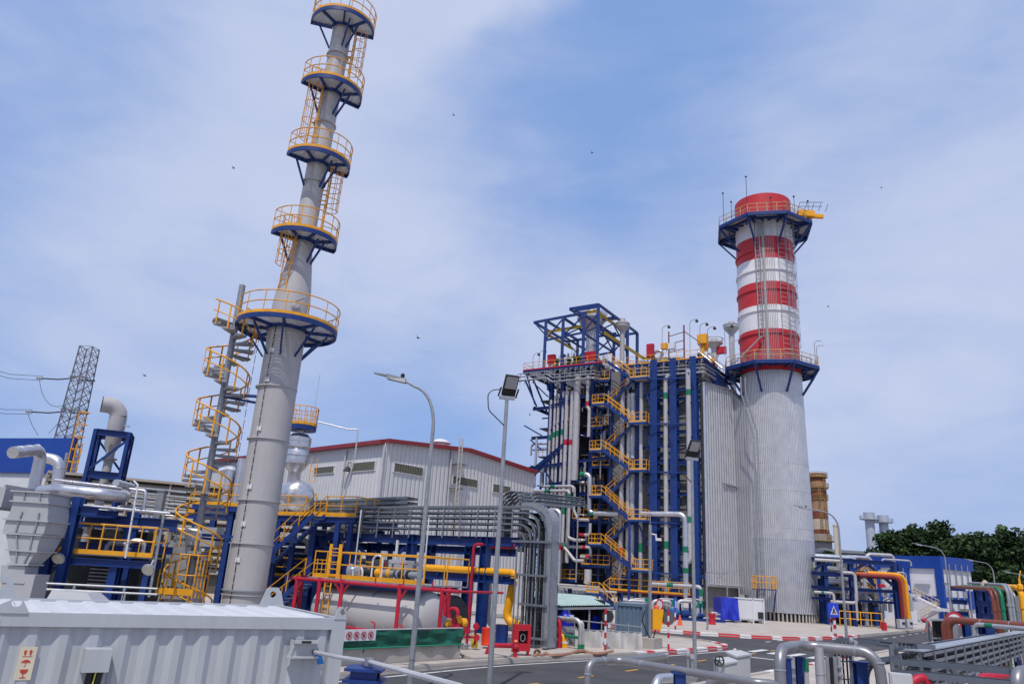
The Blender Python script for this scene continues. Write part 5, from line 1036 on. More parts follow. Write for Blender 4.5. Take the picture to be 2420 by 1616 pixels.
k.build('slat_wall', SL, t, smooth=0); k = MB(); [k.bar(CP.pt(-6+3.2*i, .2, .5), CP.pt(-6+3.2*i, ct0, .5), .12) for i in range(9)]; k.build('mullion', SL, t, smooth=0); k = MB(); k.box((c0+c1)/2-CP.w*5.5+Z*(ct0+.06), ((c1-c0).length, 12.4, .2), CP.u); k.build('roof', SL, t, smooth=0)
# blue tower with the exhaust elbow
EY = 42; et = thing('exhaust_tower', at(255, 1300, EY), 'blue steel tower holding a grey exhaust stack whose open elbow faces left', 'exhaust stack')
eT = at(271, 1023, EY+.9); eB = at(248, 1130, EY+.9); cx_ = (eT.x+eB.x)/2; TC = V((cx_, EY+.9, 0)); hw = .86; u1 = V((.93, .36, 0)).normalized(); u2 = V((-.36, .93, 0))
Pc = [TC+u1*hw*a+u2*hw*b for a, b in ((-1, -1), (1, -1), (1, 1), (-1, 1))]; zT = eT.z; zB = eB.z
for p in Pc: k = MB(); k.ibeam(p+Z*.1, p+Z*zT, .22, .2, .025); k.build('tower_column', BLUE, et, smooth=0)
for z, hh in ((zT-.15, .34), (zB+.1, .4), (zB-2.6, .3)):
    k = MB()
    for i in range(4): k.ibeam(Pc[i]+Z*z, Pc[(i+1) % 4]+Z*z, hh, .22)
    k.build('tower_ring', BLUE, et, smooth=0)
for i in range(4): k = MB(); k.bar(Pc[i]+Z*(zB+.3), Pc[(i+1) % 4]+Z*(zT-.4), .12); k.build('tower_brace', BLUE, et, smooth=0)
zm = at(272, 985, EY+.9).z; re = .47; r0e = .55
k = MB(); k.lathe(TC, [(.24, .2), (.24, zB+.9), (.30, zB+.95), (.30, zB+1.05), (.24, zB+1.1), (.24, zT-1.1), (re*.9, zT-.7), (re*.9, zT-.25), (re, zT+.1), (re, zm)], 24); k.build('exhaust_pipe', STACKG, et)
dl = V((-.86, -.51, 0)); zc_ = zm; k = MB(); arc = [TC+Z*zm]+[TC+dl*(.62*(1-cos(a)))+Z*(zm+.62*sin(a)) for a in (pi/8, pi/4, 3*pi/8, pi/2)]+[TC+dl*1.0+Z*(zm+.62)]
k.tube(arc, re, 24, cap=False); k.build('exhaust_elbow', STACKG, et, smooth=25); k = MB(); k.tube(list(reversed(arc)), re-.03, 24, cap=False); k.lathe(arc[-1], [(re-.03, 0), (re+.004, 0), (re+.004, -.03)], 24, axis=dl, cap=False); k.build('elbow_lining', mat('exhaust_shaded_rust', (.10, .035, .018), .8), et)  # rust brown lining, darkened so the open mouth looks shaded inside
k = MB(); k.bar(TC+V((re, 0, zm-.5)), TC+V((re+.3, 0, zm-.5)), .08); k.lathe(TC+Z*(zT-1.5), [(.31, -.05), (.42, -.04), (.42, .04), (.31, .05)], 20); k.build('flange', STACKG, et)
# silver pipes over the left skid
def fpipe(label, path, r, Y, m=ALU, cat='pipe', name='silver_pipe', bend=None, group=None, sup=()):
    pts = [at(p[0], p[1], p[2] if len(p) > 2 else Y) for p in path]; t = thing(name, pts[0], label, cat, group); k = MB(); k.pipe(pts, r, bend or r*2.2, 14); k.build('pipe_run', m, t)
    ln = [(pts[i+1]-pts[i]).length for i in range(len(pts)-1)]
    i = ln.index(max(ln)); d = (pts[i+1]-pts[i]).normalized()
    for f in (.2, .5, .8): k = MB(); k.lathe(pts[i].lerp(pts[i+1], f), [(r, -.02), (r+.015, 0), (r, .02)], 14, axis=d, cap=False); k.build('joint_band', GALVD if m is not ALU else ALUD, t)
    return t
fpipe('fat silver pipe with a blunt end pointing left in front of the blue roof band', [(30, 1069, 30), (100, 1062, 32), (76, 1172, 32)], .24, 32, bend=.4)
fpipe('second silver elbow pipe behind the blunt ended one', [(100, 1080, 34), (142, 1088, 34), (130, 1185, 34)], .24, 34, bend=.5)
fpipe('large curved silver manifold pipe above the yellow railed platform', [(98, 1160, 31), (150, 1158, 30), (240, 1168, 30), (292, 1174, 31), (296, 1168, 33)], .25, 30, bend=.5)
fpipe('long thin silver pipe below the large manifold pipe', [(118, 1187, 29.5), (402, 1213, 29.5)], .06, 29.5)
fpipe('long silver pipe above the large manifold pipe', [(130, 1134, 32), (346, 1160, 32), (338, 1205, 32)], .07, 32)
fpipe('short silver pipe with a round end right of the blue exhaust tower', [(274, 1140, 31), (312, 1150, 32.5)], .14, 31)
fpipe('grey pipe running level at the right end of the left skid', [(330, 1211, 29.6), (388, 1211, 29.8), (352, 1410, 29.8)], .05, 30, m=GALV, bend=.08)
fpipe('silver standpipe behind the yellow railed platform', [(215, 1232, 32), (197, 1300, 32)], .22, 32, m=ALUD)
fpipe('horizontal white pipe glimpsed behind the spiral stair', [(330, 1226, 36), (385, 1234, 36)], .12, 36, m=WPIPE)
fpipe('thin grey post left of the blue exhaust tower', [(159, 1070, 33), (146, 1140, 33)], .07, 33, m=GALV)
t = fpipe('thin white lamp stem with a curved tip beside the yellow railed platform', [(316, 1136, 29), (326, 1146, 29), (296, 1318, 29)], .035, 29, m=WHITE, name='lamp_stem', cat='lamp')
for i, y in enumerate((1150, 1162, 1172, 1181, 1190, 1199)):
    fpipe('thin grey pipe in the row of level pipes before the beige cooling house', [(300+i*3, y, 40), (440, y+14, 40)], .06, 40, m=GALVD, name='level_pipe', group='level pipes before the cooling house')
# white funnel duct at the left edge
FYD = 27.5; fd = thing('funnel_duct', at(40, 1400, FYD), 'white sheet metal duct tapering downwards at the left edge', 'duct')
FDM = mat('duct_white_paint', (.37, .38, .40), .5, 0, .06, 2, dirt=.3, dcol=(.36, .35, .36))
def section(px0, px1, y, d): a = at(px0, y, FYD); b = at(px1, y, FYD); b.z = a.z = (a.z+b.z)/2; u = (b-a); w = V((-u.y, u.x, 0)).normalized(); w *= 1 if w.y > 0 else -1; return [a, b, b+w*d, a+w*d]
secs = [section(32, 115, 1162, 1.5), section(30, 114, 1186, 1.5), section(24, 114, 1210, 1.5), section(14, 112, 1229, 1.5), section(5, 103, 1259, 1.5), section(13, 97, 1262, 1.4), section(20, 86, 1301, 1.1), section(25, 65, 1333, .8), section(2, 60, 1336, .8), section(0, 55, 1375, .8)]
for i in range(len(secs)-1):
    if i in (4, 7): continue
    k = MB(); k.hexa(secs[i+1]+secs[i]); k.build('duct_panel', FDM, fd, smooth=0)
for i in (0, 1, 3, 5, 6, 7, 9):
    S0 = secs[i]; c = sum(S0, V((0, 0, 0)))/4; k = MB(); k.box(c, ((S0[1]-S0[0]).length+.16, (S0[2]-S0[1]).length+.16, .05), S0[1]-S0[0]); k.build('flange', FDM, fd, smooth=0)
for f in (.33, .78):
    for i in (0, 2, 3, 5, 6):
        if i+1 in (5, 8): continue
        p, q = secs[i][0].lerp(secs[i][1], f), secs[i+1][0].lerp(secs[i+1][1], f); k = MB(); k.bar(p-V((0, .03, 0)), q-V((0, .03, 0)), .05); k.build('stiffener', GALVD, fd, smooth=0)
p = at(42, 1382, FYD); k = MB(); k.box(V((p.x, p.y+.4, 1.2)), (1.1, .9, 2.2)); k.build('support_pedestal', FDM, fd, smooth=0)
p = at(15, 1176, 29); t = thing('side_duct', at(0, 1190, 29), 'grey flanged duct box running out of the left edge behind the white duct', 'duct'); k = MB(); k.box(p+V((-1.4, .5, 0)), (3.2, 1.4, .75), V((1, -.1, 0))); k.build('duct_panel', FDM, t, smooth=0); k = MB(); [k.box(p+V((-1.4+o, .5, 0)), (.06, 1.6, .95), V((1, -.1, 0))) for o in (1.5,)]; k.build('flange', FDM, t, smooth=0); k = MB(); k.bar(p+V((-1.0, .5, -.4)), V((p.x-1.0, p.y+.5, .1)), .3); k.build('leg', BLUE, t, smooth=0)
# blue skid with yellow railing
LP = Plane(at(260, 1315, 29.5), (.99, .12)); ls = thing('pump_skid', LP.px(250, 1400), 'blue framed pump skid with a yellow railed walkway left of the spiral staircase', 'steel platform')
p, q = LP.px(166, 1308), LP.px(357, 1322); q.z = p.z = (p.z+q.z)/2+.05; a0, a1 = LP.a(p), LP.a(q); zL = p.z
k = MB(); k.box((p+q)/2-LP.w*.7-Z*.02, ((q-p).length, 1.4, .05), LP.u); k.build('walkway', GALVD, ls, smooth=0)
k = MB(); k.ibeam(LP.pt(a0-1.0, zL-.28, .05), LP.pt(a1, zL-.28, .05), .26, .2); k.ibeam(LP.pt(a0-1, zL-.28, -1.4), LP.pt(a1, zL-.28, -1.4), .26, .2); k.build('walkway_beam', BLUE, ls, smooth=0)
k = MB(); railing(k, [LP.pt(a0, zL, -1.4), LP.pt(a0, zL, 0), LP.pt(a1, zL, 0), LP.pt(a1, zL, -1.4)], 1.12, .026, 1.15); railing(k, [LP.pt(a0, zL, -1.4), LP.pt(a1, zL, -1.4)], 1.12, .024, .5); toe(k, [LP.pt(a0, zL, .02), LP.pt(a1, zL, .02)], .17, .03); k.build('handrail', YEL, ls)
for (x0, y0, x1, y1, w) in ((187, 1174, 155, 1320, .3), (141, 1206, 96, 1400, .3), (275, 1325, 262, 1400, .3), (352, 1334, 340, 1400, .22), (330, 1200, 300, 1330, .2), (310, 1210, 280, 1320, .2)):
    p = LP.px(x0, y0, -.1 if y0 > 1300 else (.3 if x0 < 200 else -2.0)); k = MB(); k.ibeam(V((p.x, p.y, .1)), p, w, w, .03); k.build('column', BLUE, ls, smooth=0)
p, q = LP.px(110, 1200, .3), LP.px(230, 1212, .3); q.z = p.z; k = MB(); k.ibeam(p, q, .3, .22); k.ibeam(p-LP.w*2, q-LP.w*2, .3, .22); k.build('upper_beam', BLUE, ls, smooth=0)
p, q = LP.px(200, 1228, -2.0), LP.px(420, 1238, -2.0); q.z = p.z; k = MB(); k.ibeam(p, q, .5, .3); k.ibeam(p-Z*1.0, q-Z*1.0, .3, .3); k.build('upper_beam', BLUE, ls, smooth=0)
s, t_, r = MB(), MB(), MB(); flight(LP.px(70, 1372, -.3), LP.px(128, 1312, -.3), -LP.w, .9, s, t_, r, rr=.024); f = s.build('stair_flight', BLUE, ls, smooth=0); t_.build('tread_set', GALVD, f, smooth=0); r.build('handrail', YEL, f)
p, q = LP.px(110, 1310, 0), LP.px(160, 1312, 0); q.z = p.z = zL; k = MB(); k.box((p+q)/2-LP.w*.6, ((q-p).length, 1.2, .1), LP.u); d = k.build('landing', YEL, ls, smooth=0); k = MB(); railing(k, [p+Z*.05, q+Z*.05], 1.1, .025, .9); k.build('handrail', YEL, d)
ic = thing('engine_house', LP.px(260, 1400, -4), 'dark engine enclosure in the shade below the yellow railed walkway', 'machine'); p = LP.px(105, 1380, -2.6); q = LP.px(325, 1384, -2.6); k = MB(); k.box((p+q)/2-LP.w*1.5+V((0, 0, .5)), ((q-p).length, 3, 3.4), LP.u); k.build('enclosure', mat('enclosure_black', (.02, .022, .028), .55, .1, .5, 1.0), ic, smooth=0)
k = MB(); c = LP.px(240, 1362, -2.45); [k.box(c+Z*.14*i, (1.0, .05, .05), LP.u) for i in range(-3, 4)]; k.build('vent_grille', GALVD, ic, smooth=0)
rnd = random.Random(21)
for i in range(30):
    a = at(rnd.uniform(110, 410), rnd.uniform(1190, 1300), rnd.uniform(31.2, 33.5)); k = MB(); L_ = rnd.uniform(.5, 1.8); r_ = rnd.choice((.04, .06, .1, .14))
    if rnd.random() < .6: k.pipe([a-Z*rnd.uniform(.2, .9), a, a+V((L_, .1, 0)), a+V((L_, .1, -rnd.uniform(.3, .8)))], r_, None, 8)
    else: k.tube([a, a-Z*L_], r_, 8)
    k.build('skid_pipe', rnd.choice((PIPEG, ALUD, GALVD, ALU, GALV, BLUE)), ls)
for x, y, Y_ in ((138, 1320, 28.8), (350, 1346, 29.0)):
    p = at(x, y, Y_); t = thing('round_floodlight', p, 'round floodlight under the '+('left' if x < 200 else 'right')+' end of the yellow railed walkway', 'lamp'); k = MB(); d = V((0, -.8, -.6)).normalized(); k.lathe(p-d*.15, [(.06, -.12), (.15, 0), (.24, .12), (.24, .18)], 16, axis=d); k.build('lamp_housing', GALV, t); k = MB(); k.lathe(p-d*.15, [(.22, .165), (.21, .19), (.01, .2)], 16, axis=d, cap=False); k.build('lens', mat('lamp_lens', (.55, .54, .45), .2), t); k = MB(); k.tube([p+V((0, .3, .35)), p+V((0, .1, .05))], .04, 6); k.build('bracket', GALV, t)
p, q = at(385, 1155, 33), at(348, 1400, 33); t = thing('grey_post', V((p.x, p.y, .1)), 'grey square steel post left of the spiral staircase', 'post'); k = MB(); k.box(V((p.x, p.y, p.z/2)), (.3, .3, p.z-.2)); k.build('shaft', GALV, t, smooth=0); k = MB(); k.box(V((p.x, p.y, p.z-.08)), (.38, .38, .06)); k.build('cap', GALV, t, smooth=0)
for y, lb in ((1382, 'upper'), (1396, 'lower')):
    p, q = at(110, y-4, 26), at(372, y+8, 27); q.z = p.z; t = thing('grey_rail', V((p.x, p.y, .1)), lb+' level grey pipe rail right behind the container roof', 'rail'); k = MB(); k.tube([p, q], .04, 6); k.build('rail_bar', GALV, t); k = MB(); [k.bar(V((r_.x, r_.y, .1)), r_, .07) for r_ in (p.lerp(q, .25), p.lerp(q, .7))]; k.build('rail_post', GALV, t, smooth=0)
p = at(188, 1404, 21); t = thing('hood_cover', V((p.x, p.y, .1)), 'pale sloped sheet hood behind the container roof', 'hood'); k = MB(); k.hexa([p+V((-.75, -.4, -.5)), p+V((.95, -.4, -.5)), p+V((.95, .8, -.5)), p+V((-.75, .8, -.5)), p+V((-.7, -.1, .07)), p+V((.25, -.1, .05)), p+V((.25, .6, .05)), p+V((-.7, .6, .07))]); k.build('hood_sheet', FDM, t, smooth=0); k = MB(); [k.bar(V((p.x+o, p.y+.2, .1)), p+V((o, .2, -.5)), .08) for o in (-.6, .8)]; k.build('leg', GALV, t, smooth=0)
p, q = at(370, 1390, 32.2), at(455, 1396, 32.2); t = thing('stair_gate', p, 'yellow railing and gate at the foot of the spiral staircase', 'railing'); q.z = p.z; k = MB(); railing(k, [p-Z*.3, q-Z*.3, q+V((0, 1.5, -.3))], 1.7, .03, .4); k.build('rail_frame', YEL, t); k = MB(); toe(k, [p-Z*.2, q-Z*.2], .25, .03); k.build('toe_plate', YEL, t)
p = at(400, 1340, 37); t = thing('grey_hopper', V((p.x, p.y, .1)), 'grey sheet metal hopper behind the spiral staircase', 'hopper'); k = MB(); k.hexa([V((p.x-.6, p.y, .1)), V((p.x+1.5, p.y, .1)), V((p.x+1.5, p.y+2, .1)), V((p.x-.6, p.y+2, .1)), p+V((-.9, 0, 1.0)), p+V((.4, 0, 1.6)), p+V((.4, 2, 1.6)), p+V((-.9, 2, 1.0))]); k.build('hopper_body', ALUD, t, smooth=0); k = MB(); k.box(p+V((1.5, .2, 1.5)), (1.2, .8, .9)); k.build('hopper_head', FDM, t, smooth=0)
# ------------------------------------------------------------------ right background: old chimney, twin stacks, trees, hall
def stackcol(name, label, px, ytop, ybot, Y, r, bands, cat='chimney', z0=0.0):
    c = at(px, (ytop+ybot)/2, Y); t = thing(name, V((c.x, c.y, z0)), label, cat)
    for i, (y0, y1, mm, rr_) in enumerate(bands):
        z1 = at(px, y0, Y).z; z2 = at(px, y1, Y).z if y1 else z0; k = MB(); k.lathe(V((c.x, c.y, 0)), [(rr_, z2), (rr_, z1)], 28, cap=True); k.build('shell_band', mm, t)
    return t, c
RUST = mat('rusted_brown_band', (.20, .06, .035), .8, 0, .3, .6, dirt=.5, dcol=(.14, .05, .03)); TAN = mat('stained_cream_band', (.37, .21, .12), .8, 0, .3, .6, dirt=.55, dcol=(.30, .15, .07)); CRM = mat('pale_cream_band', (.55, .45, .33), .8, 0, .2, .6, dirt=.3, dcol=(.4, .25, .13)); OGR = mat('old_concrete_grey', (.30, .28, .26), .9, 0, .2, .5)
OY = 205; bd = [(1119, 1128, TAN, 2.25), (1128, 1139, RUST, 2.1), (1139, 1161, TAN, 2.1), (1161, 1182, RUST, 2.1), (1182, 1209, TAN, 2.1), (1209, 1227, RUST, 2.1), (1227, 1251, CRM, 2.1), (1251, 1262, RUST, 2.15), (1262, None, OGR, 2.6)]
t, c = stackcol('weathered_chimney', 'weathered brown and cream banded chimney far behind the striped one', 1936, 1119, 1262, OY, 2.2, bd)
for y, r_ in ((1129, 2.6), (1154, 2.7), (1181, 2.4), (1279, 3.6)):
    z = at(1936, y, OY).z; k = MB(); k.lathe(V((c.x, c.y, z)), [(2.1, 0), (r_, 0), (r_, .25), (2.1, .25)], 20, cap=False); d = k.build('platform', mat('old_yellow_steel', (.30, .19, .06), .7), t); k = MB(); P = [V((c.x+r_*cos(2*pi*i/20), c.y+r_*sin(2*pi*i/20), z+.2)) for i in range(21)]; railing(k, P, 1.2, .045, 1.6, n=4); k.build('handrail', MATS['old_yellow_steel'], d)
k = MB()
for i, (x0, y0, x1, y1) in enumerate(((1948, 1131, 1950, 1154), (1936, 1154, 1938, 1181), (1950, 1181, 1954, 1225), (1941, 1205, 1944, 1250), (1952, 1225, 1962, 1280))):
    p, q = at(x0, y0, OY-3), at(x1, y1, OY-3); [k.bar(p+V((o, 0, 0)), q+V((o, 0, 0)), .12) for o in (-.28, .28)]; [k.bar(p.lerp(q, j/6)+V((-.28, 0, 0)), p.lerp(q, j/6)+V((.28, 0, 0)), .1) for j in range(7)]
k.build('ladder', MATS['old_yellow_steel'], t, smooth=0)
TWG = mat('twin_stack_hazed_grey', (.40, .43, .50), .6, .2, .15, .5)  # stack grey paled and blued to stand in for distance haze
for i, (px, y0, lb) in enumerate(((2057, 1211, 'left and taller of the two far grey stacks rising behind the trees'), (2090, 1218, 'right and shorter of the two far grey stacks rising behind the trees'))):
    t, c = stackcol('far_stack', lb, px, y0, 1300, 330, 2.3, [(y0, y0+16, TWG, 2.3), (y0+16, None, TWG, 1.9)]); z = at(px, y0+17, 330).z; k = MB(); k.lathe(V((c.x, c.y, z)), [(2, 0), (3.9, 0), (3.9, .4), (2, .4)], 16, cap=False); k.build('platform', TWG, t)
    k = MB(); railing(k, [V((c.x+3.9*cos(2*pi*j/12), c.y+3.9*sin(2*pi*j/12), z+.3)) for j in range(13)], 1.4, .1, 2, n=4); k.build('handrail', TWG, t)
t, c = stackcol('slim_chimney', 'slim cream chimney beside the weathered banded chimney', 1976, 1241, 1310, 150, .35, [(1241, None, mat('slim_cream', (.55, .47, .36), .7), .40)])
k = MB(); k.lathe(V((c.x, c.y, at(1976, 1243, 150).z)), [(.4, 0), (.5, 0), (.5, .3), (.4, .3)], 16, cap=False); k.build('rim', MATS['slim_cream'], t)
p = at(2016, 1305, 170); t = thing('far_hall', V((p.x, p.y, 0)), 'low grey flat roofed hall far behind the right pipe rack', 'building'); k = MB(); k.box(V((p.x, p.y+6, p.z/2)), (10, 8, p.z)); k.build('wall', OGR, t, smooth=0); k = MB(); k.box(V((p.x, p.y+6, p.z+.2)), (11, 9, .6)); k.build('roof', GALVD, t, smooth=0)
# trees
LEAF = [mat('leaf_%s' % n, c_, .6, 0, .35, .5, spec=.25) for n, c_ in (('dark', (.016, .036, .012)), ('mid', (.030, .060, .017)), ('light', (.052, .090, .024)))]
BARK = mat('bark', (.07, .05, .035), .9, 0, .3, 4)
def tree(x, y, h, rx, seed, label, group, dens=1.0, zlo=.12):
    rnd = random.Random(seed); t = thing('broadleaf_tree', V((x, y, 0)), label, 'tree', group)
    k = MB(); k.tube([V((x, y, 0)), V((x+.2, y, h*.3)), V((x-.2, y, h*.55)), V((x+.3, y, h*.8))], [h*.022, h*.017, h*.011, h*.004], 8)
    cl = []
    n = int(48*dens)
    for i in range(n):
        a = rnd.uniform(0, 2*pi); e = rnd.random()**.6; zz = rnd.uniform(zlo, 1.0); prof = sin(pi*min(1, (zz*.80+.20)))**.5
        c = V((x+cos(a)*rx*e*prof, y+sin(a)*rx*e*prof, h*zz*.93+rnd.uniform(-.4, .4))); cl.append((c, rnd.uniform(.20, .36)*rx))
    for c, r in cl[:9]: b = V((x, y, h*rnd.uniform(.25, .5))); k.tube([b, b.lerp(c, .6)+Z*.4, c], [h*.009, h*.006, h*.002], 5)
    k.build('trunk', BARK, t)
    b = MB()
    for c, r in cl:
        b.mi = rnd.choice((0, 0, 1, 1, 2))
        for j in range(int(150)):
            d = V((rnd.gauss(0, 1), rnd.gauss(0, 1), rnd.gauss(0, .75))); d = d.normalized()*r*rnd.random()**.38
            p = c+d; s = rnd.uniform(.22, .46)*(h/12)**.5; u = V((rnd.gauss(0, 1), rnd.gauss(0, 1), rnd.gauss(0, .6))).normalized(); w = u.cross(V((rnd.gauss(0, 1), rnd.gauss(0, 1), rnd.gauss(0, 1)))).normalized()
            b.add([p-u*s, p+w*s*.55, p+u*s, p-w*s*.55], [(0, 1, 2, 3)])
    o = b.build('crown', LEAF, t, smooth=0); return t
tl = ['bushy dark green tree at the left end of the tree row', 'dark green tree behind the middle of the blue roofed hall', 'tallest dark green tree with a pointed crown behind the blue roofed hall', 'broad dark green tree behind the right end of the blue roofed hall', 'dark green tree rising right of the blue roofed hall', 'dense tree behind the curved street lamps', 'dense dark tree at the right edge of the row']
for i, (px, yt, Y, wpx) in enumerate(((2085, 1246, 150, 58), (2150, 1240, 152, 62), (2222, 1228, 148, 66), (2268, 1262, 140, 52), (2312, 1258, 138, 58), (2372, 1240, 140, 64), (2432, 1246, 136, 62))):
    c = at(px, yt, Y); tree(c.x, Y, c.z, wpx*Y/1740*1.12, 30+i, tl[i], 'row of trees behind the hall', 1.25)
ul = ['low green shrub mass behind the pipe rack, left of the tree row', 'low dark shrub mass filling the gap under the tree row', 'dark shrub mass under the trees at the right edge', 'dark shrub mass between hall and pipe bundle']
for i, (px, yt, Y, wpx) in enumerate(((1958, 1301, 140, 30), (2190, 1318, 160, 95), (2400, 1345, 130, 80), (2310, 1340, 128, 60))):
    c = at(px, yt, Y); tree(c.x, Y, max(c.z, 3), wpx*Y/1740, 60+i, ul[i], 'shrubs below the trees', 1.0)
# blue roofed hall
HY = 112; h0 = at(2219, 1313.7, HY); hz = h0.z; hl = G(2016, 1311.6, hz); hr = G(2292.6, 1332.6, hz); hm = at(2217, 1343, HY).z
hall = thing('switchgear_hall', V((h0.x, h0.y, 0)), 'white two storey hall with blue roof band, blue pillars and an outside stair', 'building')
uA = (hl-h0); LA = uA.length; uA.normalize(); uB = V((uA.y, -uA.x, 0)); uB *= 1 if uB.y > 0 else -1; LB = 1.0
HA = Plane(h0, uA); HB = Plane(h0, uB); LB = HB.a(HB.px(2293, 1346)); h00 = V((h0.x, h0.y, 0))
k = MB(); k.prism([h00, h00+uA*LA, h00+uA*LA+uB*LB, h00+uB*LB], Z*hm); k.build('wall', mat('hall_white', (.66, .66, .70), .6, 0, .04, .8), hall, smooth=0)
o_ = .3; k = MB(); k.prism([h00-uA*o_-uB*o_+Z*hm, h00+uA*(LA+o_)-uB*o_+Z*hm, h00+uA*(LA+o_)+uB*(LB+o_)+Z*hm, h00-uA*o_+uB*(LB+o_)+Z*hm], Z*(hz-hm)); k.build('roof_band', BLUE2, hall, smooth=0)
zm0, zm1 = at(2224, 1420, HY).z, at(2224, 1409, HY).z
k = MB(); k.prism([h00-uA*.1-uB*.1+Z*zm0, h00+uA*LA-uB*.1+Z*zm0, h00+uA*LA-uB*.03+Z*zm0, h00-uA*.03-uB*.03+Z*zm0, h00-uA*.03+uB*LB+Z*zm0, h00-uA*.1+uB*LB+Z*zm0], Z*(zm1-zm0)); k.build('storey_band', BLUE2, hall, smooth=0)
for x, PL, w in ((2223, HA, 1.1), (2147, HA, .7), (2125, HA, .6), (2080, HA, .6)):
    a = PL.a(PL.px(x, 1380)); k = MB(); k.box(PL.pt(a, hm/2, .1), (w, .4, hm-.02), PL.u); k.build('pillar', BLUE2, hall, smooth=0)
for x in (2242, 2257, 2271, 2285): a = HB.a(HB.px(x, 1380)); k = MB(); k.tube([HB.pt(a, .1, .18), HB.pt(a, hz-1.0, .35)], .10, 6); k.build('downpipe', GALV, hall)
for x, y in ((2292, 1440),): a = HB.a(HB.px(x, y)); k = MB(); k.box(HB.pt(LB*.88, 3.6, .08), (LB*.16, .3, 2.6), HB.u); k.build('blue_panel', BLUE2, hall, smooth=0)
for x, PL in ((2235, HB), (2273, HB), (2284, HB), (2250, HB)): a = PL.a(PL.px(x, 1450)); k = MB(); k.box(PL.pt(a, 1.2, .06), (1.1, .14, 2.2), PL.u); k.build('door', mat('olive_door', (.16, .17, .13), .5), hall, smooth=0)
for x, y, PL in ((2236, 1379, HB), (2283, 1387, HB), (2178, 1375, HA)): p = PL.px(x, y, .4); k = MB(); k.box(p, (.9 if PL is HB else 2.4, .5, .35), PL.u); k.build('wall_unit', GALVD if PL is HB else WHITE, hall, smooth=0)
stm = mat('stair_white', (.60, .60, .62), .6); k = MB(); SA = Plane(h0+HA.w*2.2, uA)
for (x0, y0, x1, y1) in ((2158, 1408, 2222, 1440), (2222, 1440, 2176, 1463)): p, q = SA.px(x0, y0), SA.px(x1, y1); k.bar(p, q, 1.0, .34)
p = SA.px(2222, 1440); k.box(p, (2.2, 1.6, .4), uA); k.box(SA.px(2150, 1406), (2.4, 1.8, .4), uA); k.build('outside_stair', stm, hall, smooth=0)
k = MB()
for (x0, y0, x1, y1) in ((2158, 1404, 2222, 1436), (2222, 1436, 2176, 1459)): p, q = SA.px(x0, y0, .7), SA.px(x1, y1, .7); k.tube([p+Z*1.0, q+Z*1.0], .04, 4); k.tube([p+Z*.5, q+Z*.5], .035, 4); [k.tube([p.lerp(q, j/7), p.lerp(q, j/7)+Z*1.0], .03, 4) for j in range(8)]
k.build('stair_rail', mat('pale_yellow_rail', (.62, .45, .2), .5), hall)
# right pipe rack with the orange pipe pair
QP = Plane(at(2008, 1425, 84), (.93, -.08)); rr_ = thing('pipe_rack', QP.px(2012, 1470), 'blue steel pipe rack carrying orange pipes, right of the striped chimney', 'pipe rack')
for x0, y0, o in ((2008, 1319, 0), (2110, 1327, 0), (1935, 1318, -1), (2024, 1322, -5), (2125, 1330, -5), (1960, 1322, -5), (2060, 1330, -5), (1948, 1330, 0)):
    p = QP.px(x0, y0, o); k = MB(); k.ibeam(V((p.x, p.y, .1)), p, .55 if o == 0 else .42, .42, .05); k.build('column', BLUE, rr_, smooth=0)
for y, h in ((1326, .48), (1359, .42), (1392, .34), (1418, .24)):
    for o in (0.3, -5): p, q = QP.px(1918, y-2, o), QP.px(2113, y+2, o); q.z = p.z = (p.z+q.z)/2; k = MB(); k.ibeam(p, q, h, .4); k.build('beam', BLUE, rr_, smooth=0)
for x0, y0, x1, y1 in ((2010, 1352, 2045, 1330), (2052, 1334, 2078, 1356), (2108, 1344, 2095, 1356), (2090, 1365, 2112, 1384), (1926, 1345, 1945, 1330), (2050, 1365, 2068, 1384)): k = MB(); k.bar(QP.px(x0, y0, .1), QP.px(x1, y1, .1), .28); k.build('brace', BLUE, rr_, smooth=0)
def qpipe(label, path, r, off, m, bend=None, name='rack_pipe', bands=()):
    t = thing(name, QP.px(*path[0], off), label, 'pipe'); pts = [QP.px(x, y, off) for x, y in path]
    for i in range(1, len(pts)):
        dx = abs(path[i][0]-path[i-1][0]); dy = abs(path[i][1]-path[i-1][1])
        if dy > dx*3: pts[i] = V((pts[i-1].x, pts[i-1].y, pts[i].z))
        elif dx > dy*3: pts[i] = V((pts[i].x, pts[i].y, pts[i-1].z))
    k = MB(); k.pipe(pts, r, bend or r*2.5, 12); k.build('pipe_run', m, t); [band_on(t, pts[i].lerp(pts[i+1], f0), pts[i].lerp(pts[i+1], f1), r+.02, bm) for i, f0, f1, bm in bands]; return t
ORG = mat('orange_pipe_paint', (.45, .10, .02), .4)
qpipe('orange pipe lying on the right rack and running down its right end', [(2022, 1355), (2130, 1357), (2144, 1458)], .2, .6, ORG, .8)
qpipe('yellow pipe bent beside the orange one at the right rack end', [(2050, 1353), (2138, 1356), (2149, 1462)], .2, .3, YELP, .9)
qpipe('dark red pipe below the orange pipe bend', [(2030, 1359), (2124, 1361), (2139, 1462)], .18, .8, mat('dark_red_pipe', (.16, .015, .02), .45), .7)
qpipe('white pipe looping down inside the right rack', [(1990, 1352), (2020, 1352), (2018, 1372), (2016, 1424), (1964, 1426)], .17, 1.2, WPIPE)
qpipe('slim white pipe falling inside the right rack', [(2022, 1402), (2026, 1466)], .12, 1.4, WPIPE)
qpipe('thick silver pipe on top of the right rack', [(1925, 1314), (2016, 1312), (2020, 1326)], .32, -.5, ALU)
qpipe('second silver pipe along the top of the right rack', [(1925, 1322), (1990, 1322)], .18, .6, WPIPE)
qpipe('silver pipe in the middle bay of the right rack', [(1948, 1372), (2005, 1374)], .28, -1, ALU)
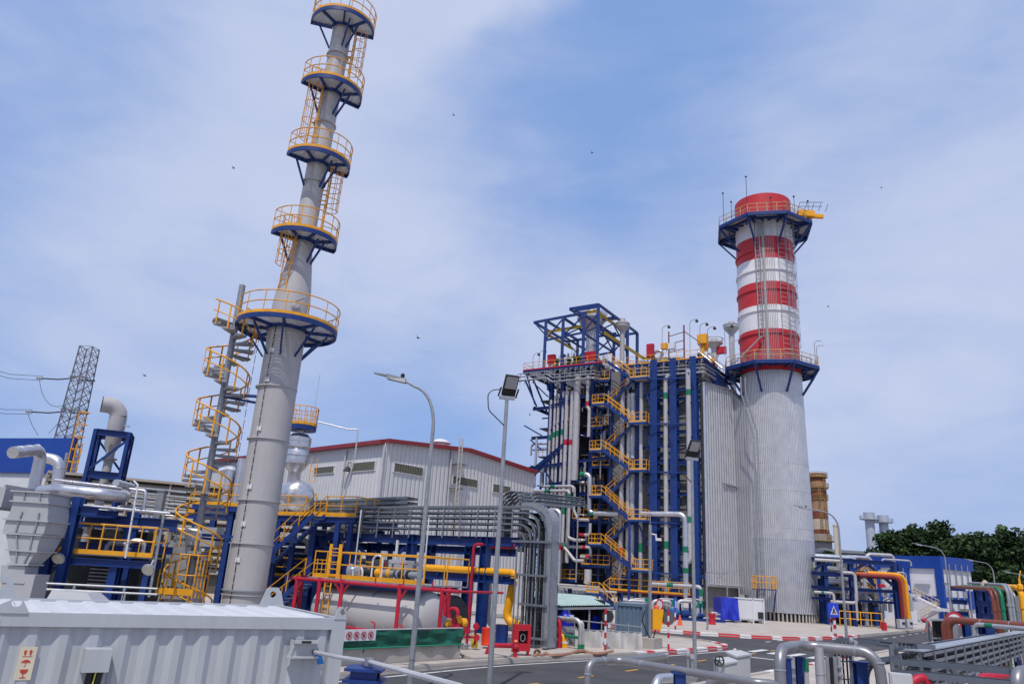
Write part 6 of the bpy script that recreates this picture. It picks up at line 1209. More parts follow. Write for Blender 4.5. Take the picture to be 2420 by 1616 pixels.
qpipe('white pipe with a green band beside the blue crossing sign', [(1924, 1398), (1970, 1400), (1970, 1425)], .14, 2.5, WPIPE, bands=[(0, .35, .5, GREEN)])
rnd = random.Random(77)
for i in range(34):
    a = QP.px(rnd.uniform(1922, 2105), rnd.uniform(1300, 1450), rnd.uniform(-4.5, -.5)); k = MB(); L_ = rnd.uniform(1, 4); r_ = rnd.choice((.1, .15, .22))
    if rnd.random() < .6: k.pipe([a-Z*rnd.uniform(.5, 1.5), a, a+V((L_, 0, 0)), a+V((L_, 0, -rnd.uniform(.5, 2)))], r_, None, 8)
    else: k.tube([a, a-Z*min(L_, a.z-.2)], r_, 8)
    k.build('rack_pipe', rnd.choice((PIPEG, ALUD, WPIPE, GALVD, DARK, ALU)), rr_)
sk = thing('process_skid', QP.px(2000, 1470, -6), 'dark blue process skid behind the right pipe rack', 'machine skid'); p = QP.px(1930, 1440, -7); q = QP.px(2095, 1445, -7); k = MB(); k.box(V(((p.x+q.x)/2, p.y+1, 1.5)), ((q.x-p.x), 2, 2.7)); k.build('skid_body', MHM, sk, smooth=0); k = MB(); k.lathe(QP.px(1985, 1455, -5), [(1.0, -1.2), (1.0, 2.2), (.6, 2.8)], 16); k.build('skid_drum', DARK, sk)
ys = thing('yellow_stair', QP.px(2045, 1440, -2.5), 'steep yellow railed stair inside the right pipe rack', 'stair')
for (x0, y0, x1, y1) in ((2076, 1432, 2048, 1395), (2068, 1388, 2040, 1350)): s, t_, r = MB(), MB(), MB(); flight(QP.px(x0, y0, -2.5), QP.px(x1, y1, -2.5), V((0, 1, 0)), 1.2, s, t_, r, rr=.07, hh=1.4); s.bar(QP.px(x1, y1, -2.5), QP.px(x1, y1, -2.5)+V((0, 1.2, 0)), .12); s.bar(QP.px(x0, y0, -2.5), QP.px(x0, y0, -2.5)+V((0, 1.2, 0)), .12); f = s.build('stair_flight', DARK, ys, smooth=0); t_.build('tread_set', GALVD, f, smooth=0); r.build('handrail', YEL, f)
t = thing('yellow_railing', QP.px(2035, 1472, 2.5), 'low yellow railing along the foot of the right pipe rack', 'railing'); p, q = QP.px(1985, 1468, 2.5), QP.px(2085, 1474, 2.5); p.z = q.z = .13; k = MB(); railing(k, [p, q], 1.5, .05, 1.1); k.build('rail_frame', YEL, t)
def block(name, label, x0, x1, y0, y1, Y, m, cat, depth=1.2, group=None, legs=False, u=None):
    p0, p1 = at(x0, y1, Y), at(x1, y1, Y); zt_ = at((x0+x1)/2, y0, Y).z; zb_ = max(.13, p0.z); w = (p1-p0).length; c = (p0+p1)/2; t = thing(name, V((c.x, c.y, zb_)), label, cat, group)
    k = MB(); k.box(V((c.x, c.y+depth/2, (zb_+zt_)/2+(.12 if legs else 0))), (w, depth, zt_-zb_-(.24 if legs else 0)), u or V((1, 0, 0))); k.build('body', m, t, smooth=0)
    k = MB(); k.box(V((c.x, c.y-.02, (zb_+zt_)/2+(.12 if legs else 0))), (w*.88, .04, (zt_-zb_)*.8), u or V((1, 0, 0))); k.build('door', m, t, smooth=0)
    if legs: k = MB(); [k.box(V((c.x+o*w*.4, c.y+depth/2, zb_+.1)), (.3, depth*.9, .24)) for o in (-1, 0, 1)]; k.build('skid_foot', CONC, t, smooth=0)
    return t, c, w, zb_, zt_
GB2 = mat('grey_box_paint', (.44, .45, .46), .5, 0, .06)
for i, (x0, x1) in enumerate(((2127, 2140), (2145, 2159))):
    t, c, w, zb_, zt_ = block('meter_cabinet', ('left' if i == 0 else 'right')+' one of two small grey cabinets below the orange pipe bend', x0, x1, 1463, 1484, 78, GB2, 'cabinet', .6); k = MB(); k.box(V((c.x+.1, c.y-.06, zb_+.5)), (.25, .06, .22)); k.build('display', DARK, t, smooth=0)
block('white_cabinet', 'tall white cabinet right of the orange pipe bend', 2148, 2170, 1441, 1476, 86, WHITE, 'cabinet', 1.0)
block('red_cabinet', 'bright red fire cabinet near the kerb below the right pipe rack', 2089, 2097, 1470, 1489, 76, SRED, 'cabinet', .5)
for i, x in enumerate((2080, 2087)): block('red_box', ('left' if i == 0 else 'right')+' one of two red boxes up in the right pipe rack', x, x+6, 1380, 1387, 82, SRED, 'box', .6)
# white cabinet with blue tarpaulin by the chimney
t, c, w, zb_, zt_ = block('white_container', 'white equipment container on concrete feet, partly under a blue tarpaulin, beside the chimney', 1738, 1806, 1414, 1474, 76, WHITE, 'container', 2.2, legs=True)
k = MB(); [k.box(V((c.x+o*w*.5, c.y-.03, (zb_+zt_)/2)), (.12, .14, zt_-zb_)) for o in (-1, .25, 1)]; k.box(V((c.x, c.y-.03, zt_)), (w+.1, .14, .14)); k.build('corner_frame', WHITE, t, smooth=0)
k = MB(); k.box(V((c.x+w*.38, c.y-.1, zb_+.75)), (.5, .16, .6)); k.build('socket_panel', DARK, t, smooth=0)
TARP = mat('blue_tarpaulin', (.02, .035, .42), .35, 0, .2, 1.5, bump=.6, bscale=2.2)
t = thing('blue_tarpaulin', at(1726, 1472, 74.8), 'crumpled blue tarpaulin draped over the left end of the white container', 'tarpaulin'); k = MB(); vs = []; fs = []; P0 = at(1707, 1472, 74.8); P1 = at(1745, 1473, 74.8); ztp = at(1726, 1412, 75).z; n = 20
for i in range(n+1):
    for j in range(11): f = i/n; g_ = j/10; z = .35+(ztp-.35)*(1-g_); fold = .10*sin(f*9+g_*3)+.07*sin(f*23-g_*5); vs.append(P0.lerp(P1, f)*1+V((-.25*g_*(1-f), -.1-.25*g_+fold*(.3+g_), 0))+Z*(z-P0.lerp(P1, f).z))
for i in range(n):
    for j in range(10): o = i*11+j; fs.append((o, o+11, o+12, o+1))
k.add(vs, fs); k.build('front_sheet', TARP, t); k = MB(); k.box(V(((P0.x+P1.x)/2, P0.y+1.2, ztp-.02)), ((P1-P0).length, 2.6, .06)); k.build('top_sheet', TARP, t, smooth=0); k = MB(); k.box(V((P0.x-.1, P0.y+1.2, ztp/2+.2)), (.05, 2.5, ztp-.5)); k.build('side_sheet', TARP, t, smooth=0)
# pumps and loops in front of the boiler feet
for i, x in enumerate((1505, 1565, 1625)):
    for j, (o, h) in enumerate(((0, 0), (11, -5))):
        p = at(x+o, 1465, 74+j*2); a = at(x+o, 1420+h, 74+j*2); t = thing('pipe_loop', V((p.x, p.y, .13)), 'white pipe loop over the pumps at the boiler foot, '+('left pair', 'middle pair', 'right pair')[i]+', '+('front' if j == 0 else 'rear')+' one', 'pipe'); k = MB(); w = .95; k.pipe([V((a.x-w, a.y, .2)), V((a.x-w, a.y, a.z)), V((a.x+w, a.y, a.z)), V((a.x+w, a.y, .2))], .17 if j == 0 else .08, .45, 10); k.build('pipe_run', WPIPE, t); band_on(t, V((a.x+w, a.y, 1.3)), V((a.x+w, a.y, 1.9)), .19 if j == 0 else .1, GREEN)
for i, (x, y, m, r_) in enumerate(((1603, 1456, mat('pump_blue', (.02, .12, .34), .45), .42), (1575, 1462, DARK, .4), (1628, 1462, BLUE, .36), (1655, 1460, GALVD, .34), (1590, 1466, BLUE, .3), (1663, 1466, BLUE, .28), (1698, 1452, WPIPE, .24))):
    p = at(x, y, 73); p.z = max(p.z, r_+.3); t = thing('pump', V((p.x, p.y, .13)), ('round bright blue pump', 'black pump', 'dark blue pump', 'grey pump', 'small blue pump', 'smallest blue pump', 'white cylinder')[i]+' at the boiler foot behind the striped posts', 'pump'); k = MB(); k.lathe(p-V((.6, -.3, 0)), [(r_*.5, 0), (r_*.95, .1), (r_, .2), (r_, .7), (r_*.8, .8), (r_*.4, .9), (r_*.3, 1.3)], 18, axis=V((.8, .6, 0))); k.build('pump_body', m, t); k = MB(); k.box(V((p.x, p.y+.4, .25)), (1.3, .7, .26)); k.build('base_frame', BLUE, t, smooth=0)
# ------------------------------------------------------------------ white shipping container in the foreground
CA = G(70.4, 1446.5, 2.65); CB = G(789.7, 1460.3, 2.65); cu = (CB-CA).normalized(); cw = V((-cu.y, cu.x, 0)); CTOP = 2.65
a_end = (CB-CA).length+.16; a_beg = -.40
CPn = Plane(CA, cu); COR = CPn.pt(a_beg, 0); CLEN = a_end-a_beg; CD = 2.44
def cp(a, d, z): return V((CA.x, CA.y, 0))+cu*a+cw*d+Z*z
cn = thing('shipping_container', cp(CLEN/2, 1.2, 0), 'white corrugated container with lifting lugs in the foreground', 'container')
k = MB(); PER = .278; n = int((CLEN-.30)/PER)+1; xs = []
prof = []
a = a_beg+.16
while a < a_end-.16:
    for da, d in ((0, .0), (.075, .0), (.139, .040), (.214, .040)):
        if a+da < a_end-.16: prof.append((a+da, d))
    a += PER
prof.append((a_end-.16, prof[-1][1]))
vs = []; fs = []
for a, d in prof: vs += [cp(a, .03+d, .14), cp(a, .03+d, CTOP-.13)]
for i in range(len(prof)-1): fs.append((2*i, 2*i+2, 2*i+3, 2*i+1))
k.add(vs, fs); o = k.build('side_wall', CONT, cn, smooth=0)
k = MB(); k.box(cp((a_beg+a_end)/2, CD-.05, CTOP/2), (CLEN-.2, .05, CTOP-.2), cu); k.box(cp(a_beg+.08, CD/2, CTOP/2), (.05, CD-.2, CTOP-.2), cu); k.box(cp(a_end-.08, CD/2, CTOP/2), (.05, CD-.2, CTOP-.2), cu); k.box(cp((a_beg+a_end)/2, CD/2, .1), (CLEN-.2, CD-.2, .1), cu); k.build('rear_wall', CONT, cn, smooth=0)
k = MB(); k.box(cp((a_beg+a_end)/2, .03, CTOP-.066), (CLEN, .06, .132), cu); k.box(cp((a_beg+a_end)/2, .05, .07), (CLEN, .1, .14), cu); k.box(cp((a_beg+a_end)/2, CD-.03, CTOP-.066), (CLEN, .06, .132), cu); [k.box(cp(x, CD/2, CTOP-.068), (.06, CD-.13, .13), cu) for x in (a_beg+.03, a_end-.03)]; k.build('rail_frame', CONT, cn, smooth=0)
for x in (a_beg+.085, a_end-.085):
    for d in (.078, CD-.08): k = MB(); k.box(cp(x, d, CTOP/2-.002), (.172, .162, CTOP-.006), cu); k.build('corner_post', CONT, cn, smooth=0)
k = MB(); pr = []; a = a_beg+.1; zt = CTOP-.012                                # roof ribs run across the container
vs = []; fs = []
while a < a_end-.1:
    for da, h in ((0, -.018), (.06, -.018), (.10, .012), (.20, .012), (.24, -.018)):
        if a+da < a_end-.1: pr.append((a+da, h))
    a += .30
m_ = len(pr); dd = [.06, .20, .27, CD-.27, CD-.2, CD-.06]
for j, d in enumerate(dd):
    for a, h in pr: vs.append(cp(a, d, zt+(h if 2 <= j <= 3 else -.02)))
for j in range(5):
    for i in range(m_-1): fs.append((j*m_+i, j*m_+i+1, (j+1)*m_+i+1, (j+1)*m_+i))
k.add(vs, fs); k.build('roof', mat('container_roof_white', (.52, .535, .56), .5, 0, .05, 2, dirt=.12, dcol=(.5, .48, .45)), cn, smooth=0)
def lug(a0, a1, at0, at1, d, h, hole_a, hole_z, thick=.022, r=.045):
    # plate with a round hole
    n = 20; out = []; z0 = CTOP-.01
    poly = [(a0, z0), (a1, z0), (a1, z0+.02), (at1, z0+h*.75), (at1-(at1-at0)*.25, z0+h), (at0+(at1-at0)*.2, z0+h), (at0, z0+h*.85)]
    c = (hole_a, hole_z); k = MB(); hole = [(c[0]+r*cos(2*pi*i/n), c[1]+r*sin(2*pi*i/n)) for i in range(n)]
    def edge(t):   # ray cast to the outline
        dx, dz = cos(t), sin(t); best = None
        for i in range(len(poly)):
            (x1, y1), (x2, y2) = poly[i], poly[(i+1) % len(poly)]; ex, ey = x2-x1, y2-y1; den = dx*ey-dz*ex
            if abs(den) < 1e-9: continue
            s = ((x1-c[0])*ey-(y1-c[1])*ex)/den; q = ((x1-c[0])*dz-(y1-c[1])*dx)/den
            if s > 0 and -1e-6 <= q <= 1+1e-6 and (best is None or s < best): best = s
        return (c[0]+dx*best, c[1]+dz*best)
    angs = sorted(set([2*pi*i/n for i in range(n)]+[atan2(p[1]-c[1], p[0]-c[0]) % (2*pi) for p in poly])); m2 = len(angs)
    I = [(c[0]+r*cos(t), c[1]+r*sin(t)) for t in angs]; O = [edge(t) for t in angs]; vs = []
    for dd_ in (d, d+thick):
        for p in I+O: vs.append(cp(p[0], dd_, p[1]))
    fs = []
    for i in range(m2):
        j = (i+1) % m2; fs += [(i, j, m2+j, m2+i), (2*m2+i, 3*m2+i, 3*m2+j, 2*m2+j), (i, 2*m2+i, 2*m2+j, j), (m2+i, m2+j, 3*m2+j, 3*m2+i)]
    k.add(vs, fs); k.build('lifting_lug', CONT, cn, smooth=0)
sA = CPn.a(CPn.px(67, 1446)); zl1 = CPn.px(45, 1404).z-CTOP
lug(a_beg-.02, sA, CPn.a(CPn.px(38, 1405)), CPn.a(CPn.px(58, 1405)), -.012, zl1, CPn.a(CPn.px(40, 1422)), CPn.px(40, 1422).z, r=.045)
s0, s1 = CPn.a(CPn.px(790, 1458)), a_end; zl2 = CPn.px(806, 1431).z-CTOP
lug(s0, s1, CPn.a(CPn.px(800, 1432)), CPn.a(CPn.px(814, 1434)), -.012, zl2, CPn.a(CPn.px(811, 1445)), CPn.px(811, 1445).z, r=.04)
lug(a_end-.36, a_end, a_end-.29, a_end-.06, CD-.03, .26, a_end-.18, CTOP+.15, r=.045); lug(a_beg, a_beg+.36, a_beg+.06, a_beg+.29, CD-.03, .26, a_beg+.18, CTOP+.15, r=.045)
# handling label: arrows, umbrella, glass
q = [CPn.px(x, y, .0) for x, y in ((52, 1528), (86, 1528), (68, 1606), (32, 1607))]; lc = CPn.px(59, 1567, -.026); la = CPn.a(CPn.px(69, 1528)); LW = .145; zt1 = CPn.px(69, 1528).z; zt0 = CPn.px(52, 1607).z; la = CPn.a(CPn.px(61, 1567)); LH = zt1-zt0
k = MB(); k.box(cp(la, .026, (zt0+zt1)/2), (LW, .004, LH), cu); lb_ = k.build('handling_label', mat('label_cream', (.60, .54, .40), .6, 0, .08, 8, dirt=.4, dcol=(.5, .38, .16)), cn, smooth=0)
LR = mat('label_red_ink', (.45, .05, .03), .7); 
def lp(x, z): return cp(la+x*LW*.5, .0225, zt1-z*LH)
def poly(pts, name): k = MB(); k.prism([lp(x, z) for x, z in pts], cu.cross(Z)*.001); k.build(name, LR, lb_, smooth=0)
for s_ in (-.32, .32): poly([(s_-.12, .25), (s_+.12, .25), (s_+.12, .16), (s_+.24, .16), (s_, .08), (s_-.24, .16), (s_-.12, .16)], 'up_arrow')
poly([(-.6, .285), (.6, .285), (.6, .30), (-.6, .30)], 'underline')
poly([(-.55, .49)]+[(-.55*cos(pi*i/10), .49-.10*sin(pi*i/10)) for i in range(1, 10)]+[(.55, .49), (.25, .475), (0, .49), (-.25, .475)], 'umbrella_top'); poly([(-.03, .48), (.03, .48), (.03, .59), (-.12, .60), (-.18, .575), (-.12, .58), (-.03, .575)], 'umbrella_stem')
poly([(-.5, .68), (.5, .68), (.42, .76), (.2, .81), (.05, .825), (.05, .91), (.38, .925), (.38, .945), (-.38, .945), (-.38, .925), (-.05, .91), (-.05, .825), (-.2, .81), (-.42, .76)], 'wine_glass')
# junction box with black cable glands
jb = CPn.px(235, 1556, .12); ja0, ja1 = CPn.a(CPn.px(199, 1558, .17)), CPn.a(CPn.px(262, 1560, .17)); jz1, jz0 = CPn.px(235, 1534, .17).z, CPn.px(235, 1588, .17).z
k = MB(); k.hexa([cp(a, d, z) for z in (jz0, jz1) for a, d in ((ja0, -.17), (ja1, -.17), (ja1, .04), (ja0, .04))]); jb_ = k.build('junction_box', CONT, cn, smooth=0)
k = MB(); k.hexa([cp(a, d, z) for z in (jz0-.3, jz0-.001) for a, d in ((ja0-.0, -.03), (ja1, -.03), (ja1, .06), (ja0, .06))]); k.build('back_plate', CONT, cn, smooth=0)
for f in (.38, .72): k = MB(); q = cp(ja0+(ja1-ja0)*f, -.09, jz0); k.tube([q, q-Z*.3-cu*.02], .035, 10); k.build('cable_gland', BLACK, jb_)
k = MB(); q = cp(ja0+(ja1-ja0)*.55, -.13, jz0); k.tube([q, q-Z*.15-cu*.01, q-Z*.3-cu*.03], .008, 6); k.build('earth_wire', mat('earth_wire_yellow', (.5, .5, .08), .5), jb_)
# vent recess with a hood, near the right end
va0, va1 = CPn.a(CPn.px(686, 1532, .02)), CPn.a(CPn.px(748, 1532, .02)); vz1, vz0 = CPn.px(715, 1511, .02).z, CPn.px(715, 1554, .02).z; VH = vz1-vz0
k = MB(); k.box(cp((va0+va1)/2, -.01, (vz0+vz1)/2), (va1-va0, .05, VH), cu); vp_ = k.build('vent_box', CONT, cn, smooth=0)
k = MB(); k.box(cp((va0+va1)/2+.01, -.03, vz1-VH*.09), (va1-va0-.03, .12, VH*.18), cu); k.build('vent_hood', CONT, vp_, smooth=0)
k = MB(); k.box(cp((va0+va1)/2, -.094, vz1-VH*.09), ((va1-va0)*.36, .01, VH*.13), cu); k.build('dark_slot', DARK, vp_, smooth=0)
k = MB(); k.box(cp((va0+va1)/2, -.035, vz0+VH*.06), (va1-va0+.06, .11, VH*.1), cu); k.build('vent_sill', CONT, vp_, smooth=0); k = MB(); k.prism([cp(va0-.02, -.05, vz0), cp(va0+.02, -.05, vz1-.05), cp(va0+.02, .01, vz1-.05), cp(va0-.02, .01, vz0)], cu*.025); k.build('vent_cheek', CONT, vp_, smooth=0)
rod0 = cp(va0+(va1-va0)*.86, -.05, CPn.px(738, 1539, .05).z); k = MB(); k.lathe(rod0, [(.018, 0), (.024, .01), (.024, .05), (.016, .06)], 10, axis=-cw); k.build('gland', DARK, vp_)
k = MB(); q = cp((va0+va1)/2-.02, -.06, (vz0+vz1)/2-.02); k.tube([q, q-Z*.25+cu*.02, q-Z*.5-cu*.03, q-Z*.8], .005, 5); k.build('thin_wire', GALVD, vp_)
k = MB(); q = rod0+cu*.02-cw*.03; k.prism([q-Z*.03, q+cu*.07-Z*.03-cw*.02, q+cu*.11-Z*.13-cw*.02, q+cu*.04-Z*.14], -cw*.004); t = k.build('tag_plate', mat('tag_blue', (.01, .12, .36), .5), cn, smooth=0)
# conduit from the container over the blue post
ce = at(1092, 1622, 5.6); cm = at(872, 1563, 7.4); t = thing('grey_conduit', rod0, 'thin grey conduit running from the container down over the blue post', 'conduit'); k = MB(); k.tube([rod0-cw*.05, rod0.lerp(cm, .5)-Z*.01, cm, ce], .022, 8); k.build('conduit_run', PIPEG, t); k = MB(); k.box(cm-Z*.0, (.06, .07, .07), (ce-cm)); k.build('clip', GALV, t, smooth=0)
bp0, bp1 = at(828, 1573, 7.4), at(903, 1574, 7.4); bt = min(bp0.z, cm.z-.04); bc = (bp0+bp1)/2; t = thing('blue_support_post', V((bc.x, bc.y, .1)), 'blue I beam support post under the grey conduit beside the container', 'post')
k = MB(); k.ibeam(V((bc.x, bc.y, .1)), V((bc.x, bc.y, bt-.02)), .24, .24, .02); k.build('post_beam', BLUE, t, smooth=0); k = MB(); k.box(V((bc.x, bc.y, bt-.012)), (.34, .34, .024)); k.build('top_plate', BLUE, t, smooth=0); k = MB(); q = at(868, 1606, 7.4); k.box(V((bc.x, bc.y, q.z)), (.36, .3, .03)); k.build('mid_plate', BLUE, t, smooth=0)
# ------------------------------------------------------------------ lamps and poles
def street_lamp(x, y, h, label, ang=(-.99, .1), reach=2.1, r=.085, group=None, ra=1.15):
    t = thing('street_lamp', V((x, y, .12)), label, 'street lamp', group); d = V((ang[0], ang[1], 0)).normalized(); B = V((x, y, .12))
    k = MB(); hs = h-1.55; pts = [B, B+Z*hs*.5, B+Z*hs]; rs = [r, r*.82, r*.66]
    n = 8
    for i in range(1, n+1): a = pi/2*i/n*.92; pts.append(B+Z*hs+d*(ra*(1-cos(a)))+Z*(1.28*sin(a))); rs.append(r*(.66-.2*i/n))
    e = pts[-1]; pts.append(e+d*(reach-1.0)+Z*.22); rs.append(r*.42); k.tube(pts, rs, 10); k.build('pole', GALV, t)
    p = pts[-1]; dd_ = (d+Z*.2).normalized(); k = MB(); k.hexa([p+dd_*a+V((-dd_.y, dd_.x, 0))*b+Z*c for c in (-.09, .06) for a, b in ((-.12, -.1 if c < 0 else -.06), (.5, -.13), (.5, .13), (-.12, .1 if c < 0 else .06))]); k.hexa([p+dd_*a+V((-dd_.y, dd_.x, 0))*b+Z*c for c in (-.02, .03) for a, b in ((.48, -.12), (.95, -.05), (.95, .05), (.48, .12))]); k.build('lamp_head', GALVD, t, smooth=0)
    k = MB(); k.lathe(p+Z*.06, [(.06, 0), (.07, .1), (.03, .15)], 8); k.build('photo_cell', DARK, t)
    k = MB(); k.box(B+Z*.02, (.4, .4, .04)); k.build('base_plate', GALV, t, smooth=0); k = MB(); k.box(B+Z*.9+V((0, -r*.9, 0)), (.1, .03, .35)); k.build('hatch', GALV, t, smooth=0); return t
L1 = at(1026, 985, 22.6); street_lamp(L1.x, 22.6, at(935, 884, 22.6).z-.2, 'tall nearest curved street lamp rising in front of the white tank', reach=1.45, ra=.78)
L2 = G(2001, 1509, .12); hh = at(1915, 1196, L2.y).z-.2; street_lamp(L2.x, L2.y, hh, 'curved street lamp on the kerb beside the blue crossing sign', reach=2.4, r=.11)
for x, y, Y, tipy, lb in ((2238, 1360, 88, 1288, 'curved street lamp in front of the corner of the blue roofed hall'), (2350, 1372, 104, 1324, 'curved street lamp against the trees right of the blue roofed hall'), (2432, 1380, 112, 1352, 'last curved street lamp cut off by the right edge')):
    p = at(x, y, Y); street_lamp(p.x, Y, at(x-60, tipy, Y).z, lb, reach=2.6, r=.11)
def flood_pole(px, ytop, Y, label, r=.075):
    p = at(px, ytop, Y); t = thing('floodlight_pole', V((p.x, p.y, .1)), label, 'floodlight'); B = V((p.x, p.y, .1)); k = MB(); k.tube([B, V((p.x, p.y, p.z*.5)), p], [r*1.15, r*.95, r*.8], 12); k.build('pole', GALV, t); k = MB(); k.box(p+Z*.03, (.52, .1, .1), V((1, .1, 0))); k.build('cross_arm', GALV, t, smooth=0)
    Q_ = .82; u = V((.96, .28, 0)).normalized(); f = V((.28, -.96, 0)).normalized(); n_ = (f*.80-Z*.6).normalized(); up = n_.cross(u).normalized(); up = up if up.z > 0 else -up; c = p+Z*.46+u*.1
    k = MB(); k.hexa([c+u*a*Q_+up*b*Q_+n_*d for d in (-.09, .02) for a, b in ((-.28, -.46), (.28, -.46), (.28, .42), (-.28, .42))]); fl = k.build('lamp_housing', BLACK, t, smooth=0); k = MB(); k.hexa([c+u*a*Q_+up*b*Q_+n_*d for d in (.02, .032) for a, b in ((-.24, -.14), (.24, -.14), (.24, .38), (-.24, .38))]); k.build('lens', mat('flood_glass', (.34, .34, .36), .25, 0, .05, 9), fl, smooth=0)
    k = MB(); k.hexa([c+u*a*Q_+up*b*Q_+n_*d for d in (.02, .07) for a, b in ((-.25, -.44), (.25, -.44), (.25, -.18), (-.25, -.18))]); [k.bar(p+u*a*.3+Z*.06, c+u*a*.3-up*.1, .04) for a in (-1, 1)]; k.build('driver_box', BLACK, fl, smooth=0)
    k = MB(); s_ = p+u*-.22+Z*.3; k.tube(fillet([s_, s_-u*.45-Z*.12, s_-u*.38-Z*.75, p-Z*.9-u*.03, p-Z*1.1], .3), .018, 6); k.build('cable', BLACK, t); return t
flood_pole(1198, 942, 23.6, 'nearer floodlight pole with a black lamp, in the middle of the picture'); flood_pole(1635, 1086, 29.5, 'farther floodlight pole with a black lamp, in front of the silver duct', .07)
# camera pole with yellow siren box
p = G(1536, 1512, .5); p.z = .12; pt_ = at(1538, 1240, p.y); cpole = thing('camera_pole', p, 'slim grey camera pole on a concrete block with a yellow box low on its side', 'camera pole')
k = MB(); k.tube([p+Z*.3, V((p.x, p.y, pt_.z))], .085, 10); k.tube([V((p.x, p.y, pt_.z)), V((p.x, p.y, pt_.z+.5))], .025, 6); k.build('pole', GALV, cpole); k = MB(); k.box(p+Z*.25, (1.0, .9, .5), GA); k.build('footing', CONC, cpole, smooth=0)
k = MB(); q = V((p.x, p.y, pt_.z-.45)); k.tube([q, q+V((.3, -.05, -.05)), q+V((.3, -.05, -.2))], .05, 6); k.box(q+V((.42, -.1, -.28)), (.3, .16, .14)); k.build('camera_head', WHITE, cpole); k = MB(); q = at(1554, 1462, p.y); k.hexa([q+V((a, b, c)) for c in (-.5, .48) for a, b in ((-.28, -.2), (.28 if c > 0 else .14, -.2), (.28 if c > 0 else .14, .2), (-.28, .2))]); k.build('siren_box', YELP, cpole, smooth=0)
k = MB(); k.lathe(q+V((-.05, 0, .5)), [(.14, 0), (.14, .12), (.08, .17)], 12); k.build('orange_beacon', mat('beacon_orange', (.75, .14, .04), .4), cpole); k = MB(); q = V((p.x-.3, p.y-.1, 1.2)); k.tube(fillet([q+Z*.7, q+Z*.2+V((-.12, 0, 0)), q-Z*.3+V((.1, 0, 0)), V((p.x+.1, p.y-.12, .4)), V((p.x+.35, p.y-.12, 1.4))], .12), .03, 6); k.build('cable', BLACK, cpole)
# striped posts
def striped(px, ybase, ytop, label, head=None, zb=.12, r=.055, Y=None):
    b = G(px, ybase, zb) if Y is None else at(px, ybase, Y); tp = at(px, ytop, b.y); h = tp.z-zb; t = thing('striped_post', V((b.x, b.y, zb)), label, 'post'); B = V((b.x, b.y, zb)); n = max(5, int(h/.27)); n += 1-n % 2
    for i in range(n): k = MB(); k.tube([B+Z*h*i/n, B+Z*h*(i+1)/n], r, 10); k.build('red_stripe' if i % 2 == 0 else 'white_stripe', SRED if i % 2 == 0 else WHITE, t)
    return t, B, h
MIRR = mat('mirror_back_grey', (.035, .037, .045), .4)
t, B, h = striped(1430, 1536, 1437, 'red and white striped post carrying a dark round mirror on the near kerb'); c = B+Z*(h-.35)+V((.12, .14, 0)); k = MB(); k.lathe(c, [(.28, .02), (.25, .06), (.1, .12), (.01, .13)], 24, axis=V((.3, .9, 0)), cap=True); k.lathe(c, [(.27, .01), (.29, .02)], 24, axis=V((.3, .9, 0)), cap=False); k.build('round_mirror', MIRR, t)
t, B, h = striped(1580, 1534, 1441, 'red and white striped post with a dark square board, standing on the kerb tip'); c = B+Z*(h-.4)+V((0, .12, 0)); k = MB(); k.lathe(c, [(.34, .02), (.30, .07), (.02, .12)], 24, axis=V((.2, .95, 0))); k.build('round_mirror', mat('mirror_grey', (.11, .11, .12), .4), t)
t, B, h = striped(1596, 1487, 1437, 'red and white striped post with a narrow blue sign before the blue pump', r=.06); k = MB(); k.box(B+Z*(h+.35)+V((0, -.08, 0)), (.34, .03, .8), V((.7, .7, 0))); k.build('blue_sign', mat('sign_blue', (.02, .08, .55), .4), t, smooth=0); k = MB(); k.box(B+Z*(h+.3)+V((.02, -.11, 0)), (.14, .012, .5), V((.7, .7, 0))); k.build('white_symbol', WHITE, t, smooth=0)
t, B, h = striped(1559, 1484, 1445, 'striped post with a narrow round sign edged in red, behind the yellow box', r=.06); c = B+Z*(h+.5)+V((0, -.1, 0)); k = MB(); k.lathe(c, [(.02, 0), (.42, 0), (.42, .03)], 24, axis=V((-.85, -.5, 0))); k.build('sign_disc', SRED, t); k = MB(); k.lathe(c+V((-.85, -.5, 0))*.035, [(.01, 0), (.30, 0), (.30, .012)], 24, axis=V((-.85, -.5, 0))); k.build('sign_face', WHITE, t); k = MB(); k.tube([B+Z*h, c+V((.05, .05, 0))], .05, 8); k.build('sign_stem', GALV, t)
# blue crossing sign on two striped posts
t, B, h = striped(1974.5, 1506, 1455, 'blue square crossing sign with a white triangle on two red and white striped posts', r=.11); t['category'] = 'road sign'; b2 = G(1966, 1505, .12)
for i in range(5): k = MB(); k.tube([b2+Z*(.1+h*i/5), b2+Z*(.1+h*(i+1)/5)], .06, 8); k.build('red_stripe' if i % 2 else 'white_stripe', SRED if i % 2 else WHITE, t)
sc_ = at(1970, 1441, B.y-.2); su = V((.92, .39, 0)).normalized(); sn = V((su.y, -su.x, 0)); S_ = 1.05
k = MB(); k.box(sc_, (S_, .04, S_), su); k.build('sign_board', mat('sign_blue_board', (.02, .07, .62), .4, 0, .05), t, smooth=0)
def sq(x, z, o=.024): return sc_+su*x*S_/2+Z*z*S_/2+sn*o
k = MB(); k.prism([sq(-.75, -.62), sq(.75, -.62), sq(0, .62)], sn*.004); k.build('white_triangle', WHITE, t, smooth=0)
k = MB(); k.prism([sq(x, z, .031) for x, z in ((-.38, -.5), (-.12, -.5), (.02, -.15), (.12, -.5), (.36, -.5), (.12, .02), (.18, .12), (.02, .3), (-.1, .2), (-.2, -.08))], sn*.003); k.build('walking_figure', DARK, t, smooth=0)
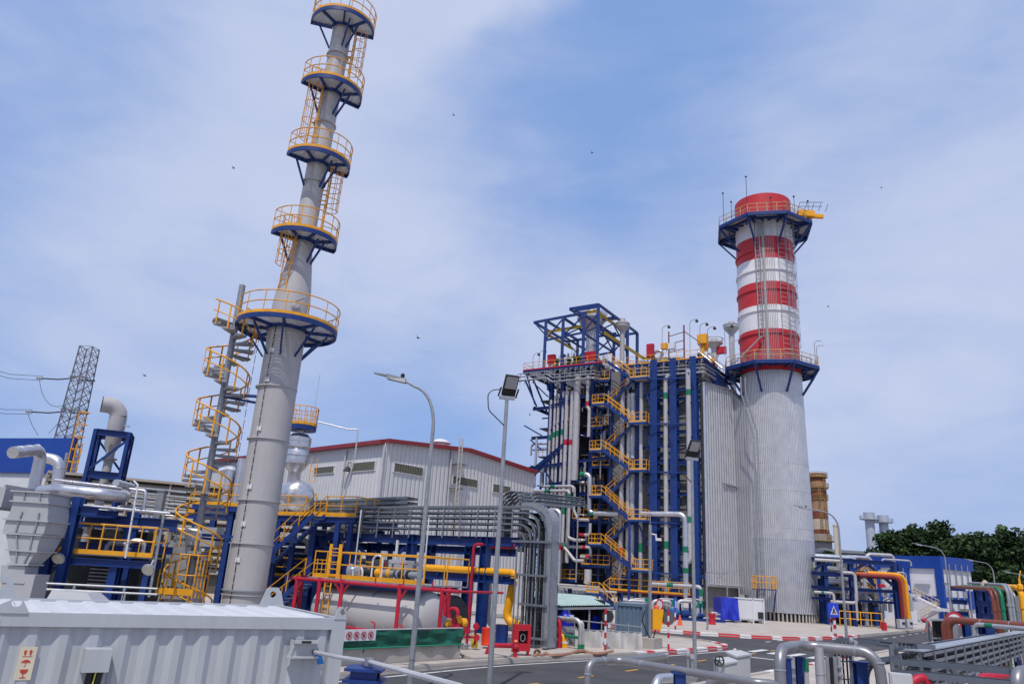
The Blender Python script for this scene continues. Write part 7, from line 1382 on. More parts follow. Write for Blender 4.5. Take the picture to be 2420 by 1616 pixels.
for i, (x, y) in enumerate(((1567, 1478), (1607, 1481), (2190, 1484), (2084, 1484), (2248, 1482))):
    b = G(x, y, .0); b = at(x, y, min(b.y, 82)); b.z = .13; t = thing('traffic_cone', b, ('orange cone left of the striped post with the narrow blue sign', 'pink striped cone in front of the blue pump', 'orange cone near the curved red hoses by the hall stair', 'small red cone near the grey meter cabinets', 'orange cone seen below the brown pipe')[i], 'traffic cone'); k = MB(); k.lathe(b+Z*.04, [(.2, 0), (.05, .75), (.04, .78)], 14); k.build('cone_body', mat('cone_orange', (.75, .10, .03), .5), t); k = MB(); k.lathe(b+Z*.3, [(.155, -.06), (.125, .1)], 14, cap=False); k.build('white_band', WHITE, t); k = MB(); k.box(b+Z*.02, (.46, .46, .04)); k.build('base', MATS['cone_orange'], t, smooth=0)
b = G(1683, 1475, .13); t = thing('red_drum', b, 'red drum standing left of the blue tarpaulin', 'drum'); k = MB(); k.lathe(b, [(.3, 0), (.32, .05), (.3, .1), (.3, .8), (.33, .85), (.3, .92)], 16); k.build('drum_body', SRED, t); k = MB(); k.lathe(b+Z*.92, [(.31, 0), (.31, .03), (.2, .03)], 16); k.build('lid', SRED, t)
for i, (x, yb, yt) in enumerate(((1672, 1488, 1352), (1721, 1480, 1350))):
    b = G(x, yb, .13) if i == 0 else at(x, yb, 80); b.z = .13; tp = at(x-1, yt, b.y); t = thing('slim_lamp_post', b, ('left' if i == 0 else 'right')+' of two slim posts with twin lamp arms before the silver duct', 'lamp post'); k = MB(); k.tube([b, V((b.x, b.y, tp.z))], .07, 8); k.build('post', GALV, t); k = MB(); q = V((b.x, b.y, tp.z)); k.bar(q, q+V((1.7, 0, -.02)), .07); k.bar(q+V((.8, 0, -.4)), q+V((1.4, -.1, -.05)), .05); k.build('lamp_arm', GALV, t, smooth=0); k = MB(); k.box(q+V((1.55, -.05, .0)), (.5, .16, .1)); k.build('lamp_head', GALVD, t, smooth=0)
# ------------------------------------------------------------------ shed, blue container, drum, tarpaulin wall
SP = Plane(G(1430, 1530, .1), (.975, .22)); GROOF = mat('pale_green_roof_sheet', (.42, .55, .53), .55, 0, .1, 1.5, dirt=.35, dcol=(.30, .33, .30))
sh = thing('open_shed', SP.px(1380, 1520), 'low open shed with a pale green corrugated roof behind the tarpaulin wall', 'shed')
r0, r1 = SP.px(1292, 1432, .3), SP.px(1454, 1432, .3); zs0, zs1 = SP.px(1300, 1433, .3).z, SP.px(1452, 1430, .3).z; aa, ab = SP.a(r0), SP.a(r1)
def shp(a, d, z): return SP.pt(a, z, -d)
vs = []; fs = []; n = 70
for i in range(n+1):
    a = aa+(ab-aa)*i/n; f = i/n; b = .03*(1 if i % 2 else -1)
    vs += [shp(a, .3, zs0+(zs1-zs0)*f+b), shp(a, 3.2, zs0+(zs1-zs0)*f+.62*(1-f*.5)+b)]
for i in range(n): fs.append((2*i, 2*i+2, 2*i+3, 2*i+1))
k = MB(); k.add(vs, fs); k.build('roof', GROOF, sh, smooth=0)
for f in (.02, .35, .65, .98):
    for d in (0, 3.0): a = aa+(ab-aa)*f; k = MB(); k.bar(shp(a, d, .1), shp(a, d, zs0-.02+d*.1), .08); k.build('post', GALVD, sh, smooth=0)
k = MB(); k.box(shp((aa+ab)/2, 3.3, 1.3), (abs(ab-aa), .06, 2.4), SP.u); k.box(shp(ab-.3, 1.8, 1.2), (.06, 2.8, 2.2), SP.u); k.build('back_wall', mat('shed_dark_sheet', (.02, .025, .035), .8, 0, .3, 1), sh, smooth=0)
k = MB(); k.bar(shp(aa, -.1, zs0-.12), shp(ab, -.1, zs1-.12), .08, .1); k.build('roof_beam', GALVD, sh, smooth=0)
q = SP.px(1336, 1478, -.25); t = thing('water_tank', V((q.x, q.y, .12)), 'bright blue plastic water tank under the green roofed shed', 'tank'); PB = mat('blue_plastic', (.012, .03, .50), .35, 0, .05); rz = SP.px(1336, 1478, -.25).z; k = MB(); w_ = (SP.px(1356, 1460, -.25)-SP.px(1321, 1460, -.25)).length/2; zt2_ = SP.px(1330, 1440, -.25).z; H_ = zt2_-rz; k.lathe(V((q.x, q.y, rz)), [(w_*.9, 0), (w_, .08), (w_, H_*.62), (w_*.95, H_*.7), (w_*.6, H_*.86), (w_*.35, H_*.9), (w_*.35, H_)], 24); k.build('tank_body', PB, t); k = MB(); k.lathe(V((q.x, q.y, rz+H_)), [(w_*.38, -.03), (w_*.38, .03), (w_*.1, .06)], 16); k.build('lid', PB, t); k = MB(); k.box(V((q.x, q.y, rz/2+.05)), (w_*2.4, w_*2.2, rz-.1), SP.u); k.build('stand', GALVD, t, smooth=0); k = MB(); k.box(SP.px(1349, 1460, -.25+w_*.9), (.3, .02, .3), SP.u); k.build('white_sticker', WHITE, t, smooth=0)
t = thing('tarpaulin_heap', SP.px(1415, 1480, -1.0), 'dark blue crumpled sheet and boxes lying inside the shed', 'sheet'); k = MB(); q = SP.px(1412, 1475, -1.0); k.prism([q+V((-.4, 0, -.5)), q+V((.4, .3, -.5)), q+V((.5, .3, .2)), q+V((-.2, 0, .45))], V((.2, .5, 0))); k.build('sheet', PB, t, smooth=0); k = MB(); k.box(q+V((-.9, .3, -.5)), (.7, .6, .5)); k.build('carton', mat('carton_brown', (.25, .14, .08), .8), t, smooth=0)
tw0, tw1 = SP.px(1356, 1529, .5), SP.px(1516, 1527, .5); t = thing('tarpaulin_wall', (tw0+tw1)/2, 'grey tarpaulin stretched into a low wall in front of the shed', 'tarpaulin'); ztw = SP.px(1430, 1490, .5).z; n = 90; vs = []; fs = []
for i in range(n+1):
    f = i/n; base = tw0.lerp(tw1, f); ph = f*9; fold = .16*abs((ph % 1)-.5)+.05*sin(f*31)
    for j in range(6): g_ = j/5; vs.append(V((base.x, base.y, .13+(ztw-.13)*g_-.10*(.5-abs((ph % 1)-.5))*g_))+SP.w*(.05+fold*(1-.6*g_)+.05*sin(g_*3+f*20)))
for i in range(n):
    for j in range(5): o = i*6+j; fs.append((o, o+6, o+7, o+1))
k = MB(); k.add(vs, fs); k.build('sheet', mat('grey_tarpaulin', (.46, .455, .44), .65, 0, .12, 1.2, dirt=.45, dcol=(.24, .23, .21), bump=.4, bscale=4), t)
k = MB(); p, q = V((tw0.x, tw0.y, ztw)), V((tw1.x, tw1.y, ztw)); k.tube([p-SP.u*.4, q], .03, 6); k.tube([p-SP.u*.4+Z*.45, q+Z*.25], .03, 6); [k.tube([V((r_.x, r_.y, .12)), r_+Z*.45], .03, 6) for r_ in [p.lerp(q, i/5) for i in range(6)]]; k.build('frame', GALVD, t)
BC = mat('blue_grey_container', (.095, .15, .215), .5, 0, .1, 1, dirt=.35, dcol=(.10, .13, .17), streak=True)
cb0 = G(1521, 1513, .12); t = thing('site_container', cb0, 'blue grey corrugated site container behind the tarpaulin wall', 'container'); zc1 = at(1522, 1427, cb0.y).z; uL_ = GB; uR_ = GA
def corr(p, u, L_, z0, z1, nrm, per=.27):
    vs = []; fs = []; pr = []; a = 0
    while a < L_: pr += [(a, 0), (a+per*.28, 0), (a+per*.5, -.045), (a+per*.78, -.045)]; a += per
    pr = [(min(a, L_), d) for a, d in pr]+[(L_, 0)]
    for a, d in pr: vs += [p+u*a+nrm*d+Z*z0, p+u*a+nrm*d+Z*z1]
    for i in range(len(pr)-1): fs.append((2*i, 2*i+2, 2*i+3, 2*i+1))
    k = MB(); k.add(vs, fs); return k
cb = V((cb0.x, cb0.y, 0)); nl = -GA; nr = -GB
Pl = Plane(cb, V((-.97, .24, 0))); lenL = abs(Pl.a(Pl.px(1457, 1470)))
ul = V((-.97, .24, 0)).normalized(); ur = V((.24, .97, 0)).normalized(); lenR = 6.0
corr(cb, ul, lenL, .25, zc1-.12, -ur).build('end_wall', BC, t, smooth=0); corr(cb, ur, lenR, .25, zc1-.12, -ul).build('side_wall', BC, t, smooth=0)
k = MB(); P = [cb, cb+ul*lenL, cb+ul*lenL+ur*lenR, cb+ur*lenR]
for p in P: k.box(p+Z*zc1/2, (.16, .16, zc1), ul)
for i in range(4):
    for z in (.18, zc1-.08): k.bar(P[i]+Z*z, P[(i+1) % 4]+Z*z, .12, .15)
k.build('corner_frame', BC, t, smooth=0); k = MB(); k.prism([p+Z*(zc1-.1) for p in P], Z*.05); k.build('roof', GALVD, t, smooth=0)
# pipes crossing to the ground beside the tall cable trays
HQ = Plane(G(1370, 1536, .12), GB)
def gp(label, path, r, m, off=0.0, bend=None, bands=(), name='ground_pipe', parent=None):
    pts = [HQ.px(x, y, off) for x, y in path]; t = thing(name, pts[-1], label, 'pipe'); k = MB(); k.pipe(pts, r, bend or r*3, 12); k.build('pipe_run', m, t); [band_on(t, pts[i].lerp(pts[i+1], f0), pts[i].lerp(pts[i+1], f1), r+.01, bm) for i, f0, f1, bm in bands]; return t
gp('crimson pipe bending down beside the tall cable trays', [(1270, 1456), (1324, 1462), (1320, 1540)], .10, RED, .2)
gp('grey pipe with a green foot bending down in front of the blue water tank', [(1290, 1458), (1373, 1464), (1371, 1536)], .11, ALUD, 0, bands=[(1, .8, 1, GREEN)])
gp('slimmer grey pipe with a green foot right beside its bigger neighbour', [(1340, 1468), (1378, 1468), (1378, 1535)], .055, ALUD, .0, bands=[(1, .8, 1, GREEN)])
gp('yellow pipe curving down to the ground right of the tall cable trays', [(1270, 1486), (1318, 1492), (1334, 1512), (1334, 1538)], .18, YELP, -.3, bend=.5, bands=[(2, .1, .3, WHITE)])
gp('green valve stem lying level behind the grey pipe', [(1335, 1501), (1368, 1506)], .07, GREEN, -.2)
gp('short silver elbow pipe standing behind the tall cable trays', [(1285, 1498), (1303, 1505), (1303, 1538)], .16, ALU, -.5)
gp('thin grey pole standing in front of the green shed roof', [(1316, 1395), (1312, 1540)], .05, GALV, .4, name='grey_pole')
# fire hydrant box, hydrant, extinguishers, barrels, hose
b = G(1230, 1548, .13); t = thing('hydrant_cabinet', b, 'bright red fire hose frame on legs with a round black opening', 'fire cabinet'); u = V((.97, .24, 0)).normalized(); w_ = .72; h_ = 1.02; k = MB(); c = b+Z*(.18+h_/2)
k.box(c-u*w_*.36, (w_*.28, .3, h_), u); k.box(c+u*w_*.42, (w_*.16, .3, h_), u); k.box(c+u*w_*.06+Z*h_*.39, (w_*.56, .3, h_*.22), u); k.box(c+u*w_*.06-Z*h_*.36, (w_*.56, .3, h_*.28), u); k.build('cabinet_box', SRED, t, smooth=0); k = MB(); k.box(c+u*w_*.06+V((0, .12, 0)), (w_*.56, .05, h_*.5), u); k.build('opening', BLACK, t, smooth=0); [MB().box(b+u*o+Z*.09, (.07, .2, .18), u).build('leg', SRED, t, smooth=0) for o in (-.3, .3)]
k = MB(); [k.tube([c+u*(.04+.1*cos(a))+Z*.14*sin(a)-V((-.02, .05, 0)) for a in [2*pi*i/14 for i in range(15)]], .022, 5)]; k.build('hose_coil', GALV, t)
b = G(1217, 1556, .13); t = thing('fire_hydrant', b, 'small red fire hydrant in front of the red hose frame', 'fire hydrant'); k = MB(); k.lathe(b, [(.13, 0), (.13, .05), (.08, .08), (.08, .35), (.14, .38), (.14, .46), (.08, .5), (.05, .62)], 14); k.tube([b+Z*.3-u*.16, b+Z*.3+u*.16], .05, 8); k.build('hydrant_body', SRED, t); k = MB(); k.lathe(b+Z*.6, [(.07, 0), (.09, .03), (.05, .1)], 10); k.build('cap', mat('hydrant_cap_orange', (.65, .2, .08), .5), t)
b = G(1149, 1524, .25); t = thing('red_barrel', V((b.x, b.y, .25)), 'bright red barrel right of the blue rack column', 'barrel'); k = MB(); b.z = .25; k.lathe(b, [(.22, 0), (.24, .04), (.22, .1), (.24, .36), (.22, .6), (.24, .66), (.24, .7)], 16); k.build('barrel_body', mat('orange_red_plastic', (.75, .05, .02), .4), t); k = MB(); k.lathe(b+Z*.7, [(.23, 0), (.23, .03), (.1, .03)], 16); k.build('lid', MATS['orange_red_plastic'], t)
b = G(1184, 1526, .13); t = thing('blue_barrel', b, 'dark blue barrel between lamp pole and tall cable trays', 'barrel'); k = MB(); k.lathe(b, [(.27, 0), (.3, .04), (.28, .3), (.3, .5), (.28, .85), (.3, .9)], 16); k.build('barrel_body', BLUE, t); k = MB(); k.lathe(b+Z*.9, [(.28, 0), (.28, .03), (.1, .03)], 16); k.build('lid', DARK, t)
b = G(1121, 1529, .2); t = thing('gas_cylinder', b, 'small yellow cylinder at the foot of the blue rack column', 'cylinder'); k = MB(); k.lathe(b, [(.13, 0), (.14, .03), (.14, .42), (.08, .52), (.04, .58)], 14); k.build('cylinder_body', mat('cylinder_yellow', (.70, .55, .02), .4), t); k = MB(); k.lathe(b+Z*.56, [(.04, 0), (.05, .08)], 8); k.build('valve', DARK, t)
p = G(1148, 1541, .3); q = G(1212, 1540, .45); t = thing('hydrant_pipe', p, 'crimson pipe bending to the ground left of the red hose frame', 'pipe'); pz = at(1160, 1524, p.y).z; k = MB(); k.pipe([V((p.x, p.y, .13)), V((p.x+.15, p.y, pz)), V((q.x, q.y-.0, pz+.1))], .09, .3, 10); k.build('pipe_run', RED, t)
b = G(1102, 1534, .13); t = thing('valve_tree', b, 'crimson valve group at the foot of the fire main', 'valve set'); k = MB(); k.tube([b, b+Z*.9], .06, 8); k.tube([b+Z*.5-u*.3, b+Z*.5+u*.45], .05, 8); k.tube([b+u*.35+Z*.2, b+u*.35+Z*1.1], .05, 8); k.build('pipe_run', RED, t); k = MB(); [k.lathe(b+V((o, -.1, z)), [(.14, -.02), (.14, .02)], 10, axis=V((0, 1, 0))) for o, z in ((0, .75), (.35, .95), (.4, .5))]; k.build('handwheel', RED, t); k = MB(); k.lathe(b-u*.1-Z*.1, [(.14, 0), (.16, .3), (.1, .36)], 10); k.build('strainer', GALV, t)
t = thing('fire_hose', G(1290, 1549, .13), 'dusty brown fire hose lying crumpled along the kerb', 'hose'); k = MB(); hp_ = [(1262, 1551), (1272, 1546), (1280, 1550), (1290, 1545), (1300, 1549), (1325, 1548), (1345, 1546), (1362, 1540), (1380, 1539), (1395, 1544), (1420, 1545), (1447, 1540)]; P = [G(x, y-2, .22) for x, y in hp_]; sm = smooth_line([(p.x, p.y) for p in P], 4); k.tube([V((p.x, p.y, .20)) for p in sm], .085, 8); k.build('hose_run', mat('dusty_hose', (.30, .16, .11), .8, 0, .3, 5, bump=.4), t); k = MB(); c = V((sm[3].x, sm[3].y, .25)); k.tube([c+u*.12*cos(a)+Z*.12*sin(a) for a in [2*pi*i/10 for i in range(9)]], .05, 6); k.build('coupling', mat('rusty_coupling', (.10, .04, .03), .7), t)
slb = [G(x, y, .13) for x, y in ((1090, 1553), (1150, 1545), (1215, 1546), (1205, 1556), (1120, 1562))]; t = MB(); t.prism(slb, Z*.12); tag(t.build('broken_slab', CONC, smooth=0), 'broken concrete slab lying before the red hose frame', 'slab')
# ------------------------------------------------------------------ nearest pipes, trays and boxes at the lower right
def npipe(label, path, r, m=None, bend=None, name='silver_pipe', bands=(), vert=()):
    """path of (px, py, forward distance)"""
    pts = [at(*p) for p in path]
    for i in vert: pts[i] = V((pts[i[0]].x, pts[i[0]].y, i[1])) if isinstance(i, tuple) else pts[i]
    t = thing(name, V((pts[0].x, pts[0].y, min(p.z for p in pts))), label, 'pipe'); k = MB(); k.pipe(pts, r, bend or r*3, 16); k.build('pipe_run', m or NP, t)
    for i, f, bm in bands:
        d = (pts[i+1]-pts[i]).normalized(); q = pts[i].lerp(pts[i+1], f); k = MB(); k.lathe(q-d*.02, [(r, -.012), (r+.006, -.006), (r+.006, .006), (r, .012)], 16, axis=d, cap=False); k.build('weld_seam', bm, t)
    return t
NP = mat('silver_pipe_paint', (.25, .25, .265), .38, .55, .10, 4, dirt=.25, dcol=(.25, .24, .23), bump=.05, bscale=80)
def drop(p, z): return V((p.x, p.y, z))
def loop(label, pts, r, m=None, bend=None, seams=(), name='silver_pipe'):
    t = thing(name, drop(pts[0], .1), label, 'pipe'); k = MB(); k.pipe(pts, r, bend or r*3, 18); k.build('pipe_run', m or NP, t)
    for i, f in seams:
        d = (pts[i+1]-pts[i]).normalized(); q = pts[i].lerp(pts[i+1], f); k = MB(); k.lathe(q, [(r-.003, -.014), (r+.005, -.006), (r+.005, .006), (r-.003, .014)], 18, axis=d, cap=False); k.build('weld_seam', GALVD, t)
    return t
a = at(1390, 1562, 10.5); b = at(1445, 1562, 11.0); e = at(1786, 1594, 9.3); b.z = a.z; e.z = a.z
loop('front silver pipe loop crossing above the road, left of the bigger loop', [drop(a, .1), a, b.lerp(e, .05), e, drop(e+V((.3, .0, 0)), e.z-.0), drop(e+V((.32, -.02, 0)), .1)], .048, seams=((1, .5), (2, .2), (0, .93)))
c = at(1440, 1562, 10.98); d_ = at(1572, 1549, 14.5); loop('rear silver pipe branching off towards the road and bending down', [c, d_, drop(d_, .1)], .05, seams=((0, .1),))
a = at(1841, 1533, 10.2); a2 = at(1893, 1535, 11.2); e = at(2075, 1552, 10.6); a2.z = a.z; e.z = a.z-.0
loop('big silver pipe loop standing in front of the crossing, at the lower right', [drop(a, .1), a, a2, e, drop(e+V((.12, -.05, 0)), .1)], .072, bend=.24, seams=((0, .90), (1, .55), (2, .05), (2, .72), (3, .05)))
f = at(1937, 1560, 11.0); loop('silver pipe falling from the middle of the big loop', [drop(f, a.z), drop(f, .1)], .065, m=ALUD, seams=((0, .14),))
g2 = at(1905, 1524, 13.5); loop('silver pipe end peeping over the big loop from behind', [at(1885, 1532, 11.0), g2+V((0, 0, 0)), drop(g2+V((.25, .1, 0)), g2.z), drop(g2+V((.25, .1, 0)), .1)], .05)
h1 = at(1545, 1608, 12); loop('silver elbow pipe at the bottom edge under the front loop', [drop(h1, .1), at(1548, 1603, 12), at(1590, 1600, 12.6), at(1640, 1601, 13)], .07, m=ALU, bend=.2)
h2 = at(1670, 1612, 11.4); loop('silver arch pipe at the bottom edge right of the blue support', [drop(h2, .1), at(1672, 1602, 11.4), at(1740, 1604, 11.2), drop(at(1740, 1604, 11.2), .1)], .07, bend=.22)
h3 = at(2402, 1612, 9.0); loop('silver elbow pipe cut by the lower right corner', [drop(h3, .1), at(2400, 1588, 9.0), at(2440, 1586, 9.3)], .07, bend=.16)
def bpost(px, ytop, Y, w, label, bot=.1):
    p = at(px, ytop, Y); t = thing('blue_support_post', V((p.x, p.y, .1)), label, 'post'); k = MB(); k.ibeam(V((p.x, p.y, bot)), p-Z*.015, w, w, .016); k.build('post_beam', BLUE, t, smooth=0); k = MB(); k.box(p-Z*.008, (w*1.5, w*1.4, .016)); k.build('top_plate', BLUE, t, smooth=0); return t
bpost(1606, 1588, 10.1, .13, 'blue support post under the front silver pipe loop'); bpost(2031, 1562, 10.9, .14, 'widest blue support post under the right end of the big loop'); bpost(1862, 1554, 11.4, .07, 'slim blue post just right of the left leg of the big loop'); bpost(1888, 1551, 11.5, .09, 'blue post behind the big loop, left of the green banded pipe')
for px, yt, Y, r, m, lb, bnd in ((1903, 1553, 12.5, .04, WPIPE, 'pale pipe with a green band standing behind the big silver loop', True), (1873, 1550, 12.2, .045, ALUD, 'grey valve pipe standing behind the left part of the big loop', False), (1954, 1552, 12.5, .03, GALV, 'thin grey upright beside the fallen silver pipe', False), (1961, 1552, 12.6, .045, BLACK, 'black corrugated cable rising behind the big loop', False), (1972, 1551, 12.8, .035, GALV, 'grey upright right of the black cable', False), (1982, 1550, 12.8, .03, ALUD, 'thin brownish valve pipe under the big loop', False)):
    p = at(px, yt, Y); t = thing('upright_pipe', drop(p, .1), lb, 'pipe'); k = MB(); k.tube([drop(p, .1), p], r, 10); k.build('pipe_run', m, t)
    if bnd: k = MB(); k.tube([p-Z*.01, p-Z*.2], r+.006, 12); k.build('colour_band', GREEN, t)
    if m is ALUD:
        for z in (.16, .28, .42): k = MB(); k.lathe(p-Z*z, [(r, -.02), (r*2, -.015), (r*2, .015), (r, .02)], 12); k.build('flange', GALVD, t)
# instrument stand-offs on the front loop
for px, py, Y, lb in ((1626, 1548, 10.0, 'small steel gauge valve standing on the front silver pipe loop'), (2014, 1512, 11.5, 'small steel gauge valve behind the big silver loop')):
    p = at(px, py+22, Y); t = thing('gauge_valve', p, lb, 'valve'); k = MB(); k.tube([p-Z*.25, p+Z*.12], .014, 8); k.tube([p+Z*.1, p+Z*.1+V((.05, 0, 0)), p+V((.05, 0, -.1))], .018, 8); k.build('stem', GALV, t); k = MB(); k.lathe(p+Z*.12, [(.03, -.02), (.035, 0), (.03, .03), (.01, .045)], 10); k.lathe(p+V((.05, 0, .1)), [(.03, -.03), (.03, .03)], 10, axis=V((0, 1, 0))); k.build('valve_head', ALUD, t)
for px, py, Y, s_, lb in ((1716, 1553, 12.5, 1.0, 'front pale grey box with a sloped lid beside the black handwheel'), (1745, 1537, 13.6, 1.15, 'taller rear pale grey box with a sloped lid by the road')):
    p = at(px, py, Y); t = thing('local_panel', drop(p, .1), lb, 'control box'); k = MB(); u = V((.9, .43, 0)).normalized(); n_ = V((.43, -.9, 0)); w, dpt = .26*s_, .2*s_
    P = [p+u*a+n_*b_ for a, b_ in ((-w/2, dpt/2), (w/2, dpt/2), (w/2, -dpt/2), (-w/2, -dpt/2))]; k.hexa([drop(q, .1) for q in P]+[P[0]-Z*.10, P[1]-Z*.06, P[2]-Z*.03, P[3]-Z*.05]); k.build('box_body', GB2, t, smooth=0); k = MB(); k.hexa([q+Z*z_ for q, z_ in zip([c_+(c_-p)*.16 for c_ in P], (-.10, -.055, -.025, -.045))]+[q+Z*z_ for q, z_ in zip([c_+(c_-p)*.16 for c_ in P], (-.07, -.03, 0.0, -.02))]); k.build('lid', GB2, t, smooth=0)
p = at(1700, 1561, 12.3); t = thing('handwheel_valve', drop(p, .1), 'black spoked handwheel left of the pale grey boxes', 'valve'); k = MB(); k.tube([p+V((.07*cos(a), 0, .07*sin(a))) for a in [2*pi*i/18 for i in range(19)]], .012, 6); [k.tube([p, p+V((.07*cos(a), 0, .07*sin(a)))], .008, 5) for a in (0.3, 1.57, 2.9, 4.2, 5.2)]; k.build('handwheel', BLACK, t); k = MB(); k.tube([p, p+V((0, .25, 0)), drop(p+V((0, .25, 0)), .1)], .02, 8); k.build('spindle', GALVD, t)
# ladder trays with a grid of openings, running away to the right
gA = at(2204, 1541, 12.6); gB_ = G(2428, 1496, gA.z); gd = (gB_-gA).normalized(); gs = V((gd.y, -gd.x, 0)); gs *= -1 if gs.y < 0 else 1
gt = thing('cable_tray_grid', drop(gA, .1), 'four tier grey cable tray with a grid of dark openings at the right edge', 'cable trays'); LG = (gB_-gA).length; TP_ = at(2204, 1541, 12.6).z; sp__ = .122
for i in range(5):
    z = TP_-.01-sp__*i
    k = MB(); k.bar(gA+Z*(z-TP_)-gd*(0.2 if i else .7), gB_+Z*(z-TP_), .03, .05); k.bar(gA+Z*(z-TP_)+gs*.55, gB_+Z*(z-TP_)+gs*.55, .03, .05)
    j = 0
    while j*.4 < LG: q = gA+gd*(.4*j)+Z*(z-TP_-.015); k.bar(q, q+gs*.55, .03, .02); j += 1
    tr_ = k.build('cable_tray', TRAY, gt, smooth=0); k = MB(); rr = random.Random(i)
    for c_ in range(5): o = gs*(.1+.1*c_); k.tube([gA+Z*(z-TP_+.03+rr.uniform(0, .03))+o+gd*s*LG/8+Z*rr.uniform(-.01, .01) for s in range(9)], .026, 6)
    if i: k.build('cable_bundle', BLACK, tr_)
for j in range(16):
    s = .02+j*LG/15.2; 
    for o in (0, .55): k = MB(); q = gA+gd*s+gs*(o-.02 if o == 0 else o+.02); k.bar(q+Z*.02, q-Z*(sp__*4+.12), .045, .03, up=gs); k.build('upright', TRAY, gt, smooth=0)
k = MB(); k.bar(gA-gd*.75+gs*.12+Z*.045, gB_+gs*.12+Z*.045, .28, .02); k.build('tray_cover', mat('tray_cover_light', (.30, .33, .38), .5, .2, .1, 4), gt, smooth=0)
for s in (.3, LG*.5, LG*.95): k = MB(); q = gA+gd*s+gs*.27; k.ibeam(drop(q, .1), q-Z*(sp__*4+.1), .14, .14, .015); k.build('support_leg', BLUE, gt, smooth=0)
def near_tray(label, p0, p1, arc=None, w=.38, rung=.28, h=.075, lid=False, side=1):
    A, B = at(*p0), at(*p1); d = (B-A).normalized(); s = V((-d.y, d.x, 0)).normalized()*side; t = thing('cable_tray', drop(A, .1), label, 'cable tray'); path = [A, B]
    if arc: q = A-d*arc; path = fillet([V((q.x, q.y, .15)), q, B], arc*.9, 8)
    k = MB()
    for o in (0, w):
        for a_, b_ in zip(path[:-1], path[1:]): dd_ = (b_-a_).normalized(); k.bar(a_+s*o, b_+s*o, .018, h, up=dd_.cross(s))
    tt = 0
    for a_, b_ in zip(path[:-1], path[1:]):
        L_ = (b_-a_).length; n_ = max(1, int(L_/rung))
        for i in range(n_): q = a_.lerp(b_, i/n_); k.bar(q, q+s*w, .03, .02, up=(b_-a_).normalized())
    k.build('tray_frame', TRAY, t, smooth=0); k = MB(); [k.tube([p+s*(w*(.2+.2*c_))+(Z*.02) for p in path], .017, 6) for c_ in range(4)]; k.build('cable_bundle', BLACK, t)
    q = A.lerp(B, .8)+s*w/2; k = MB(); k.bar(drop(q, .1), q-Z*h, .05); k.build('support_leg', GALV, t, smooth=0); return t
near_tray('grey ladder tray curving up from the ground behind the big silver loop', (1995, 1511, 13.5), (2118, 1524, 12.2), arc=.42)
near_tray('second grey ladder tray curving up under the first, right of the widest blue post', (2045, 1563, 12.8), (2130, 1552, 12.0), arc=.38, w=.3)
near_tray('grey ladder tray running level from the tall uprights to the right edge', (2112, 1563, 11.2), (2440, 1590, 9.6), w=.34)
near_tray('lower grey ladder tray slanting to the bottom right', (2112, 1588, 10.8), (2440, 1622, 9.2), w=.3)
near_tray('grey tray joining the grid from the curved trays', (2110, 1524, 12.2), (2210, 1529, 12.5), w=.3)
for i, (x, y, Y) in enumerate(((2105, 1522, 12.2), (2252, 1580, 10.6), (2392, 1580, 9.8))):
    p = at(x, y, Y); t = thing('tray_upright', drop(p, .1), ('left', 'middle', 'right')[i]+' of three grey channel uprights holding the near cable trays', 'post'); k = MB(); k.bar(drop(p, .1), p, .06, .04); k.build('channel', TRAY, t, smooth=0); k = MB(); k.bar(p-Z*.35, p-Z*.35+V((.3, .2, 0)), .04); k.build('arm', TRAY, t, smooth=0)
p = at(2127, 1590, 9.9); t = thing('junction_box', drop(p, .1), 'pale grey junction box at the bottom edge under the cable trays', 'box'); k = MB(); u = V((.93, -.36, 0)).normalized(); k.box(p-Z*.12, (.25, .16, .24), u); k.build('box_body', GB2, t, smooth=0); k = MB(); k.box(p-Z*.12+V((-.03, -.085, 0)), (.22, .02, .22), u); k.build('lid', GB2, t, smooth=0); k = MB(); k.bar(drop(p, .1), p-Z*.24, .05); k.build('stand', GALV, t, smooth=0)
for i, (pA_, pB_, r, lb) in enumerate((((2315, 1602, 10.6), (2385, 1596, 10.8), .06, 'crimson pipe lying under the near cable trays at the right'), ((2160, 1604, 10.4), (2185, 1600, 10.4), .055, 'short crimson pipe behind the pale junction box'))):
    A, B = at(*pA_), at(*pB_); t = thing('crimson_pipe', A, lb, 'pipe'); k = MB(); k.pipe([drop(A, A.z-.2)-V((.1, 0, 0)), A, B, B+(B-A)*.3-Z*.1], r, .15, 12); k.build('pipe_run', RED, t); k = MB(); q = A.lerp(B, .5); k.bar(drop(q, .1), q-Z*r, .05); k.build('support', GALVD, t, smooth=0)
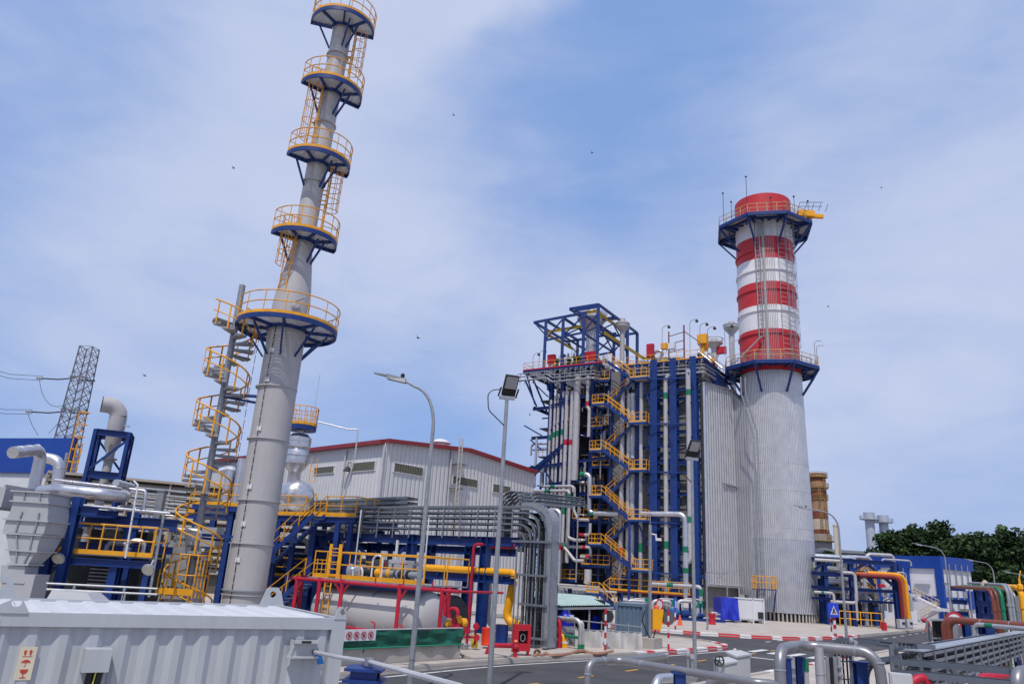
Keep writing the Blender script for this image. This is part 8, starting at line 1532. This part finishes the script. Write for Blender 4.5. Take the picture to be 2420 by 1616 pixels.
# brown pipe with its black uprights
ba, bb = at(2240, 1464, 21.0), at(2450, 1474, 19.0); bb.z = ba.z; loop('front brown pipe with a shiny top, bending down at its left end', [drop(ba, .1), ba, bb], .085, m=BROWN, bend=.25, name='brown_pipe', seams=((1, .4), (1, .72)))
ba, bb = at(2229, 1462, 21.9), at(2440, 1470, 20.6); bb.z = ba.z; loop('rear brown pipe half hidden behind the shiny one', [drop(ba, .1), ba, bb], .08, m=BROWN, bend=.22, name='brown_pipe')
ba, bb = at(2301, 1474, 20.0), at(2450, 1484, 18.4); bb.z = ba.z; t = loop('slim pale pipe with a green band below the brown pipe', [drop(ba, .1), ba, bb], .055, m=ALUD, bend=.16, name='pale_pipe'); band_on(t, ba.lerp(bb, .2), ba.lerp(bb, .33), .058, GREEN)
for i, x in enumerate((2206, 2213, 2220, 2226)): p = at(x, 1464, 22.8); t = thing('black_cable_riser', drop(p, .1), 'black upright cable bundle at the left end of the brown pipe', 'cable', 'black cable risers beside the brown pipe'); k = MB(); k.tube([drop(p, .1), p], .055, 8); k.build('cable_run', BLACK, t); k = MB(); k.box(p-Z*.5, (.13, .13, .04)); k.build('cleat', GALVD, t, smooth=0)
p = at(2203, 1464, 22.9); q = at(2232, 1464, 22.7); t = thing('riser_bracket', drop(p, .1), 'grey flat hood over the black cable risers', 'bracket'); k = MB(); k.bar(p-V((.1, 0, 0)), q, .5, .05); k.build('hood', GALVD, t, smooth=0); k = MB(); k.bar(drop(p, .1)-V((.1, -.1, 0)), p-V((.1, -.1, .02)), .06); k.build('leg', GALVD, t, smooth=0)
bpost(2282, 1468, 21.0, .16, 'slim blue post under the brown pipe'); bpost(2332, 1472, 20.8, .22, 'thick blue post under the brown pipe, near the right edge')
for i, (x, r, m) in enumerate(((2254, .1, GALV), (2258, .07, GALV), (2342, .05, DARK), (2349, .05, DARK), (2360, .06, BROWN), (2368, .06, BROWN))): p = at(x, 1470, 22.5); t = thing('upright_pipe', drop(p, .1), ('grey upright right behind the brown pipe bend', 'slimmer grey upright beside the brown pipe bend', 'left dark upright behind the thick blue post', 'right dark upright behind the thick blue post', 'left brown upright under the pale pipe', 'right brown upright under the pale pipe')[i], 'pipe'); k = MB(); k.tube([drop(p, .1), p], r, 10); k.build('pipe_run', m, t); k = MB(); k.lathe(p-Z*.6, [(r, -.02), (r*1.5, -.02), (r*1.5, .02), (r, .02)], 10); k.build('flange', m, t)
# pipe bundle coming down at the right edge
for i, (x0, y0, x1, r, m, lb) in enumerate(((2343, 1392, 2363, .085, BROWN, 'left of two brown pipes bending down at the right edge'), (2353, 1391, 2373, .085, BROWN, 'right of two brown pipes bending down at the right edge'), (2364, 1390, 2376, .10, GREEN, 'green pipe bending down between brown and grey pipes'), (2379, 1382, 2394, .085, GALVD, 'first dark grey pipe right of the green pipe'), (2387, 1382, 2403, .085, GALVD, 'second dark grey pipe right of the green pipe'), (2397, 1395, 2412, .07, NP, 'silver pipe between the grey pipes and the fat yellow pipe'), (2412, 1388, 2428, .16, YELP, 'fat yellow pipe at the right edge'))):
    Y = 42+i*.4; a_ = at(x0, y0, Y); t = thing('bent_pipe', drop(a_, .1), lb, 'pipe'); k = MB(); k.pipe([drop(a_, .1), a_, a_+V((.9, 5, .1))], r, .55, 12); k.build('pipe_run', m, t); k = MB(); k.lathe(a_-Z*1.1, [(r, -.04), (r*1.3, -.04), (r*1.3, .04), (r, .04)], 12); k.build('flange', m, t)
t = thing('blue_pipe_tower', at(2325, 1460, 46), 'dark blue steel frame crowded with pipes at the right edge', 'steel frame'); zt3 = at(2325, 1384, 46).z
for x in (2312, 2322, 2332, 2342): p = at(x, 1420, 46+(x % 4)); k = MB(); k.ibeam(drop(p, .1), drop(p, zt3), .3, .28, .03); k.build('column', BLUE, t, smooth=0)
for z in (zt3-.2, zt3-1.0, zt3-1.7):
    for o in (V((0, 0, 0)), V((.3, 3, 0))): p = at(2308, 1420, 45.8); q = at(2345, 1420, 45.8); k = MB(); k.ibeam(drop(p, z)+o, drop(q, z)+o, .28, .2); k.build('beam', BLUE, t, smooth=0)
rnd = random.Random(4)
for i in range(14): p = at(rnd.uniform(2338, 2420), 1430, 47+rnd.uniform(0, 3)); k = MB(); k.tube([drop(p, .1), drop(p, zt3-rnd.uniform(-.2, 1.4))], rnd.choice((.05, .08)), 8); k.build('thin_pipe', rnd.choice((YELP, GALVD, DARK, GREEN, DARK)), t)
p = at(2327, 1374, 46); k = MB(); k.lathe(p-Z*.3, [(.12, -.2), (.25, 0), (.18, .25), (.05, .4)], 10); k.tube([drop(p, zt3), p], .05, 6); k.build('vent_head', mat('vent_beige', (.5, .36, .28), .6), t)
t = thing('yellow_valve', at(2410, 1388, 44.5), 'yellow lever valve on top of the fat yellow pipe', 'valve'); p = at(2411, 1386, 44.4); k = MB(); k.tube([p-Z*.2, p+Z*.45], .06, 8); k.tube([p+Z*.45, p+V((.15, 0, .9))], .03, 6); k.build('lever', YELP, t); k = MB(); k.lathe(p, [(.1, -.15), (.16, -.1), (.16, .1), (.1, .15)], 10); k.build('valve_body', YELP, t)
t = thing('speed_sign', at(2256, 1455, 40), 'round red edged sign half hidden by the brown pipe', 'road sign'); c = at(2256, 1464, 40); k = MB(); n_ = V((-.3, -.95, 0)).normalized(); k.lathe(c, [(.30, 0), (.40, 0), (.40, .03), (.30, .03)], 28, axis=n_, cap=False); k.build('red_ring', SRED, t); k = MB(); k.lathe(c, [(.01, .012), (.31, .012)], 28, axis=n_, cap=False); k.build('sign_face', WHITE, t); k = MB(); k.tube([drop(c, .1), c], .04, 8); k.build('post', GALV, t)
su_ = V((.95, -.3, 0)).normalized()
for dx in (-.13, .07):       # the digits 20, as far as the sign shows them
    k = MB(); q = c+n_*.02+su_*dx
    if dx < 0: k.tube([q+su_*x+Z*z for x, z in ((-.06, .08), (-.03, .14), (.03, .14), (.06, .08), (.04, 0), (-.06, -.14), (.07, -.14))], .018, 5)
    else: k.tube([q+su_*(.03+.07*cos(a))+Z*.14*sin(a) for a in [2*pi*i/14 for i in range(15)]], .018, 5)
    k.build('digit', DARK, t)
k = MB(); hs = [at(2180, 1466, 80), at(2186, 1464, 80), at(2192, 1470, 80), at(2196, 1482, 80)]; k.tube(hs, .22, 8); t = thing('red_hose', hs[0], 'curved red hose near the hall stair', 'hose'); k.build('hose_run', RED, t); k = MB(); k.lathe(hs[-1]-Z*.1, [(.3, 0), (.3, .2)], 10); k.build('coupling', GALVD, t)
# ------------------------------------------------------------------ birds
for x, y, Y in ((552, 398, 60), (1072, 273, 70), (1399, 362, 70), (988, 799, 55), (342, 888, 60), (1957, 725, 80), (2083, 444, 90), (1252, 980, 90)):
    p = at(x, y, Y); t = MB(); t.lathe(p-V((.12, 0, 0)), [(.01, 0), (.05, .06), (.05, .16), (.01, .28)], 8, axis=V((1, 0, .1))); t.prism([p+V((-.02, 0, .02)), p+V((.08, 0, .02)), p+V((-.12, -.3, .12))], Z*.015); t.prism([p+V((-.02, 0, .02)), p+V((.08, 0, .02)), p+V((-.12, .3, .14))], Z*.015); tag(t.build('bird', DARK), 'tiny dark bird flying in the sky', 'bird', 'birds in the sky')
